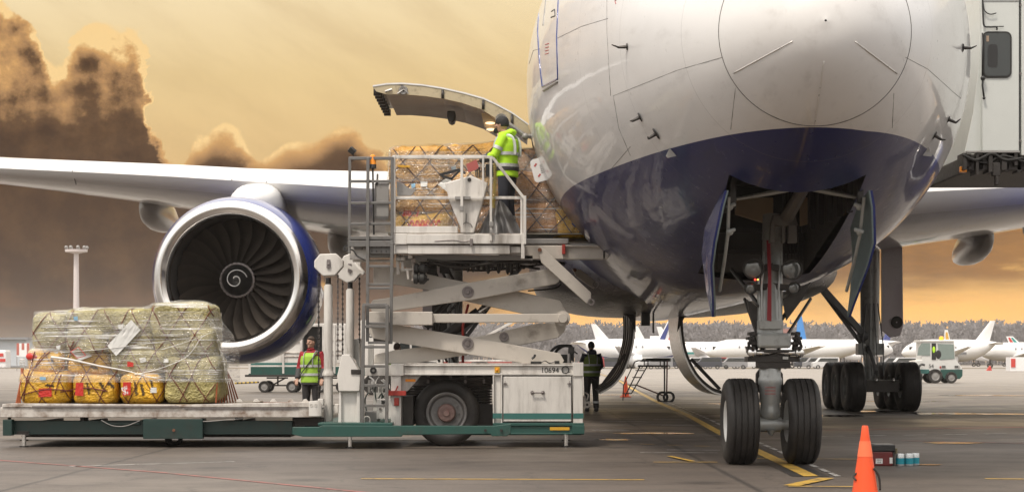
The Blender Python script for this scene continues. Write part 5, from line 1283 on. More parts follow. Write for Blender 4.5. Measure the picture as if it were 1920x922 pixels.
bx('foot_plate', LADM, [(657, 446, 738, 452, F2, F2+.85), (693, 458, 738, 476, F2, F2+.1)], cg)
for k in range(10):
    mb = MB(); mb.ball(P(697 + (k % 5)*9, 463 + 8*(k//5), F2-.005), .011, 6, 4); mb.build('bolt', DARK, cg)
bx('mast_crossbar', WHITE, [(655, 458, 692, 486, F2+.1, F2+.25), (660, 486, 735, 490, F2+.3, F2+.5)], ld)
bx('mast_crossbar', GREYM, [(664, 462, 680, 468, F2+.08, F2+.1), (693, 476, 738, 482, F2+.1, F2+.3)], ld)
# beacon, work lamp
bc = sub('warning_beacon', ld, P(699, 305, F2)); mb = MB(); mb.lathe([(0, .05), (.13, .042), (.15, .02), (.15, .001)], P(699, 309, F2), (0, 0, 1), 20, up=(0, 1, 0)); mb.build('beacon_lens', ORANGE, bc, smooth=40)
mb = MB(); mb.lathe([(-.06, .03), (-.055, .055), (0, .052), (.005, .05)], P(699, 309, F2), (0, 0, 1), 20, up=(0, 1, 0)); mb.cyl(P(699, 317, F2), P(701, 440, F2), .014, 8); mb.build('beacon_base', BLACKP, bc, smooth=40)
wk = sub('work_lamp', ld, P(660, 283, F2)); c = P(660, 283, F2); rm3 = Matrix.Translation(c) @ Euler((R(20), R(40), 0)).to_matrix().to_4x4()
mb = MB(); mb.box((-.05, -.035, -.04), (.05, .05, .04)); mb.v = [tuple(rm3 @ Vector(v)) for v in mb.v]; mb.build('lamp_housing', BLACKP, wk, bevel=.008)
mb = MB(); mb.tube([P(661, 287, F2+.01), P(664, 293, F2+.01), P(657, 295, F2+.01)], .012, 6); mb.tube(smooth_line([P(665, 290, F2), P(669, 295, F2+.02), P(663, 300, F2), P(655, 310, F2-.03), P(655, 340, F2-.04)]), .005, 5); mb.build('lamp_bracket', DARK, wk)
# under-platform machinery
mb = MB(); rr = random.Random(11)
mb.bpx(745, 478, 1000, 488, 28.5, 30.8); mb.bpx(880, 486, 975, 498, 28.8, 30.2)
mb.build('platform_underframe', GREYM, ld, bevel=.01)
mb = MB()
for k in range(15):
    y = 484 + rr.uniform(0, 14); x = 770 + rr.uniform(0, 60); mb.tube(smooth_line([P(x, y, 28.4+.08*k), P(x + 60, y + rr.uniform(-6, 12), 28.4+.08*k), P(x + 130, y + rr.uniform(-6, 10), 28.5+.08*k), P(x + 190, y + rr.uniform(-8, 8), 28.6)]), rr.uniform(.012, .03), 6)
for k in range(14): x = 852 + k*9 + rr.uniform(-2, 2); y = 500 + rr.uniform(-2, 10); mb.tube([P(x, 494, 28.7), P(x, y, 28.7), P(x, y+5, 28.7)], [.03, .035, .012], 6)
for k in range(4): mb.bpx(800 + 24*k, 488, 818 + 24*k, 516 - 5*k, 29.2, 29.5)
mb.build('hydraulic_lines', DARK, ld, smooth=40)
mb = MB()
for (x, y0, y1) in ((746, 477, 512), (755, 477, 506), (775, 480, 525)): mb.cyl(P(x, y0, 28.35), P(x, y1, 28.35), .025, 10); mb.ball(P(x, y1, 28.35), .035, 10, 6); mb.bpx(x-4, y0+5, x+4, y0+11, 28.28, 28.4)
mb.cyl(P(755, 506, 28.35), P(782, 505, 28.35), .022, 10); mb.cyl(P(764, 505, 28.3), P(766, 523, 28.3), .022, 10); mb.bpx(765, 477, 773, 484, 28.2, 28.4)
mb.build('pipe_manifold', WHITE2, ld, smooth=40)
mb = MB()
for (x, y) in ((787, 504), (786, 522)):
    mb.lathe([(-.09, .03), (-.08, .075), (-.03, .085), (-.02, .06), (0, .06), (.01, .085), (.07, .085), (.12, .04)], P(x, y, 28.3), (1, 0, 0), 18)
    mb.tube([P(x+10, y, 28.3), P(x+18, y+2, 28.3)], .02, 6)
mb.build('accumulator', BLACK, ld, smooth=40)
# bridge to the aircraft
br = sub('bridge_platform', ld, P(1060, 470, 28.6))
bx('bridge_beam', CREAM, [(1058, 461, 1136, 486, 28.5, 28.7), (982, 460, 1058, 486, 28.5, 28.6), (1058, 459, 1137, 463, 28.45, 28.75)], br, .012)
mb = MB(); mb.ppx([(1136, 461), (1142, 465), (1143, 480), (1138, 486), (1130, 486), (1130, 461)], 28.5, 28.7); mb.build('beam_end', CREAM, br, bevel=.01)
mb = MB(); mb.lathe([(-.1, .04), (-.1, .055), (.1, .055), (.1, .04)], P(1149, 474, 28.55), (0, 1, 0), 22, close=True); mb.build('roller', BLACK, br, smooth=40)
bx('bridge_deck', GREYM, [(982, 447, 1066, 457, 28.5, 30.9), (1066, 456, 1130, 459, 28.55, 30.9)], br)
bx('hinge_block', REDP, [(1054, 458, 1060, 476, 28.4, 28.5)], br, .004)
for D, pts in ((28.3, [(1008, 466), (1014, 462), (1022, 468), (1108, 548), (1109, 562), (1100, 569), (1015, 492)]), (30.6, [(1072, 502), (1090, 506), (1118, 528), (1119, 534), (1113, 541), (1100, 532), (1080, 518)])):
    lgx = sub('support_leg', br, P(*pts[0], D)); mb = MB(); mb.ppx(pts, D, D+.1); mb.build('leg_plate', CREAM, lgx, bevel=.008)
    mb = MB(); xe, ye = (1108, 566) if D < 29 else (1117, 533); mb.lathe([(-.06, .03), (-.06, .052), (.1, .052), (.1, .03)], P(xe, ye, D), (0, 1, 0), 20, close=True); mb.build('roller', STEEL, lgx, smooth=40)
    mb = MB(); c = P(1012, 468, 28.28) if D < 29 else P(1078, 506, 30.58); mb.cyl(c, c + Vector((0, .05, 0)), .03, 12); mb.build('pivot', RUST, lgx, smooth=40)
mb = MB(); mb.tube(smooth_line([P(1010, 520, 28.9), P(1050, 528, 28.9), P(1040, 540, 28.9), P(990, 545, 29)]), .012, 6); mb.bar(P(985, 489, 28.8), P(1060, 494, 28.8), .05); mb.build('bridge_hose', BLACK, br, smooth=True)
# ================================================================== wrapped cargo
def bag_mat(name, col, ink=0.0):
    m = bpy.data.materials.new(name); m.use_nodes = True; t = m.node_tree; g = NG(t); b = t.nodes['Principled BSDF']
    ob = g.n('ShaderNodeTexCoord').outputs['Object']
    n = g.noise(ob, 2.2, 6, .6); wr = g.noise(ob, 7, 6, .62, 1.2)
    dk_ = tuple(c * .62 for c in col); lt = tuple(min(1, c * 1.22) for c in col)
    c = g.mix(g.ss(n, .3, .7), dk_, lt); c = g.mix(g.ss(g.noise(ob, 22, 4), .62, .75, 0, .35), c, (.10, .07, .045))
    t.links.new(c, b.inputs['Base Color']); b.inputs['Roughness'].default_value = .42
    vo = g.n('ShaderNodeTexVoronoi', feature='DISTANCE_TO_EDGE'); vo.inputs['Scale'].default_value = 6; 
    wv = g.n('ShaderNodeVectorMath', operation='ADD'); t.links.new(ob, wv.inputs[0]); t.links.new(g.noise(ob, 3, 3, .6, 0, 1), wv.inputs[1]); t.links.new(wv.outputs[0], vo.inputs['Vector'])
    h = g.m('ADD', g.m('MULTIPLY', wr, 1.0), g.m('MULTIPLY', vo.outputs['Distance'], 1.6))
    bp = g.n('ShaderNodeBump'); bp.inputs['Strength'].default_value = .7; bp.inputs['Distance'].default_value = .035
    t.links.new(h, bp.inputs['Height']); t.links.new(bp.outputs[0], b.inputs['Normal']); return m
OCHRE = bag_mat('ochre_sack', (.80, .45, .03)); OLIVE = bag_mat('olive_sack', (.38, .33, .13)); TAN = bag_mat('tan_sack', (.66, .36, .09)); TAN2 = bag_mat('brown_sack', (.44, .19, .04))
NETM = mat('dark_red_netting', (.15, .035, .028), .8, var=.3)
NETB = mat('brown_netting', (.075, .045, .04), .8, var=.3)
STRAPR = mat('orange_red_strap', (.32, .085, .03), .7, var=.3)
PAPER = mat('white_paper', (.68, .68, .66), .6, var=.05, bump=.15)
REDTAG = mat('red_label_paper', (.55, .03, .02), .5, var=.08)
BLUETAG = mat('pale_blue_label', (.25, .45, .62), .5, var=.08)
def film_mat(name, dens):
    m = bpy.data.materials.new(name); m.use_nodes = True; t = m.node_tree; t.nodes.clear(); g = NG(t)
    ob = g.n('ShaderNodeTexCoord').outputs['Object']
    def st(ang, sc, tr):
        mp = g.n('ShaderNodeMapping'); mp.inputs['Rotation'].default_value = (0, R(ang), 0); mp.inputs['Scale'].default_value = sc; mp.inputs['Location'].default_value = tr; t.links.new(ob, mp.inputs[0])
        return g.noise(mp.outputs[0], 5, 6, .68, .5)
    a = st(3, (.10, .3, 6.5), (0, 0, 0)); b_ = st(-9, (.13, .3, 7.5), (3, 1, 2)); c = st(33, (.25, .5, 4.2), (1, 1, 5)); d_ = st(12, (.12, .3, 12), (5, 2, 1)); cl = g.noise(ob, 1.7, 4, .6)
    f = g.m('ADD', g.m('MAXIMUM', g.ss(a, .54, .64), g.ss(b_, .56, .66)), g.m('MULTIPLY', g.ss(c, .60, .70), .6))
    f = g.m('ADD', f, g.m('MULTIPLY', g.ss(d_, .56, .66), .5))
    f = g.m('MULTIPLY', f, g.ss(cl, .36, .62, .22, 1))
    fac = g.m('ADD', g.m('MULTIPLY', f, dens*.85), .03 + dens * .05, clamp=True)
    tr = g.n('ShaderNodeBsdfTransparent'); tr.inputs[0].default_value = (.97, .965, .95, 1)
    pb = g.n('ShaderNodeBsdfPrincipled'); pb.inputs['Base Color'].default_value = (.86, .85, .82, 1); pb.inputs['Roughness'].default_value = .12; pb.inputs['Specular IOR Level'].default_value = .8
    bp = g.n('ShaderNodeBump'); bp.inputs['Strength'].default_value = .9; bp.inputs['Distance'].default_value = .03
    t.links.new(g.m('ADD', g.m('ADD', a, b_), g.m('MULTIPLY', c, .8)), bp.inputs['Height']); t.links.new(bp.outputs[0], pb.inputs['Normal'])
    mx = g.n('ShaderNodeMixShader'); t.links.new(fac, mx.inputs[0]); t.links.new(tr.outputs[0], mx.inputs[1]); t.links.new(pb.outputs[0], mx.inputs[2])
    gl = g.n('ShaderNodeBsdfGlossy'); gl.inputs[0].default_value = (1, 1, 1, 1); gl.inputs['Roughness'].default_value = .14; t.links.new(bp.outputs[0], gl.inputs['Normal'])
    mx2 = g.n('ShaderNodeMixShader'); mx2.inputs[0].default_value = .09; t.links.new(mx.outputs[0], mx2.inputs[1]); t.links.new(gl.outputs[0], mx2.inputs[2])
    out = g.n('ShaderNodeOutputMaterial'); t.links.new(mx2.outputs[0], out.inputs[0]); return m
FILM = film_mat('stretch_film', 1.2)

def sack(par, x0, y0, x1, y1, D0, D1, m, seed, p=.55, amp=.05, label=None):
    a, b_ = P(x0, y1, D0), P(x1, y0, D0); c = Vector(((a.x+b_.x)/2, (D0+D1)/2, (a.z+b_.z)/2)); h = Vector(((b_.x-a.x)/2, (D1-D0)/2, (b_.z-a.z)/2)); n = 40; k = 22; vv = []
    so = Vector((seed*3.1, seed*1.7, seed))
    for i in range(k + 1):
        ph = -math.pi/2 + math.pi * i / k; cp = math.copysign(abs(math.cos(ph))**(p*.8), 1); sp_ = math.copysign(abs(math.sin(ph))**p, math.sin(ph))
        for j in range(n):
            t = 2*math.pi*j/n; d = Vector((cp*math.copysign(abs(math.cos(t))**p, math.cos(t)), cp*math.copysign(abs(math.sin(t))**p, math.sin(t)), sp_))
            q = Vector((d.x*h.x, d.y*h.y, d.z*h.z)); w_ = noise.noise(q*2.6 + so)*amp + abs(noise.noise(q*6 + so*2))*amp*.7 - amp*.2 + noise.noise(q*13+so)*amp*.22
            vv.append(c + q * (1 + .0) + d.normalized() * w_ * (1 if d.z > -.9 else .2))
    mb = MB(); mb.add(vv, [(i*n+j, i*n+(j+1)%n, (i+1)*n+(j+1)%n, (i+1)*n+j) for i in range(k) for j in range(n)] + [tuple(range(n)), tuple(range(k*n, (k+1)*n))])
    return mb.build('sack', m, par, smooth=True, label=label)
def tree_of(objs):
    vs, fs = [], []
    for o in objs:
        M_ = wmat(o); b0 = len(vs); vs += [M_ @ v.co for v in o.data.vertices]; fs += [tuple(i + b0 for i in p.vertices) for p in o.data.polygons]
    return BVHTree.FromPolygons(vs, fs)
def net_front(bv, par, m, xr, zr, step, ang, D, r=.011, name='net_cord', seed=0):
    """diagonal cords thrown over the front face"""
    x0, x1 = xr; z0, z1 = zr; rr = random.Random(seed)
    for sgn in (1, -1):
        k = int((x1 - x0 + (z1 - z0)) / step) + 2
        for i in range(k):
            xb = x0 - (z1 - z0) * (ang if sgn > 0 else 0) + i * step + rr.uniform(-.05, .05); pts = []
            for s in range(46):
                z = z0 + (z1 - z0) * s / 45; x = xb + sgn * (z - z0) * ang + (0 if sgn > 0 else (z1-z0)*ang) + .09 * noise.noise(Vector((i*3.3, z*2, sgn*5)))
                if sgn < 0: x = xb + (z1 - z0)*ang*.0 - (z - z0) * ang + .09 * noise.noise(Vector((i*3.3+9, z*2, 5)))
                if x < x0 or x > x1: 
                    if len(pts) > 3: break
                    pts = []; continue
                h = bv.ray_cast(Vector((x, D - 1.0, z)), Vector((0, 1, 0)), 2.2)
                if h[0] is None:
                    if len(pts) > 3: break
                    continue
                pts.append(h[0] + Vector((0, -.012, 0)))
            # keep the cord from plunging into gaps
            for _ in range(3):
                for q in range(1, len(pts)-1): pts[q].y = min(pts[q].y, (pts[q-1].y + pts[q+1].y)/2 + .01)
            if len(pts) > 3: q = MB(); q.tube(pts, r, 5); q.build(name, m, par, smooth=True)
def shell(bv, par, cx, cy, z0, z1, mat_, n=120, k=44, out=.02, lip=True, name='stretch_film', R0=3.0, seed=0, gap=None):
    r_ = [[0]*n for _ in range(k+1)]; top = []
    for i in range(k+1):
        z = z0 + (z1 - z0) * i / k
        for j in range(n):
            a = 2*math.pi*j/n; d = Vector((math.cos(a), math.sin(a), 0)); h = bv.ray_cast(Vector((cx, cy, min(z, z1-.05))) + d * R0, -d, R0)
            r_[i][j] = (h[0] - Vector((cx, cy, h[0].z))).length if h[0] is not None else None
    for i in range(k+1):
        for j in range(n):
            if r_[i][j] is None: r_[i][j] = max([x for x in (r_[max(0, i-1)][j] or 0,)]) * .93 or .5
    for _ in range(5):     # film bridges the hollows
        r2 = [[max(r_[i][j], (r_[i][j-1] + r_[i][(j+1)%n])/2, ((r_[max(i-1,0)][j] + r_[min(i+1,k)][j])/2)) for j in range(n)] for i in range(k+1)]; r_ = r2
    vv = []
    for i in range(k+1):
        z = z0 + (z1 - z0) * i / k
        for j in range(n):
            a = 2*math.pi*j/n; rr_ = r_[i][j] + out + .022*noise.noise(Vector((math.cos(a)*r_[i][j]*2.5, math.sin(a)*2.5, z*7 + seed))) + .012*noise.noise(Vector((a*14, z*10, seed)))
            vv.append(Vector((cx + rr_*math.cos(a), cy + rr_*math.sin(a), z)))
    fs = [(i*n+j, i*n+(j+1)%n, (i+1)*n+(j+1)%n, (i+1)*n+j) for i in range(k) for j in range(n)]
    q = MB(); q.add(vv, fs); o = q.build(name, mat_, par, smooth=True); return o, r_
def topfilm(bv, par, x0, x1, y0, y1, mat_, nx=60, ny=30, ztop=6, name='stretch_film_top'):
    vv = []; zs = []
    for j in range(ny+1):
        for i in range(nx+1):
            x = x0 + (x1-x0)*i/nx; y = y0 + (y1-y0)*j/ny; h = bv.ray_cast(Vector((x, y, ztop)), Vector((0, 0, -1)), 4)
            zs.append(h[0].z if h[0] is not None else None)
    N = nx+1
    good = [z for z in zs if z is not None]; lowv = min(good)
    zs = [z if z is not None else -9 for z in zs]
    top_ = max(good)
    for _ in range(8):
        zs = [max(zs[j*N+i], (zs[j*N+max(i-1,0)] + zs[j*N+min(i+1,nx)])/2, (zs[max(j-1,0)*N+i] + zs[min(j+1,ny)*N+i])/2) for j in range(ny+1) for i in range(N)]
    vv = [(x0 + (x1-x0)*i/nx, y0 + (y1-y0)*j/ny, zs[j*N+i] + .018 + .02*noise.noise(Vector((i*.3, j*.4, 3)))) for j in range(ny+1) for i in range(N)]
    fs = [(j*N+i, j*N+i+1, (j+1)*N+i+1, (j+1)*N+i) for j in range(ny) for i in range(nx) if min(zs[j*N+i], zs[j*N+i+1], zs[(j+1)*N+i], zs[(j+1)*N+i+1]) > top_ - .75]
    q = MB(); q.add(vv, fs); return explode(q.build(name, mat_, par, smooth=True), 1)[0]
def sheet(par, bv, px, m, D, off=.03, name='paper_sheet', label=None, lines=None, n=8):
    """a sheet laid on the load; px = four photo corners"""
    a, b_, c, d = [Vector((x, y)) for x, y in px]; vv = []
    base = bv.ray_cast(P((a.x+c.x)/2, (a.y+c.y)/2, D-1), Vector((0, 1, 0)), 3)[0]; y0 = base.y if base is not None else D
    for i in range(n+1):
        for j in range(n+1):
            u_, v_ = i/n, j/n; p = a.lerp(b_, u_).lerp(d.lerp(c, u_), v_); w_ = P(p.x, p.y, D); h = bv.ray_cast(Vector((w_.x, D-1, w_.z)), Vector((0, 1, 0)), 2)
            y = min(h[0].y if h[0] is not None else y0, y0 + .05); vv.append(Vector((w_.x, (y*.3 + y0*.7) - off + .006*noise.noise(Vector((i*.9, j*.9, px[0][0]))), w_.z)))
    N = n+1; fs = [(i*N+j, (i+1)*N+j, (i+1)*N+j+1, i*N+j+1) for i in range(n) for j in range(n)]
    q = MB(); q.add(vv, fs); o = q.build(name, m, par, label=label)
    sd = o.modifiers.new('t', 'SOLIDIFY'); sd.thickness = .003
    return o

# ---- pallet on the low deck
CD = 28.75
pl = thing('cargo_pallet', 'film-wrapped pile of olive and ochre sacks under a red net on the low deck', 'cargo pallet', (P(240, 755, CD).x, 29.9, P(0, 757, 28.6).z))
spec = [  # x0 y0 x1 y1 D0 D1 mat
 (35, 694, 130, 758, 28.7, 29.6, OCHRE), (131, 700, 219, 758, 28.7, 29.6, OCHRE), (221, 700, 303, 758, 28.7, 29.6, OCHRE), (303, 668, 410, 757, 28.62, 29.7, OLIVE),
 (48, 654, 118, 697, 28.78, 29.6, OCHRE), (122, 655, 205, 703, 28.82, 29.6, OCHRE), (203, 656, 310, 702, 28.75, 29.6, OLIVE), (112, 660, 150, 705, 28.95, 29.6, OLIVE),
 (55, 585, 125, 656, 28.85, 29.7, OLIVE), (118, 578, 200, 622, 28.8, 29.6, OLIVE), (120, 615, 200, 662, 28.72, 29.6, OLIVE), (180, 577, 285, 626, 28.75, 29.7, OLIVE), (198, 617, 288, 662, 28.78, 29.7, OLIVE),
 (280, 566, 400, 640, 28.7, 29.8, OLIVE), (284, 600, 372, 676, 28.74, 29.8, OLIVE), (352, 612, 402, 672, 28.66, 29.6, OLIVE), (60, 655, 410, 757, 29.6, 30.9, OLIVE), (60, 580, 400, 660, 29.7, 30.9, OLIVE)]
sacks = [sack(pl, *s[:6], s[6], i + 3, p=(.30 if i in (3,) else .38), amp=.05 if i < 16 else .08, label=None) for i, s in enumerate(spec)]
bv = tree_of(sacks)
mb = MB(); a, b_ = P(28, 759, 28.5), P(452, 757, 28.5); mb.box((a.x, 28.5, a.z-.01), (b_.x, 31.0, a.z+.012)); mb.build('pallet_sheet', mat('aluminium_pallet', (.35, .28, .2), .4, .6, var=.2), pl, bevel=.004)
net_front(bv, pl, NETM, (P(34, 0, 28.7).x, P(408, 0, 28.7).x), (P(0, 756, 28.7).z, P(0, 572, 28.7).z), .42, .62, 28.7, r=.0065, seed=1)
mb = MB()
for (x0_, x1_, y0_, y1_) in ((100, 135, 740, 640), (40, 60, 752, 660), (60, 118, 690, 640), (110, 200, 735, 735), (40, 130, 740, 735)):
    ps = []
    for k in range(14):
        t = k/13; w_ = P(x0_ + (x1_-x0_)*t, y0_ + (y1_-y0_)*t - 8*math.sin(t*3), 28.6); h = bv.ray_cast(Vector((w_.x, 27.6, w_.z)), Vector((0, 1, 0)), 2.5)
        if h[0] is not None: ps.append(h[0] + Vector((0, -.016, 0)))
    if len(ps) > 3: q = MB(); q.tube(ps, .008, 6); q.build('net_cord', NETM, pl, smooth=True)
# net corner cords down the right and left ends
for k in range(9):
    x = 398 + k*4.5; q = MB(); top_ = P(402 + k*1.5, 672, 28.7 + .16*k); bot = P(405 + k*5.4, 755, 28.62 + .2*k); q.tube([top_, top_.lerp(bot, .5) + Vector((.03, 0, 0)), bot], .012, 5); q.build('net_cord', STRAPR, pl)
for k in range(5):
    q = MB(); a = P(44 - k, 690, 28.8 + .3*k); b_ = P(30 + k*2, 757, 28.62 + .3*k); q.tube([a, a.lerp(b_, .5), b_], .011, 5); q.build('net_cord', STRAPR, pl)
film, rr_ = shell(bv, pl, P(235, 0, 29.8).x, 29.8, P(0, 716, 28.7).z, P(0, 583, 28.7).z, FILM, n=150, k=40, seed=2)
topfilm(bv, pl, P(40, 0, 28.7).x, P(420, 0, 28.7).x, 28.66, 30.95, film_mat('top_film', .8))
# loose twisted film on the right shoulder and the long twisted strip
q = MB(); rr = random.Random(4); HEAVY = film_mat('bunched_film', 1.0)
vv = []; n = 22; m_ = 30
for j in range(m_+1):
    v_ = j/m_
    for i in range(n+1):
        u_ = i/n; x = interp([(0, 392), (.3, 418), (.6, 432), (1, 437)], v_, 1) + (u_-.5)*interp([(0, 34), (.4, 40), (1, 26)], v_, 1) + 3*noise.noise(Vector((u_*5, v_*6, 1))); y = 578 + 140*v_ + (u_)*12*(1-v_)
        vv.append(P(x, y, 28.75 + .9*u_*u_ - .10*math.sin(u_*math.pi) + .06*noise.noise(Vector((u_*8, v_*9, 4)))))
q.add(vv, [(j*(n+1)+i, j*(n+1)+i+1, (j+1)*(n+1)+i+1, (j+1)*(n+1)+i) for j in range(m_) for i in range(n)]); q.build('loose_film', HEAVY, pl, smooth=True)
TW = mat('twisted_film', (.75, .74, .71), .2, var=.1)
for ps, r0_ in (([(92, 669), (130, 674), (180, 685), (225, 693), (262, 702), (305, 712)], .022), ([(250, 702), (300, 690), (350, 668), (378, 632), (400, 622)], .008), ([(300, 655), (350, 640), (385, 628)], .006), ([(110, 660), (180, 655), (300, 640), (386, 628)], .005)):
    q = MB(); pts_ = []
    for (x, y) in smooth_line([Vector(p_) for p_ in ps]):
        w_ = P(x, y, 28.6); h = bv.ray_cast(Vector((w_.x, 27.6, w_.z)), Vector((0, 1, 0)), 2.5); pts_.append(Vector((w_.x, min((h[0].y if h[0] is not None else 28.7), 28.75) - .03, w_.z)))
    for _ in range(4):
        for k in range(1, len(pts_)-1): pts_[k].y = min(pts_[k].y, (pts_[k-1].y + pts_[k+1].y)/2)
    K = len(pts_); q.tube(pts_, [r0_*(1 - .8*k/K) for k in range(K)], 6); q.build('twisted_film', TW, pl, smooth=True)
q = MB(); q.ball(P(42, 680, 28.75), .07, 10, 8, (.7, .8, 1.2)); q.build('film_knot', HEAVY, pl, smooth=True)
q = MB(); q.ball(P(62, 668, 28.82), .10, 14, 10, (1.1, .6, .7)); q.build('red_cloth', REDTAG, pl, smooth=True)
sheet(pl, bv, [(243, 599), (261, 618), (215, 667), (198, 648)], PAPER, 28.6, .06, label='long blank paper sheet stuck slantwise on the film')
sheet(pl, bv, [(126, 658), (148, 644), (168, 667), (144, 676)], PAPER, 28.6, .05)
q = MB(); 
for a, b_ in (((132, 659), (147, 650)), ((147, 650), (161, 666)), ((161, 666), (145, 671)), ((145, 671), (132, 659))): q.bar(P(*a, 28.52), P(*b_, 28.52), .008)
for v in range(len(q.v)): pass
q.build('red_border', REDTAG, pl)
for c4 in ([(70, 728), (94, 727), (94, 743), (69, 744)], [(140, 717), (154, 717), (154, 742), (138, 741)], [(229, 716), (244, 716), (243, 740), (228, 741)], [(236, 677), (247, 679), (247, 687), (235, 687)]): sheet(pl, bv, c4, REDTAG, 28.6, .022, 'red_label')
for c4 in ([(96, 727), (107, 723), (110, 733), (99, 736)], [(281, 726), (292, 726), (292, 736), (280, 736)], [(225, 727), (236, 722), (239, 738), (231, 740)], [(258, 671), (270, 669), (272, 677), (261, 680)], [(218, 608), (228, 607), (228, 617), (219, 616)], [(306, 672), (315, 673), (315, 679), (306, 680)], [(94, 660), (102, 659), (101, 666), (93, 666)], [(101, 648), (110, 646), (108, 655), (103, 654)]): sheet(pl, bv, c4, PAPER, 28.6, .024, 'white_label')
for c4 in ([(72, 706), (83, 706), (83, 712), (72, 712)], [(272, 749), (279, 748), (278, 755), (271, 755)], [(133, 593), (141, 592), (141, 600), (134, 600)]): sheet(pl, bv, c4, BLUETAG, 28.6, .024, 'blue_label')
# hand-written marks on the sacks
SCR = mat('felt_pen', (.06, .04, .03), .6)
rr = random.Random(8)
for (x, y, L, rot) in ((162, 728, 22, 80), (190, 725, 20, 60), (205, 722, 14, 40), (252, 728, 26, 82), (265, 730, 22, 80), (283, 722, 22, 78), (90, 722, 16, 10), (185, 658, 20, 4), (330, 705, 40, 6), (92, 675, 10, 80), (170, 688, 14, 20), (350, 710, 22, 4)):
    ps = []; a = R(rot)
    for k in range(26):
        t = k/25; dx = (t-.5)*L; dy = 3.2*math.sin(k*1.9) + rr.uniform(-1.5, 1.5); w_ = P(x + dx*math.cos(a) - dy*math.sin(a), y + dx*math.sin(a) + dy*math.cos(a), 28.6)
        h = bv.ray_cast(Vector((w_.x, 27.6, w_.z)), Vector((0, 1, 0)), 2.5)
        if h[0] is not None: ps.append(h[0] + Vector((0, -.004, 0)))
    if len(ps) > 4: q = MB(); q.tube(ps, .005, 4); q.build('handwriting', SCR, pl)

# ---- pallet up on the platform, half into the hold
CU = 29.3
pu = thing('cargo_pallet', 'tall film-wrapped load of orange-brown sacks on the raised platform entering the aircraft', 'cargo pallet', (P(930, 437, CU).x, 30.3, P(0, 437, CU).z))
spec = [(738, 395, 850, 438, 29.2, 30.2, OCHRE), (730, 340, 850, 398, 29.15, 30.2, TAN), (728, 272, 850, 345, 29.15, 30.3, TAN), (845, 380, 960, 438, 29.2, 30.2, TAN2), (840, 320, 960, 385, 29.15, 30.2, TAN), (830, 268, 965, 325, 29.2, 30.3, TAN),
        (950, 375, 1060, 438, 29.2, 30.2, TAN2), (950, 320, 1070, 380, 29.2, 30.2, TAN2), (945, 276, 1060, 325, 29.25, 30.3, TAN2), (1040, 385, 1138, 446, 29.15, 30.2, OCHRE), (1045, 325, 1130, 390, 29.2, 30.2, TAN2), (750, 276, 1060, 438, 30.2, 31.4, TAN)]
us = [sack(pu, *s[:6], s[6], i + 40, p=.36, amp=.065) for i, s in enumerate(spec)]
bu = tree_of(us)
mb = MB(); a, b_ = P(728, 440, 29.2), P(1130, 440, 29.2); mb.box((a.x, 29.1, a.z-.0), (b_.x, 31.5, a.z+.02)); mb.build('pallet_sheet', mat('pallet_aluminium', (.3, .27, .22), .4, .6, var=.2), pu)
net_front(bu, pu, NETB, (P(732, 0, 29.2).x, P(1125, 0, 29.2).x), (P(0, 437, 29.2).z, P(0, 272, 29.2).z), .40, .85, 29.2, r=.008, seed=5)
film2, _ = shell(bu, pu, P(930, 0, 30.3).x, 30.3, P(0, 436, 29.2).z, P(0, 284, 29.2).z, film_mat('upper_film', .7), n=160, k=44, seed=6)
topfilm(bu, pu, P(728, 0, 29.2).x, P(1090, 0, 29.2).x, 29.15, 31.4, film_mat('upper_top_film', .6), ztop=6.5)
q = MB(); vv = []
for j in range(31):
    v_ = j/30
    for i in range(9): u_ = i/8; vv.append(P(724 + 10*u_ + 3.5*noise.noise(Vector((u_*3, v_*9, 2))), 285 + 150*v_, 29.2 + .5*u_ + .05*noise.noise(Vector((u_*4, v_*10, 7)))))
q.add(vv, [(j*9+i, j*9+i+1, (j+1)*9+i+1, (j+1)*9+i) for j in range(30) for i in range(8)]); q.build('loose_film', HEAVY, pu, smooth=True)
sheet(pu, bu, [(788, 338), (801, 339), (800, 349), (788, 349)], PAPER, 29, .03, 'white_label')
sheet(pu, bu, [(820, 345), (838, 332), (846, 335), (842, 362), (836, 366)][:4], PAPER, 29, .10, 'white_label')
for c4 in ([(770, 344), (778, 342), (778, 350), (771, 352)], [(845, 310), (854, 309), (854, 315), (846, 316)]): sheet(pu, bu, c4, BLUETAG, 29, .03, 'blue_label')
sheet(pu, bu, [(745, 308), (768, 309), (768, 313), (746, 312)], YELLOW, 29, .03, 'yellow_label')
sheet(pu, bu, [(1071, 420), (1098, 396), (1104, 401), (1078, 427)], BLUE, 29.2, .05, 'blue_strap')
for (x, y, L) in ((795, 418, 60), (790, 426, 40), (770, 400, 30)):
    ps = []
    for k in range(30):
        t = k/29; w_ = P(x + (t-.5)*L, y + 6*math.sin(k*1.3), 29.2); h = bu.ray_cast(Vector((w_.x, 28.0, w_.z)), Vector((0, 1, 0)), 2.5)
        if h[0] is not None: ps.append(h[0] + Vector((0, -.006, 0)))
    if len(ps) > 4: q = MB(); q.tube(ps, .012, 5); q.build('red_handwriting', REDTAG, pu)
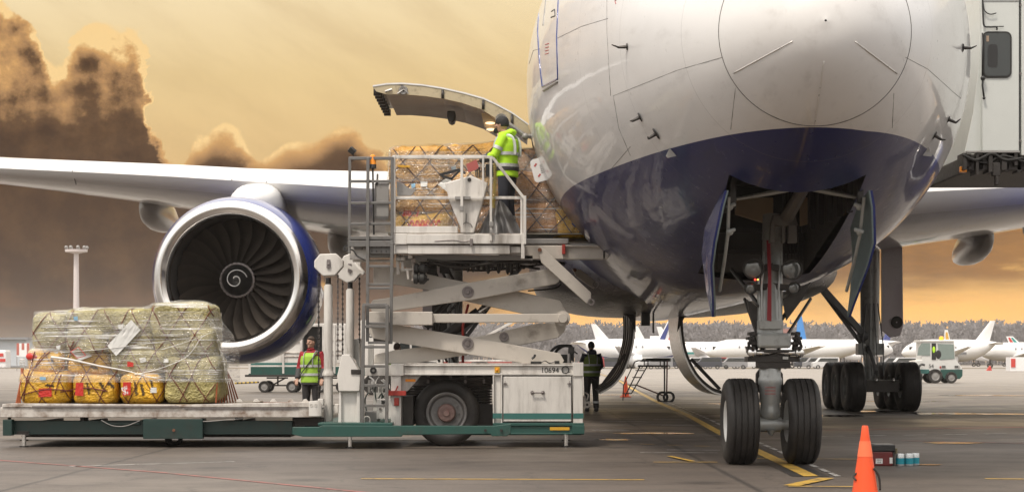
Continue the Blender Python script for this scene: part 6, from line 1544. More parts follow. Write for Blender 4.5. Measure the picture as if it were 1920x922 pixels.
# ================================================================== people
def cloth(name, col, rough=.75, var=.15): return mat(name, col, rough, var=var, scale=6, bump=.5, bscale=9)
SKIN = mat('skin', (.42, .24, .17), .5, var=.06)
HAIRB = mat('brown_hair', (.05, .03, .018), .7, var=.3, scale=20)
REFL = mat('reflective_tape', (.55, .56, .56), .3, .3, var=.08)
def limb(mb, pts, rs, n=12): mb.tube(pts, rs, n)
def person(label, loc, rz, J, sc_, top_m, leg_m, hat_m=None, hair_m=None, vest=None, vest_m=None, bands=True, hood=None, cap=True, scale=1.0, jacket_len=.88, bag=None, group=None, head_yaw=0, extra=None, glove=None):
    p = thing('person', label, 'person', loc, rz); p.scale = (scale,)*3
    V = lambda k: Vector(J[k])
    hd, nk, ch_, pv = V('head'), V('neck'), V('chest'), V('pelvis'); fw = Vector((0, -1, 0)); ry = Matrix.Rotation(head_yaw, 3, 'Z')
    def hp(x, y, z): return hd + ry @ Vector((x, y, z))
    # ---- the body, one skin
    b = MB()
    b.rings([(hd + Vector((0, .0, -.115)), .030, .035), (hd + ry @ Vector((0, -.012, -.10)), .048, .058), (hd + Vector((0, 0, -.05)), .066, .082), (hd, .074, .094), (hd + Vector((0, .004, .05)), .074, .094), (hd + Vector((0, .006, .09)), .056, .075), (hd + Vector((0, .008, .118)), .02, .03)], 18)
    b.v[-18*7:] = [tuple(hd + ry @ (Vector(q) - hd)) for q in b.v[-18*7:]]
    b.tube([hp(0, -.088, .025), hp(0, -.112, -.018), hp(0, -.092, -.028)], [.010, .016, .010], 8)          # nose
    b.ball(hp(0, -.082, -.062), .018, 10, 6, (1.4, .7, .45)); b.ball(hp(0, -.080, -.092), .022, 10, 6, (1, .8, .8))   # mouth, chin
    b.tube([hp(-.045, -.078, .032), hp(0, -.088, .034), hp(.045, -.078, .032)], .010, 6)                     # brow
    for s in (-1, 1): b.ball(hp(s*.076, .008, -.005), .024, 8, 6, (.35, .7, 1.1)); b.ball(hp(s*.045, -.062, -.02), .026, 8, 6, (1, .8, .8))
    b.tube([hd + Vector((0, .01, -.06)), nk, nk + Vector((0, .01, -.06))], [.052, .056, .075], 14)
    b.rings([(pv + Vector((0, 0, -.10)), .13, .10), (pv, .165, .115), (pv.lerp(ch_, .4), .15, .105), (ch_, .175, .12), (ch_ + Vector((0, 0, .10)), .165, .11), (nk + Vector((0, 0, -.04)), .07, .065)], 20)
    for s, S in ((-1, 'L'), (1, 'R')):
        sh, el, wr = V('sh'+S), V('el'+S), V('wr'+S)
        b.tube([sh.lerp(ch_, .3), sh, sh.lerp(el, .5), el, el.lerp(wr, .4), wr], [.05, .056, .047, .038, .038, .026], 12)
        hip, kn, an = V('hip'+S), V('kn'+S), V('an'+S)
        b.tube([hip + Vector((0, 0, .06)), hip, hip.lerp(kn, .5), kn, kn.lerp(an, .35), an], [.08, .088, .075, .055, .056, .038], 14)
        b.tube([an, an + Vector((0, .03, -.06)), an + Vector((0, -.14, -.07))], [.04, .04, .03], 10)
        # hand: palm, four fingers, thumb
        d = (wr - el).normalized(); side = d.cross(Vector((0, 0, 1))); side = side.normalized() if side.length > .2 else Vector((1, 0, 0)); nrm = side.cross(d)
        b.tube([wr, wr + d*.05, wr + d*.095], [(.026, .018), (.040, .017), (.036, .014)], 10)
        for f_ in range(4):
            o_ = wr + d*.09 + side*(-.030 + f_*.020); L = (.066, .076, .072, .056)[f_]
            b.tube([o_ - d*.02, o_ + d*L*.45, o_ + d*L*.75 - nrm*.016, o_ + d*L*.9 - nrm*.036], [.0100, .0095, .0085, .0065], 7)
        o_ = wr + d*.035 + side*(.034 if s < 0 else -.034)*1.0; b.tube([o_ - side*s*-.004, o_ - side*s*.022 + d*.022, o_ - side*s*.034 + d*.05 - nrm*.012], [.013, .012, .008], 7)
    zc = pv.z + .05
    body = fuse(b, 'body', [SKIN, leg_m], p, .0085, 2)
    # eyes
    for s in (-1, 1):
        e = MB(); e.ball(hp(s*.032, -.083, .008), .0105, 10, 8, (1.3, .6, .7)); e.build('eye', INK, None).parent = p
    # ---- trousers
    t = MB()
    t.rings([(pv + Vector((0, 0, -.12)), .155, .125), (pv + Vector((0, 0, -.04)), .185, .135), (pv + Vector((0, 0, .10)), .175, .13)], 22)
    for S in 'LR':
        hip, kn, an = V('hip'+S), V('kn'+S), V('an'+S)
        t.tube([hip + Vector((0, 0, .04)), hip + Vector((0, 0, -.05)), hip.lerp(kn, .5), kn, kn.lerp(an, .5), an + Vector((0, 0, .05)), an + Vector((0, 0, .0))], [.10, .108, .095, .078, .074, .075, .07], 16)
    tr = fuse(t, 'trousers', leg_m, p, .013, 2)
    for S in 'LR':
        an = V('an'+S); q = MB(); q.tube([an + Vector((0, .01, .06)), an + Vector((0, .02, -.02)), an + Vector((0, .0, -.055))], [.058, .058, .06], 12); q.tube([an + Vector((0, .05, -.06)), an + Vector((0, -.05, -.055)), an + Vector((0, -.155, -.068))], [(.048, .035), (.050, .038), (.038, .024)], 12)
        fuse(q, 'boot', BLACKP, p, .01, 1)
        if bands:
            kn = V('kn'+S); q = MB(); c0 = kn.lerp(an, .62); q.tube([c0 + Vector((0, 0, .025)), c0 - Vector((0, 0, .025))], [.081, .081], 18, cap=False); q.build('reflective_band', REFL, None, smooth=True).parent = p
    # ---- jacket
    j = MB(); fatx, faty = .235, .165
    j.rings([(pv + Vector((0, 0, jacket_len - .95)), .215, .165), (pv + Vector((0, 0, .05)), .205, .155), (pv.lerp(ch_, .5), .205, .155), (ch_, .225, .165), (ch_ + Vector((0, 0, .10)), .215, .155), (nk + Vector((0, 0, -.045)), .12, .11), (nk + Vector((0, 0, .015)), .085, .085)], 26)
    for S in 'LR':
        sh, el, wr = V('sh'+S), V('el'+S), V('wr'+S)
        j.tube([sh.lerp(ch_, .35), sh, sh.lerp(el, .5), el, el.lerp(wr, .5), wr], [.07, .082, .074, .066, .060, .050], 14)
    if hood: j.tube([nk + Vector((-.09, .03, .0)), nk + Vector((-.05, .10, .03)), nk + Vector((.05, .10, .03)), nk + Vector((.09, .03, .0)), nk + Vector((.05, -.075, .0)), nk + Vector((-.05, -.075, .0))], [.045, .055, .055, .045, .035, .035], 10)
    fuse(j, 'jacket', top_m, p, .0125, 2)
    if vest_m:
        v_ = MB(); secs = [(pv + Vector((0, 0, jacket_len - .93)), .232, .180), (pv + Vector((0, 0, .07)), .222, .172), (pv.lerp(ch_, .5), .222, .172), (ch_ + Vector((0, 0, -.02)), .240, .18), (ch_ + Vector((0, 0, .08)), .222, .172), (nk + Vector((0, 0, -.045)), .135, .125)]
        v_.rings(secs, 26); fuse(v_, 'hi_vis_vest', vest_m, p, .0125, 2)
    if bands:
        for f_, w_ in ((.12, .025), (.62, .025)):
            c0 = pv.lerp(ch_, f_) + Vector((0, 0, .02)); e_ = .018 if vest_m else 0
            q = MB(); q.tube([c0 + Vector((0, 0, -w_)), c0 + Vector((0, 0, w_))], [(.168 + e_, .228 + e_)]*2, 30, cap=False)
            q.v = [(c0.x + (x-c0.x), y, z) for x, y, z in q.v]
            vv = []; q = MB(); n = 34
            for z_ in (-w_, w_):
                vv += [c0 + Vector(((.226 + e_)*math.cos(2*math.pi*k/n), (.172 + e_)*math.sin(2*math.pi*k/n), z_)) for k in range(n)]
            q.add(vv, [(k, (k+1)%n, n+(k+1)%n, n+k) for k in range(n)]); q.build('reflective_band', REFL, None, smooth=True).parent = p
        for s in (-1, 1):     # braces over the shoulders
            q = MB(); e_ = .012 if vest_m else 0
            ps = [pv.lerp(ch_, .6) + Vector((s*.10, .165+e_, 0)), ch_ + Vector((s*.105, .165+e_, .02)), ch_ + Vector((s*.11, .12+e_, .135)), ch_ + Vector((s*.11, .0, .165+e_)), ch_ + Vector((s*.11, -.12-e_, .12)), ch_ + Vector((s*.10, -.168-e_, .0)), pv.lerp(ch_, .6) + Vector((s*.10, -.165-e_, 0))]
            q.tube(smooth_line(ps, 5), [(.026, .007)]*31, 8); q.build('reflective_brace', REFL, None, smooth=True).parent = p
        if not vest_m:
            for S in 'LR':
                sh, el = V('sh'+S), V('el'+S); c0 = sh.lerp(el, .62); d = (el-sh).normalized(); q = MB(); q.tube([c0 - d*.025, c0 + d*.025], .080, 16, cap=False); q.build('reflective_band', REFL, None, smooth=True).parent = p
    # ---- head cover
    q = MB()
    if hat_m:
        q.rings([(hd + Vector((0, .006, .015)), .086, .108), (hd + Vector((0, .006, .03)), .088, .110), (hd + Vector((0, .008, .07)), .084, .104), (hd + Vector((0, .010, .108)), .062, .08), (hd + Vector((0, .012, .135)), .02, .03)], 20)
        q.rings([(hd + Vector((0, .03, -.03)), .08, .085), (hd + Vector((0, .02, .03)), .087, .10)], 20)
        fuse(q, 'beanie', hat_m, p, .011, 2)
    elif hair_m:
        q.rings([(hd + Vector((0, .045, -.035)), .07, .06), (hd + Vector((0, .035, .0)), .081, .078), (hd + Vector((0, .015, .05)), .083, .098), (hd + Vector((0, .0, .085)), .072, .10), (hd + Vector((0, .005, .115)), .05, .075), (hd + Vector((0, .005, .132)), .02, .03)], 20)
        fuse(q, 'hair', hair_m, p, .010, 1)
    if extra: extra(p, J, hp)
    return p
def pose(**k):
    J = dict(head=(0, -.02, 1.665), neck=(0, .01, 1.50), chest=(0, 0, 1.30), pelvis=(0, 0, .95), shL=(-.19, .01, 1.43), elL=(-.25, .03, 1.15), wrL=(-.25, -.06, .90), shR=(.19, .01, 1.43), elR=(.25, .03, 1.15), wrR=(.25, -.06, .90),
             hipL=(-.10, 0, .90), knL=(-.11, -.015, .49), anL=(-.12, .02, .085), hipR=(.10, 0, .90), knR=(.11, -.015, .49), anR=(.12, .02, .085))
    J.update(k); return J
HV = cloth('lime_hi_vis_fabric', (.46, .80, .03)); HV2 = cloth('dirty_lime_fabric', (.30, .50, .05)); HVD = cloth('dull_green_hi_vis', (.17, .24, .035)); NAVY = cloth('navy_work_cloth', (.025, .028, .04)); GREYC = cloth('dark_grey_work_cloth', (.05, .048, .05)); KNIT = cloth('black_knit', (.012, .012, .013)); REDC = cloth('crimson_jacket', (.28, .012, .02)); BLKC = cloth('black_trouser_cloth', (.018, .016, .017)); 
# loader operator on the platform, seen from his left side, looking at the load
zdk = P(0, 438, 28.9).z
def yoke(p, J, hp):
    q = MB(); q.rings([((0, .0, .93), .222, .172), ((0, 0, 1.0), .224, .174)], 26); fuse(q, 'jacket_hem', GREYC, p, .012, 1)
    for S in 'LR':
        el, wr = Vector(J['el'+S]), Vector(J['wr'+S]); q = MB(); q.tube([el.lerp(wr, .35), el.lerp(wr, .6), wr + (wr-el).normalized()*.01], [.071, .066, .056], 14); fuse(q, 'sleeve_cuff', GREYC, p, .011, 1)
    q = MB(); q.tube([hp(-.05, -.07, -.08), hp(0, -.10, -.085), hp(.05, -.07, -.08)], [.035, .04, .035], 10); fuse(q, 'scarf', KNIT, p, .01, 1)
wk1 = person('person in lime hi-vis jacket and black beanie working the controls on the raised platform', (P(951, 0, 28.75).x, 28.75, zdk), R(-112),
       pose(head=(0, -.09, 1.64), neck=(0, -.02, 1.49), chest=(0, .0, 1.30), elL=(-.24, -.10, 1.17), wrL=(-.18, -.34, 1.13), elR=(.26, -.10, 1.16), wrR=(.20, -.34, 1.10)), 1, HV, NAVY, hat_m=KNIT, hood=True, scale=1.0, jacket_len=.84, extra=yoke)
# man in red behind the deck, looking off to the left
def strapf(p, J, hp):
    q = MB(); q.tube(smooth_line([Vector((.19, .0, 1.50)), Vector((.12, -.17, 1.38)), Vector((0, -.195, 1.22)), Vector((-.15, -.19, 1.03)), Vector((-.23, -.06, .95)), Vector((-.20, .12, 1.05)), Vector((0, .19, 1.25)), Vector((.16, .14, 1.46)), Vector((.19, .0, 1.50))], 5), [(.018, .006)]*41, 8); q.build('shoulder_strap', BLKC, None, smooth=True).parent = p
    q = MB(); q.rings([((0, 0, .80), .218, .168), ((0, 0, .92), .222, .172), ((0, 0, .99), .222, .170)], 26); fuse(q, 'jacket_hem', GREYC, p, .012, 1)
    for S in 'LR':
        el, wr = Vector(J['el'+S]), Vector(J['wr'+S]); q = MB(); q.tube([el.lerp(wr, .2), wr], [.070, .058], 14); fuse(q, 'sleeve_cuff', GREYC, p, .011, 1)
    q = MB(); q.tube([hp(-.055, .02, -.13), hp(-.03, -.06, -.14), hp(.03, -.06, -.14), hp(.055, .02, -.13)], [.025]*4, 8); fuse(q, 'collar', REDC, p, .01, 1)
wk2 = person('dark-haired person in crimson jacket and lime vest standing by the baggage container', (P(584, 0, 39).x, 39, 0), R(-16),
       pose(wrL=(-.27, -.10, .93), elL=(-.27, .02, 1.16), wrR=(.27, -.10, .93), elR=(.27, .02, 1.16)), 1, REDC, BLKC, hair_m=HAIRB, vest_m=HV2, scale=1.0, extra=strapf, head_yaw=R(-18), jacket_len=.82)
wk3 = person('person with back turned in dark clothes and dull green vest beyond the loader end', (P(1109, 0, 48.5).x, 48.5, 0), R(180+12),
       pose(head=(0, -.03, 1.66), elL=(-.27, -.03, 1.16), wrL=(-.20, -.22, 1.02), elR=(.27, -.03, 1.16), wrR=(.20, -.22, 1.02)), 1, NAVY, BLKC, hat_m=KNIT, vest_m=HVD, hood=True, scale=1.0)
wk4 = person('person in lime vest half hidden behind the loader ladder', (P(744, 0, 47).x, 47, 0), R(150), pose(), 1, GREYC, BLKC, hair_m=HAIRB, vest_m=HV, scale=.97)
# ================================================================== jet bridge
JB = 29.5
jb = thing('jet_bridge', 'pale grey boarding bridge cab with one dark window docked at the aircraft side', 'jet bridge', (P(1875, 0, JB).x, 31, 3.0))
JW = mat('pale_bridge_panel', (.56, .58, .56), .35, var=.05, grime=.25, gscale=1.5, coat=.1)
x0 = P(1842, 0, JB).x; x1 = P(1911, 0, JB).x; zb = P(0, 283, JB).z
mb = MB(); mb.prism([(P(1812, 0, JB).x, zb), (x0 + .02, zb - .02), (x0 + .02, 7.6), (P(1838, 0, JB).x, 7.6), (P(1841, 60, JB).x, P(0, 60, JB).z), (P(1838, 130, JB).x, P(0, 130, JB).z), (P(1828, 210, JB).x, P(0, 210, JB).z)], JB + .1, JB + .14)
mb.build('closure_panel', JW, jb)
mb = MB(); mb.box((x0, JB, zb), (x1, JB + 3.4, 7.6)); mb.build('cab_wall', JW, jb, bevel=.012)
mb = MB(); mb.box((x1 + .03, JB - .03, P(0, 292, JB).z), (x1 + 4.0, JB + 3.4, 7.6)); mb.build('tunnel_wall', JW, jb, bevel=.012)
mb = MB(); mb.box((x1, JB + .02, zb), (x1 + .03, JB + .05, 7.6)); mb.build('panel_joint', BLACKP, jb)
mb = MB(); mb.box((x0 - .25, JB - .02, zb - .03), (x1 + .01, JB + .05, zb)); mb.box((x0-.0, JB - .012, P(0, 3, JB).z), (x1, JB, P(0, 1, JB).z)); mb.build('sill_trim', GREYM, jb, bevel=.005)
wn = sub('cab_window', jb, P(1869, 103, JB)); cw = P(1869, 103, JB)
mb = MB(); mb.prism([(cw.x + a, cw.z + b_) for a, b_ in rrect(.455, .72, .09, 6)], JB - .02, JB + .0); mb.build('window_seal', BLACK, wn, bevel=.005)
mb = MB(); mb.prism([(cw.x + a, cw.z + b_) for a, b_ in rrect(.40, .665, .07, 6)], JB - .026, JB - .021); mb.build('pane', GLASS, wn)
mb = MB(); mb.prism([(cw.x - .07 + a, cw.z - .02 + b_) for a, b_ in rrect(.15, .36, .05, 5)], JB - .032, JB - .028); mb.build('seat_behind_glass', BLACKP, wn)
mb = MB(); mb.box((cw.x - .17, JB-.033, cw.z + .20), (cw.x - .13, JB - .028, cw.z + .29)); mb.build('sticker', mat('faded_sticker', (.3, .22, .16), .6), wn)
mb = MB()
mb.tube(smooth_line([P(1842, -5, JB-.05), P(1843, 25, JB-.05), P(1845, 48, JB-.05), P(1855, 51, JB-.05), P(1868, 51, JB-.05), P(1869, 57, JB-.05)]), .014, 6)
mb.tube(smooth_line([P(1843, 5, JB-.04), P(1846, 20, JB-.04), P(1856, 27, JB-.04), P(1868, 25, JB-.04)]), .009, 6); mb.tube([P(1868, 50, JB-.04), P(1882, 50, JB-.04)], .008, 6)
mb.tube([P(1843, 146, JB-.05), P(1842, 160, JB-.05), P(1845, 184, JB-.05)], .015, 6); mb.ball(P(1845, 184, JB-.05), .025, 8, 6); mb.ball(P(1843, 147, JB-.06), .04, 8, 6); mb.tube([P(1842, 62, JB-.05), P(1842, 146, JB-.05)], .013, 6)
mb.build('wiper_cable', BLACKP, jb, smooth=True)
for y in (10, 138, 264):
    mb = MB(); mb.cyl(P(1913.5, y, JB-.035), P(1913.5, y, JB-.03), .018, 8); mb.build('bolt', STEEL, jb)
mb = MB(); mb.box((x0 - .2, JB + .1, zb - .30), (x1 + 3, JB + 3, zb - .04)); mb.build('under_chassis', DARK, jb, bevel=.02)
rr = random.Random(9)
for k in range(16):
    mb = MB(); x = P(1806 + k*8, 0, JB).x; mb.box((x, JB + .0 + .1*(k % 3), zb - .16 - rr.uniform(.05, .22)), (x + rr.uniform(.04, .09), JB + .4, zb - .03)); mb.build('chassis_bracket', DARK, jb, bevel=.006)
mb = MB()
mb.tube(smooth_line([P(1805, 290, JB), P(1830, 300, JB), P(1860, 288, JB), P(1885, 300, JB), P(1920, 296, JB)]), .025, 6); mb.tube(smooth_line([P(1815, 296, JB+.05), P(1850, 306, JB+.05), P(1880, 292, JB), P(1925, 305, JB)]), .018, 6)
mb.build('power_cable', BLACK, jb, smooth=True)
for a in ((1862, 305, 1876, 330), (1867, 330, 1873, 347)): mb = MB(); mb.bpx(*a, JB, JB + .12); mb.build('drive_stub', DARK, jb, bevel=.01)
mb = MB(); mb.bpx(1801, 312, 1813, 323, JB+.1, JB+.2); mb.build('marker_lamp', ORANGE, jb, bevel=.01)
mb = MB(); mb.bpx(1803, 300, 1811, 312, JB+.1, JB+.2); mb.build('lamp_socket', DARK, jb)
mb = MB(); mb.cyl((x1 + 3, JB + 3, 0), (x1 + 3, JB + 3, zb), .35, 20); mb.build('support_column', GREYM, jb, smooth=40)

# ================================================================== small things on the stand
ORC = mat('orange_cone_plastic', (.82, .085, .015), .42, var=.12, grime=.7, gcol=(.16, .05, .025), gscale=4)
ORP = mat('faded_cone_collar', (.86, .16, .06), .4, var=.06)
def cone(D, px, h, lab, top_y=None):
    c = P(px, 700, D); c.z = 0
    t = thing('traffic_cone', lab, 'traffic cone', c)
    q = MB(); r0 = h*.172; q.lathe([(.03, r0*1.15), (.04, r0*1.02), (h*.5, r0*.62), (h*.90, r0*.27), (h*.985, r0*.21), (h, r0*.17), (h, .002)], c, (0, 0, 1), 32, up=(0, 1, 0)); q.build('cone_body', ORC, t, smooth=35)
    q = MB(); q.lathe([(h*.66, r0*.478), (h*.66, r0*.498), (h*.83, r0*.350), (h*.83, r0*.33)], c, (0, 0, 1), 32, up=(0, 1, 0)); q.build('reflective_collar', ORP, t, smooth=35)
    q = MB(); q.prism([(c.x + a, c.y + b_) for a, b_ in rrect(h*.52, h*.52, h*.08)], 0.004, .035, 'z'); q.build('base', ORC, t, bevel=.006)
    return t
k1 = cone(15.7, 1622, .75, 'big orange traffic cone in the foreground right of the nose wheels')
q = MB(); c = Vector(k1.location); q.tube(smooth_line([c + Vector((-.075, -.03, .36)), c + Vector((-.10, -.03, .33)), c + Vector((-.085, -.05, .30))]), .008, 6); q.tube(smooth_line([c + Vector((.06, -.06, .40)), c + Vector((.105, -.05, .33)), c + Vector((.115, -.05, .22))]), .009, 6); q.build('cord_loop', BLACK, k1, smooth=True)
cone(68, 1173, .75, 'small far orange cone half hidden behind the hanging main gear door')

TD = F*CH/(873-HZ)
tb = thing('toolbox', 'dark red box with black lid on the asphalt behind the foreground cone', 'toolbox', (P(1658, 873, TD).x, TD+.15, 0), group=None)
def bq(nm, r, m, par, bev=.006, **k): q = MB(); q.bpx(*r); return q.build(nm, m, par, bevel=bev, **k)
DRED = mat('dark_red_plastic', (.13, .015, .015), .35, var=.1)
bq('box_body', (1636, 846, 1674, 872.6, TD, TD+.32), DRED, tb, .012); bq('lid', (1634, 833, 1679, 846, TD-.01, TD+.34), BLACKP, tb, .012); bq('side_trim', (1674, 846, 1678, 872, TD+.01, TD+.33), DARK, tb)
bq('lid_edge', (1640, 832, 1676, 833.6, TD+.0, TD+.3), GREYM, tb, .002)
lb = bq('number_label', (1642, 859, 1655, 868.5, TD-.004, TD-.0005), PAPER, tb, 0)
text('CBA.XI', INK, tb, .026, Matrix.Translation(P(1648.5, 861.5, TD-.005)) @ FACE, .0005, 'lettering', .75); text('47 40', INK, tb, .026, Matrix.Translation(P(1648.5, 866, TD-.005)) @ FACE, .0005, 'lettering', .75)
bq('number_label', (1668, 857, 1673.5, 868, TD-.004, TD-.0005), PAPER, tb, 0)
bq('handle', (1679, 840, 1683, 850, TD+.1, TD+.2), mat('khaki_strap', (.2, .17, .1), .7), tb, .004)
CANB = mat('blue_can_label', (.02, .28, .36), .3, .2, var=.06); CANW = mat('pale_tin', (.6, .62, .62), .3, .6, var=.06)
for k, (x, d, wt) in enumerate(((1687.5, 0, 'leftmost'), (1704, .02, 'middle'), (1715.5, .12, 'rightmost'))):
    c = P(x, 873, TD + d + .08); c.z = 0; t = thing('tin_can', f'{wt} of three pale tins with blue bands beside the red toolbox', 'tin can', c, group='tins beside the toolbox')
    q = MB(); q.lathe([(0, .05), (.012, .054), (.14, .054), (.15, .05), (.15, .045), (.142, .044), (.142, .002)], c, (0, 0, 1), 24, up=(0, 1, 0)); q.build('can_body', CANW, t, smooth=40)
    q = MB(); q.lathe([(.022, .0548), (.095, .0548)], c, (0, 0, 1), 24, up=(0, 1, 0)); q.build('can_label', CANB, t, smooth=40)

# maintenance stand with steps
SD = 60.0
ms = thing('maintenance_stand', 'dark wheeled step platform with padded top standing behind the open gear doors', 'step platform', (P(1215, 752, SD).x, SD+.4, 0))
SM = mat('dark_stand_steel', (.06, .055, .05), .5, .4, var=.2); SR = mat('brown_red_stand_steel', (.12, .04, .03), .5, .2, var=.2)
q = MB(); q.bpx(1211, 671, 1257, 677, SD, SD+.8); q.build('padded_top', BLACKP, ms, bevel=.03)
for D in (SD, SD+.8):
    q = MB(); q.tube([P(*p, D) for p in ((1178, 720), (1168, 722), (1190, 678), (1196, 675.5), (1250, 675))][2:] , .022, 6); q.tube([P(1190, 678, D), P(1169, 722, D), P(1168, 750, D)], .02, 6); q.tube([P(1200, 686, D), P(1172, 742, D)], .022, 6); q.tube([P(1196, 685.5, D), P(1252, 685.5, D)], .03, 6); q.tube([P(1214, 685.5, D), P(1184, 737, D)], .022, 6)
    q.tube([P(1246, 676, D), P(1246, 742, D)], .028, 6); q.build('side_frame', SM, ms, smooth=40)
    q = MB(); q.tube([P(1251, 676, D), P(1250, 735, D)], .026, 6); q.tube([P(1193, 721, D), P(1243, 741, D)], .025, 6); q.build('brace_tube', SR, ms, smooth=40)
    for x in (1242, 1254):
        q = MB(); c = P(x, 744, D); q.lathe([(-.05, .12), (-.06, .19), (.06, .19), (.05, .12)], c, (0, 1, 0), 18, close=True); q.build('caster_wheel', BLACK, ms, smooth=40)
for (x, y) in ((1202, 694), (1196, 707), (1188, 721), (1177, 737)):
    q = MB(); q.bar(P(x-9, y, SD+.4), P(x+6, y, SD+.4), .8, .03, (0, 0, 1)); q.build('step_tread', SM, ms)
for x in (1207, 1214, 1237, 1244):
    q = MB(); q.bpx(x, 676, x+2, 686, SD, SD+.03); q.build('stanchion', SM, ms)

# ================================================================== vehicles
def vwheel(par, c, r, wd, ax=(0, 1, 0)):
    o = sub('wheel', par, c); q = MB(); h = wd/2; q.lathe([(-h*.8, r*.58), (-h, r*.72), (-h*.9, r*.95), (-h*.5, r), (h*.5, r), (h*.9, r*.95), (h, r*.72), (h*.8, r*.58)], c, ax, 28); q.build('tyre', TYRE, o, smooth=45)
    q = MB(); q.lathe([(-h*.8, r*.6), (-h*.5, r*.5), (-h*.6, r*.2), (-h*.7, .002)], c, ax, 24); q.lathe([(h*.8, r*.6), (h*.5, r*.5), (h*.6, r*.2), (h*.7, .002)], c, ax, 24); q.build('rim', GREYM, o, smooth=45); return o
# baggage container on its dolly
BC = 78.0
bg_ = thing('baggage_dolly', 'white and dark green container on a four-wheeled dolly under the engine', 'baggage dolly', (P(560, 735, BC).x, BC+.8, 0))
bq('container_frame', (466, 606, 648, 612, BC, BC+1.6), WHITE, bg_, .02)
for r in ((466, 612, 531, 680, BC+.03, BC+1.5), (531, 612, 566, 680, BC+.02, BC+1.5), (606, 612, 648, 680, BC+.02, BC+1.5)): bq('side_panel', r, WHITE, bg_, .02)
bq('doorway_dark_sheet', (566, 612, 606, 690, BC+.9, BC+1.0), BLACKP, bg_, 0)  # black sheet standing for the dark inside the open container
for x in (466, 529, 563, 604, 625, 644): bq('frame_post', (x, 608, x+4, 700, BC-.03, BC+.06), WHITE, bg_, .01)
for y in (640, 660, 667): bq('panel_rail', (531, y, 563, y+2, BC-.02, BC+.03), WHITE2, bg_, .01); bq('panel_rail', (608, y-4, 644, y-2, BC-.02, BC+.03), WHITE2, bg_, .01)
bq('teal_band', (466, 680, 566, 684, BC-.01, BC+1.5), TEAL, bg_, .01); bq('white_band', (466, 684, 566, 687, BC-.005, BC+1.5), WHITE, bg_, 0)
bq('green_side', (466, 687, 530, 704, BC-.01, BC+1.6), GREEN, bg_, .01); bq('green_side', (530.6, 687, 650, 704, BC-.012, BC+1.6), GREEN, bg_, .01); bq('bed_edge', (459, 702, 655, 706, BC-.05, BC+1.65), DARK, bg_, .01)
for x in (495, 547, 600, 640):
    for d in (.1, 1.5): vwheel(bg_, Vector((P(x, 0, BC).x, BC+d, .24)), .24, .16)
q = MB(); 
for a, b_ in (((500, 708), (540, 708)), ((510, 722), (535, 708)), ((512, 722), (540, 722)), ((521, 706), (521, 722)), ((592, 708), (640, 708)), ((600, 722), (640, 722))): q.bar(P(*a, BC+.2), P(*b_, BC+.2), .06)
q.build('axle_frame', DARK, bg_)
q = MB(); pts_ = [P(486, 716, BC), P(440, 718, BC-.3)]; q.tube(pts_, .035, 8); q.build('tow_bar', mat('yellow_tow_bar', (.55, .36, .03), .4), bg_)
for k in range(6):
    a = pts_[0].lerp(pts_[1], (k+.1)/6); b_ = pts_[0].lerp(pts_[1], (k+.5)/6); q = MB(); q.tube([a, b_], .037, 8); q.build('black_stripe', BLACKP, bg_)
# white service truck with 8
TV = 72.0
tv = thing('service_truck', 'white box truck marked 8 seen through the loader ladder', 'truck', (P(760, 740, TV).x, TV+1, 0))
bq('box_body', (676, 600, 742, 690, TV, TV+2.2), WHITE, tv, .03); bq('cab', (742, 622, 800, 700, TV+.05, TV+2.1), WHITE, tv, .08); bq('lower_skirt', (676, 690, 800, 704, TV+.02, TV+2.1), TEAL, tv, .02)
bq('side_window', (750, 630, 768, 655, TV+.03, TV+.06), GLASS, tv, .01); bq('side_window', (772, 630, 790, 655, TV+.03, TV+.06), GLASS, tv, .01)
text('8', INK, tv, .42, Matrix.Translation(P(695, 626, TV-.006)) @ FACE, .003, 'number_lettering'); bq('red_lamp', (692, 615, 696, 618, TV-.03, TV), REDP, tv, .005)
for x in (700, 780):
    for d in (.15, 2.0): vwheel(tv, Vector((P(x, 0, TV).x, TV+d, .4)), .4, .28)
# passenger stairs seen through the scissor
PS = 90.0
ps_ = thing('passenger_stairs', 'white boarding stairs parked far behind the scissor lift', 'boarding stairs', (P(900, 735, PS).x, PS+1, 0))
for d in (0, 1.6):
    q = MB(); q.bar(P(840, 668, PS+d), P(960, 604, PS+d), .12, .30, (0, 1, 0)); q.build('stair_side', WHITE, ps_, bevel=.01)
    q = MB(); q.bar(P(840, 656, PS+d), P(955, 592, PS+d), .06); q.build('hand_rail', GREYM, ps_)
q = MB()
for k in range(14): q.bar(P(842+k*8.4, 668-k*4.5, PS+.05), P(842+k*8.4, 668-k*4.5, PS+1.6), .05, .22)
q.build('stair_treads', GREYM, ps_)
bq('chassis', (830, 674, 960, 690, PS+.1, PS+1.7), WHITE, ps_, .03); bq('cab', (800, 655, 835, 690, PS+.1, PS+1.7), WHITE, ps_, .08); bq('cab_window', (805, 660, 828, 672, PS+.07, PS+.12), GLASS, ps_, .01); bq('red_stripe', (830, 678, 960, 682, PS+.08, PS+.12), REDP, ps_, 0)
for x in (820, 940):
    for d in (.2, 1.6): vwheel(ps_, Vector((P(x, 0, PS).x, PS+d, .4)), .4, .25)

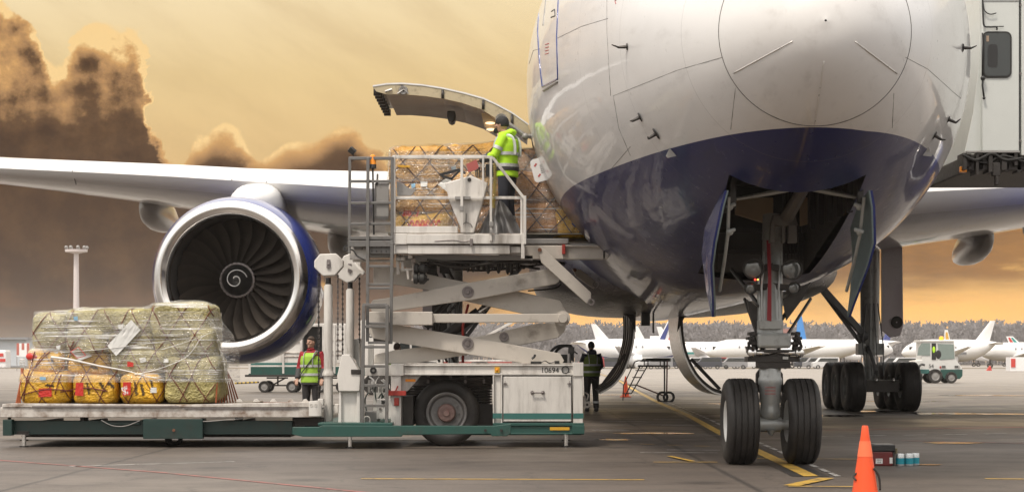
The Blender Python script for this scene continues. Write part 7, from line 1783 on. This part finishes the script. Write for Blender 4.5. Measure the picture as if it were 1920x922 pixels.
# tow tractor, right
TT = 111.0
tt = thing('tow_tractor', 'white and dark green baggage tractor with a glazed cab and amber beacon', 'tow tractor', (P(1760, 718, TT).x, TT+.9, 0))
TW_ = mat('tractor_white', (.62, .62, .60), .35, var=.05, grime=.3, coat=.2)
q = MB(); q.ppx([(1715, 676), (1729, 674), (1729, 640), (1732, 638), (1787, 638), (1790, 644), (1791, 672), (1803, 688), (1805, 694), (1805, 698), (1752, 698), (1742, 695), (1735, 697), (1730, 706), (1716, 706)], TT, TT+1.7)
q.build('body', TW_, tt, bevel=.04)
bq('roof', (1725, 637, 1789, 641, TT-.05, TT+1.75), TW_, tt, .03)
for pts in ([(1720, 666), (1722, 652), (1728, 643), (1744, 643), (1744, 666)], [(1758, 644), (1788, 645), (1790, 672), (1762, 674)]):
    q = MB(); q.ppx(pts, TT-.03, TT-.01); q.build('side_window', mat('clear_cab_glass', (.22, .27, .25), .08, spec=.8), tt)
bq('door_gap', (1747, 643, 1755, 674, TT-.03, TT-.01), BLACKP, tt, .01)
q = MB(); q.ball(P(1760, 664, TT-.02), .22, 12, 8, (.8, .1, 1.2)); q.build('driver_seat', BLACKP, tt)
q = MB(); q.ball(P(1751, 655, TT-.04), .12, 12, 8, (.7, .2, 1.6)); q.build('lime_jacket_on_door', HV, tt)
bq('green_skirt', (1716, 692, 1742, 700, TT-.02, TT+.02), TEAL, tt, .01); q = MB(); q.ppx([(1764, 692), (1805, 692), (1805, 704), (1800, 710), (1770, 710), (1764, 700)], TT-.05, TT+1.75); q.build('front_bumper', GREEN, tt, bevel=.03)
q = MB(); q.ppx([(1716, 700), (1730, 700), (1730, 712), (1716, 710)], TT-.01, TT+1.7); q.build('rear_bumper', DARK, tt, bevel=.03)
for x, r_ in ((1753, .42), (1783, .34)):
    for d in (.1, 1.6): vwheel(tt, Vector((P(x, 0, TT).x, TT+d-.15, r_)), r_, .28)
for x in (1766, 1790): bq('headlight', (x, 685, x+7, 689, TT-.07, TT-.04), LAMPG, tt, .01)
bq('indicator', (1762, 686, 1765, 690, TT-.06, TT-.04), REDP, tt, .01)
q = MB(); q.lathe([(0, .14), (.22, .12), (.25, .02)], P(1765, 638, TT+.4), (0, 0, 1), 16, up=(0, 1, 0)); q.build('beacon', glow('amber_beacon', (1, .35, .03), 1.2), tt, smooth=40)
q = MB(); q.tube(smooth_line([P(1721, 706, TT-.2), P(1722, 690, TT-.2), P(1727, 683, TT-.2), P(1734, 684, TT-.2)]), .07, 6); q.build('tow_hook', BLACKP, tt, smooth=40)
text('54', INK, tt, .30, Matrix.Translation(P(1746, 686, TT-.03)) @ FACE, .003, 'number_lettering')

# ================================================================== far airliners
FW = mat('far_airliner_white', (.80, .80, .80), .35, var=.03, coat=.3)
FB = mat('far_airliner_blue', (.03, .05, .22), .4); FT_ = mat('far_airliner_teal', (.03, .30, .28), .4); FR = mat('far_airliner_red', (.55, .05, .04), .4); FSB = mat('far_fin_sky_blue', (.04, .24, .62), .4); FG_ = mat('far_grey', (.25, .26, .28), .5)
def jet(label, xn, xt, D, r, zc, fin, finm=None, stripe=None, belly=None, sz=1.0, ttail=False, eng='wing', finstripe=None, words=None, wcol=None, tri=False, yaw=0):
    """xn, xt: columns of nose and tail; fin: (x root front, x root back, x tip front, x tip back, y tip)"""
    a, b_ = P(xn, 0, D).x, P(xt, 0, D).x; L = abs(b_ - a); s = 1 if b_ > a else -1; cx = (a+b_)/2
    t = thing('airliner', label, 'airliner', (cx, D, 0), group='airliners parked across the apron')
    def U(u_): return a + s*u_
    prof = [(0, .01), (.3, .28), (1.0, .55), (2.2, .82), (4, .98), (5.5, 1), (L*.66, 1), (L*.78, .88), (L*.88, .62), (L*.96, .30), (L, .10)]
    n = 28; q = MB(); vv = []
    for u_, f_ in prof:
        up_ = (1 - f_) * r * (.75 if u_ > L*.6 else -.25)
        for j in range(n): an = 2*math.pi*j/n; vv.append((U(u_), D + r*f_*math.cos(an), zc + up_ + r*f_*math.sin(an)))
    q.add(vv, [(i*n+j, i*n+(j+1)%n, (i+1)*n+(j+1)%n, (i+1)*n+j) for i in range(len(prof)-1) for j in range(n)])
    q.mi = [1 if (belly and n*.58 <= k % n < n*.92) else 0 for k in range(len(q.f))]
    q.build('fuselage', [FW, belly or FW], t, smooth=50)
    if stripe:
        q = MB(); k = 0; q.add([(U(u_), D - r*1.012*math.cos(R(dg)), zc + r*1.012*math.sin(R(dg))) for u_ in (5.5, L*.66) for dg in (-22, -8)], [(0, 1, 3, 2)]); q.build('cheat_line', stripe, t)
    q = MB()
    for k in range(int((L*.66-6)/1.1)): u_ = 6 + k*1.1; q.box((U(u_)-.13, D - r*1.0, zc + r*.20), (U(u_)+.13, D - r*.965, zc + r*.20 + .36))
    q.build('window_row', FG_, t)
    q = MB(); q.box((U(1.5)-.3, D - r*.62, zc + r*.1), (U(1.5)+.3, D - r*.50, zc + r*.34)); q.build('cockpit_window', INK, t)
    x0_, x1_, x2_, x3_, yt = fin; zt = P(0, yt, D).z; zr = zc + r*.75
    plate([(P(x0_, 0, D).x, D, zr), (P(x2_, 0, D).x, D, zt), (P(x3_, 0, D).x, D, zt), (P(x1_, 0, D).x, D, zr)], .22, 'fin', finm or FW, t)
    if finstripe:
        for f0, f1, m in finstripe:
            A = Vector((P(x0_, 0, D).x, 0, zr)); B = Vector((P(x2_, 0, D).x, 0, zt)); Cc = Vector((P(x3_, 0, D).x, 0, zt)); Dd = Vector((P(x1_, 0, D).x, 0, zr))
            def pt(u_, v_): w_ = A.lerp(Dd, u_).lerp(B.lerp(Cc, u_), v_); return (w_.x, D - .27, w_.z)
            q = MB(); q.add([pt(f0, .02), pt(f1, .02), pt(f1*.9+.05, .85), pt(f0*.9+.08, .85)], [(0, 1, 2, 3)]); q.build('fin_stripe', m, t)
    ht = zt - .5 if ttail else zc + r*.55; ux = (P(x2_, 0, D).x if ttail else U(L*.88)); sp_ = L*.15
    for sd in (-1, 1): plate([(ux, D + sd*.3, ht), (ux + s*sp_*.5, D + sd*sp_, ht + .3), (ux + s*(sp_*.5+1.4), D + sd*sp_, ht+.3), (ux + s*3.2, D + sd*.3, ht)], .14, 'tailplane', FW, t)
    for sd in (-1, 1): plate([(U(L*.36), D + sd*r*.7, zc - r*.55), (U(L*.60), D + sd*L*.44, zc + r*.35), (U(L*.64), D + sd*L*.44, zc + r*.35), (U(L*.56), D + sd*r*.7, zc - r*.5)], .35, 'wing', FW, t)
    for sd in (-1, 1):
        q = MB(); ec = (U(L*.36), D + sd*L*.16, zc - r*.85) if eng == 'wing' else (U(L*.80), D + sd*r*1.35, zc + r*.45)
        er = r*.46; q.lathe([(0, er*.8), (-.1, er), (1.4, er*1.05), (3.2, er*.8), (3.4, er*.4)], ec, (s, 0, 0), 18); q.lathe([(.3, er*.8), (.3, .01)], ec, (s, 0, 0), 18); q.build('engine', FW, t, smooth=40)
    if tri:
        q = MB(); q.lathe([(0, r*.3), (0, r*.42), (5, r*.42), (7, r*.25)], (U(L*.80), D, zc + r*1.25), (s, 0, 0), 16); q.build('centre_engine', FW, t, smooth=40)
    for u_ in (L*.12, L*.50):
        for sd in ((-1, 1) if u_ > L*.3 else (0,)):
            q = MB(); q.tube([(U(u_), D + sd*r*1.2, .5), (U(u_), D + sd*r*1.1, zc - r*.6)], .14, 8); q.lathe([(-.3, .3), (-.3, .5), (.3, .5), (.3, .3)], (U(u_), D + sd*r*1.2, .5), (0, 1, 0), 14, close=True); q.build('landing_gear', DARK, t, smooth=40)
    if words: text(words, wcol or FB, t, r*.62, Matrix.Translation(Vector((U(11), D - r*1.03, zc + r*.62))) @ Matrix.Rotation(R(-12), 4, 'X') @ FACE, .01, 'airline_lettering')
    return t
jet('far white airliner with dark blue belly beyond the person with turned back', 1268, 1080, 330, 2.0, 3.2, (1146, 1118, 1117, 1108, 607), belly=FB, eng='wing')
jet('far white airliner with blue white and red striped tail fin beneath the belly', 1096, 1275, 345, 2.0, 3.4, (1233, 1262, 1256, 1269, 594), finstripe=[(.05, .42, FB), (.66, .95, FR)], belly=FB)
jet('far three-engined airliner with a low white fin between the hanging gear doors', 1110, 1246, 400, 1.8, 3.6, (1192, 1214, 1189, 1196, 611), tri=True, eng='tail')
jet('far white airliner with a teal stripe, its body seen beyond the right gear door', 1400, 1225, 420, 2.0, 3.6, (1262, 1240, 1240, 1231, 612), stripe=FT_, eng='wing')
jet('far white airliner with blue lettering and its nose left of the nose wheel', 1323, 1640, 350, 2.05, 3.3, (1596, 1622, 1622, 1634, 618), words='АЛРОСА', stripe=None)
jet('far white airliner with a bright sky-blue tail fin beside the nose gear strut', 1500+175, 1484, 430, 2.0, 4.2, (1513, 1492, 1503, 1496, 590), finm=FSB, stripe=FT_)
jet('far white airliner with a dark blue fin tip behind the right main gear', 1500, 1682, 460, 2.0, 4.6, (1654, 1668, 1671, 1677, 597), finm=FB, stripe=FT_)
jet('far white airliner with tall plain white fin behind the tow tractor', 1690, 1868, 340, 2.0, 3.2, (1826, 1855, 1857, 1866, 601), stripe=FG_, eng='wing')
jet('far T-tailed airliner with red and green striped fin at the right edge', 1838, 1990, 345, 1.75, 3.0, (1893, 1915, 1886, 1899, 630), ttail=False, eng='tail', finstripe=[(.1, .4, FR), (.5, .8, FT_)])
jet('far white airliner low behind the tractor cab with a small ochre-tipped fin', 1900, 1760, 470, 1.9, 3.8, (1784, 1770, 1777, 1771, 618), finstripe=[(.2, .8, YELLOW)])

# ground clutter parked in front of the airliners
cm = [mat('van_' + n_, c_, .4) for n_, c_ in (('white', (.6, .6, .6)), ('dark', (.04, .045, .06)), ('red', (.35, .03, .03)), ('grey', (.25, .25, .26)))]
names_ = ['white', 'black', 'red', 'grey']
VANS = [(1108, 2), (1145, 1), (1216, 0), (1236, 3), (1252, 1), (1306, 0), (1328, 1), (1346, 0), (1360, 2), (1376, 3), (1397, 1), (1410, 0), (1455, 0), (1512, 1), (1530, 3), (1548, 0), (1675, 3), (1694, 0)]
ORD = 'first second third fourth fifth sixth seventh eighth ninth tenth eleventh twelfth thirteenth fourteenth fifteenth sixteenth seventeenth last'.split()
rr = random.Random(21); protos = {}
for i, (x, k) in enumerate(VANS):
    D = 310 + (i*37) % 22; c = P(x, 0, D); c.z = 0
    if k not in protos:
        t = thing('parked_van', '', 'van', c); 
        q = MB(); q.prism([(c.x - 2.2, .35), (c.x - 2.25, 1.1), (c.x - 1.6, 1.25), (c.x - 1.0, 1.95), (c.x + 2.1, 1.95), (c.x + 2.2, .35)], D - .9, D + .9); q.build('van_body', cm[k], t, bevel=.08)
        q = MB(); q.prism([(c.x - 1.45, 1.25), (c.x - .95, 1.8), (c.x + 1.9, 1.8), (c.x + 1.9, 1.25)], D - .92, D - .9); q.build('side_glass', GLASS, t)
        for dx in (-1.4, 1.4): q = MB(); q.lathe([(-.1, .2), (-.1, .35), (.1, .35), (.1, .2)], (c.x + dx, D - .85, .35), (0, 1, 0), 14, close=True); q.build('wheel', BLACK, t, smooth=40)
        protos[k] = t
    else:
        t = copy_tree(protos[k]); t.location = c
    t['group'] = 'vehicles parked before the far airliners'
    t['label'] = f"tiny {names_[k]} van, {ORD[i]} from the left in the row before the far airliners"
# control tower, light mast, marker boards
tw = thing('control_tower', 'distant white tower with red top rising over the grey wood', 'tower', (P(1473, 0, 650).x, 650, 0)); cx_ = P(1473, 0, 650).x
for dx in (-1.2, 1.2): q = MB(); q.box((cx_+dx-.7, 649.3, 0), (cx_+dx+.7, 650.7, P(0, 624, 650).z)); q.build('shaft', mat('tower_white', (.5, .45, .44), .6), tw)
q = MB(); q.box((cx_-1.6, 648.6, P(0, 624, 650).z), (cx_+1.6, 651.4, P(0, 616, 650).z)); q.build('red_top', mat('tower_red', (.35, .16, .14), .6), tw)
MD = 330.0; mx_ = P(143, 0, MD).x
mt_ = thing('floodlight_mast', 'tall white floodlight mast with a ring of lamps against the brown cloud', 'light mast', (mx_, MD, 0)); MW = mat('mast_white', (.62, .56, .55), .4, var=.06)
zt_ = P(0, 476, MD).z; q = MB(); q.tube([(mx_, MD, 0), (mx_, MD, zt_*.6), (mx_, MD, zt_)], [.62, .50, .42], 14); q.build('mast_pole', MW, mt_, smooth=40)
q = MB(); q.lathe([(0, .3), (.25, 1.2), (.35, 1.9), (.75, 1.95), (.75, 1.5)], (mx_, MD, zt_), (0, 0, 1), 20, up=(0, 1, 0)); q.build('lamp_platform', MW, mt_, smooth=40)
for k in range(9):
    a = 2*math.pi*k/9 + .2; q = MB(); c = Vector((mx_ + 1.8*math.cos(a), MD + 1.8*math.sin(a), zt_ + 1.1)); q.ball(c, .32, 8, 6); q.cyl(c, c + Vector((0, 0, -.6)), .08, 6); q.build('floodlight', GREYM, mt_, smooth=True)
def striped_board(x, y0, y1, D, wpx, lab):
    t = thing('marker_board', lab, 'marker board', (P(x, 0, D).x, D, 0)); q = MB(); q.bpx(x - wpx/2, y0, x + wpx/2, y1, D, D+.3); q.build('board', FW, t)
    for i_ in (0, 2, 4): w3 = wpx/5; q = MB(); q.bpx(x - wpx/2 + i_*w3, y0, x - wpx/2 + (i_+1)*w3, y0 + (y1-y0)*(.5 if i_ == 2 else .9), D - .02, D - .003); q.build('red_stripe', mat('faded_red_stripe', (.45, .13, .10), .6), t)
    q = MB(); q.bpx(x - wpx/2, y1, x - wpx/2 + 1, HZ + F*CH/D, D+.1, D+.2); q.bpx(x + wpx/2 - 1, y1, x + wpx/2, HZ + F*CH/D, D+.1, D+.2); q.build('post', GREYM, t)
striped_board(43, 643, 668, 260, 24, 'red and white striped marker hut at the far left')
t = thing('hangar', 'long low pale building on the far left horizon', 'building', (P(-60, 0, 380).x, 381, 0)); q = MB(); q.bpx(-260, 634, 50, 688, 380, 400); q.build('wall', mat('pale_blue_cladding', (.50, .54, .58), .5, var=.05), t, bevel=.3)
q = MB(); q.bpx(-262, 632, 52, 636, 379, 401); q.build('roof', FG_, t)
t = thing('parked_bus', 'red and white airport bus at the far left edge', 'bus', (P(-10, 0, 250).x, 250, 0)); q = MB(); q.bpx(-60, 656, 11, 690, 250, 252.6); q.build('body', FW, t, bevel=.2); q = MB(); q.bpx(-60, 672, 10, 678, 249.9, 249.97); q.bpx(-60, 662, 6, 668, 249.9, 249.97); q.build('red_band', FR, t)
t = thing('equipment_box', 'white cabinet with a red door at the far right edge of the apron', 'cabinet', (P(1908, 0, 230).x, 230, 0)); q = MB(); q.bpx(1894, 669, 1935, 695, 230, 232); q.build('cabinet_body', FW, t); q = MB(); q.bpx(1896, 672, 1904, 688, 229.9, 229.97); q.build('red_door', FR, t)
t = thing('ground_marker', 'little red wedge marker on the grass edge right of the tractor', 'marker', (P(1855, 0, 260).x, 260, 0)); q = MB(); q.prism([(P(1850, 0, 260).x, .02), (P(1860, 0, 260).x, .02), (P(1857, 0, 260).x, .7)], 260, 260.5); q.build('wedge', FR, t)

# ================================================================== haze
hz = bpy.data.materials.new('haze'); hz.use_nodes = True; t = hz.node_tree; t.nodes.clear()
pv_ = t.nodes.new('ShaderNodeVolumePrincipled'); pv_.inputs['Color'].default_value = (.98, .90, .83, 1); pv_.inputs['Density'].default_value = .00028; pv_.inputs['Anisotropy'].default_value = .2
o_ = t.nodes.new('ShaderNodeOutputMaterial'); t.links.new(pv_.outputs[0], o_.inputs['Volume'])
q = MB(); q.box((-3600, -310, -1.5), (3600, 3600, 24.5)); ho = q.build('haze', hz); tag(ho, None, None, kind='stuff')
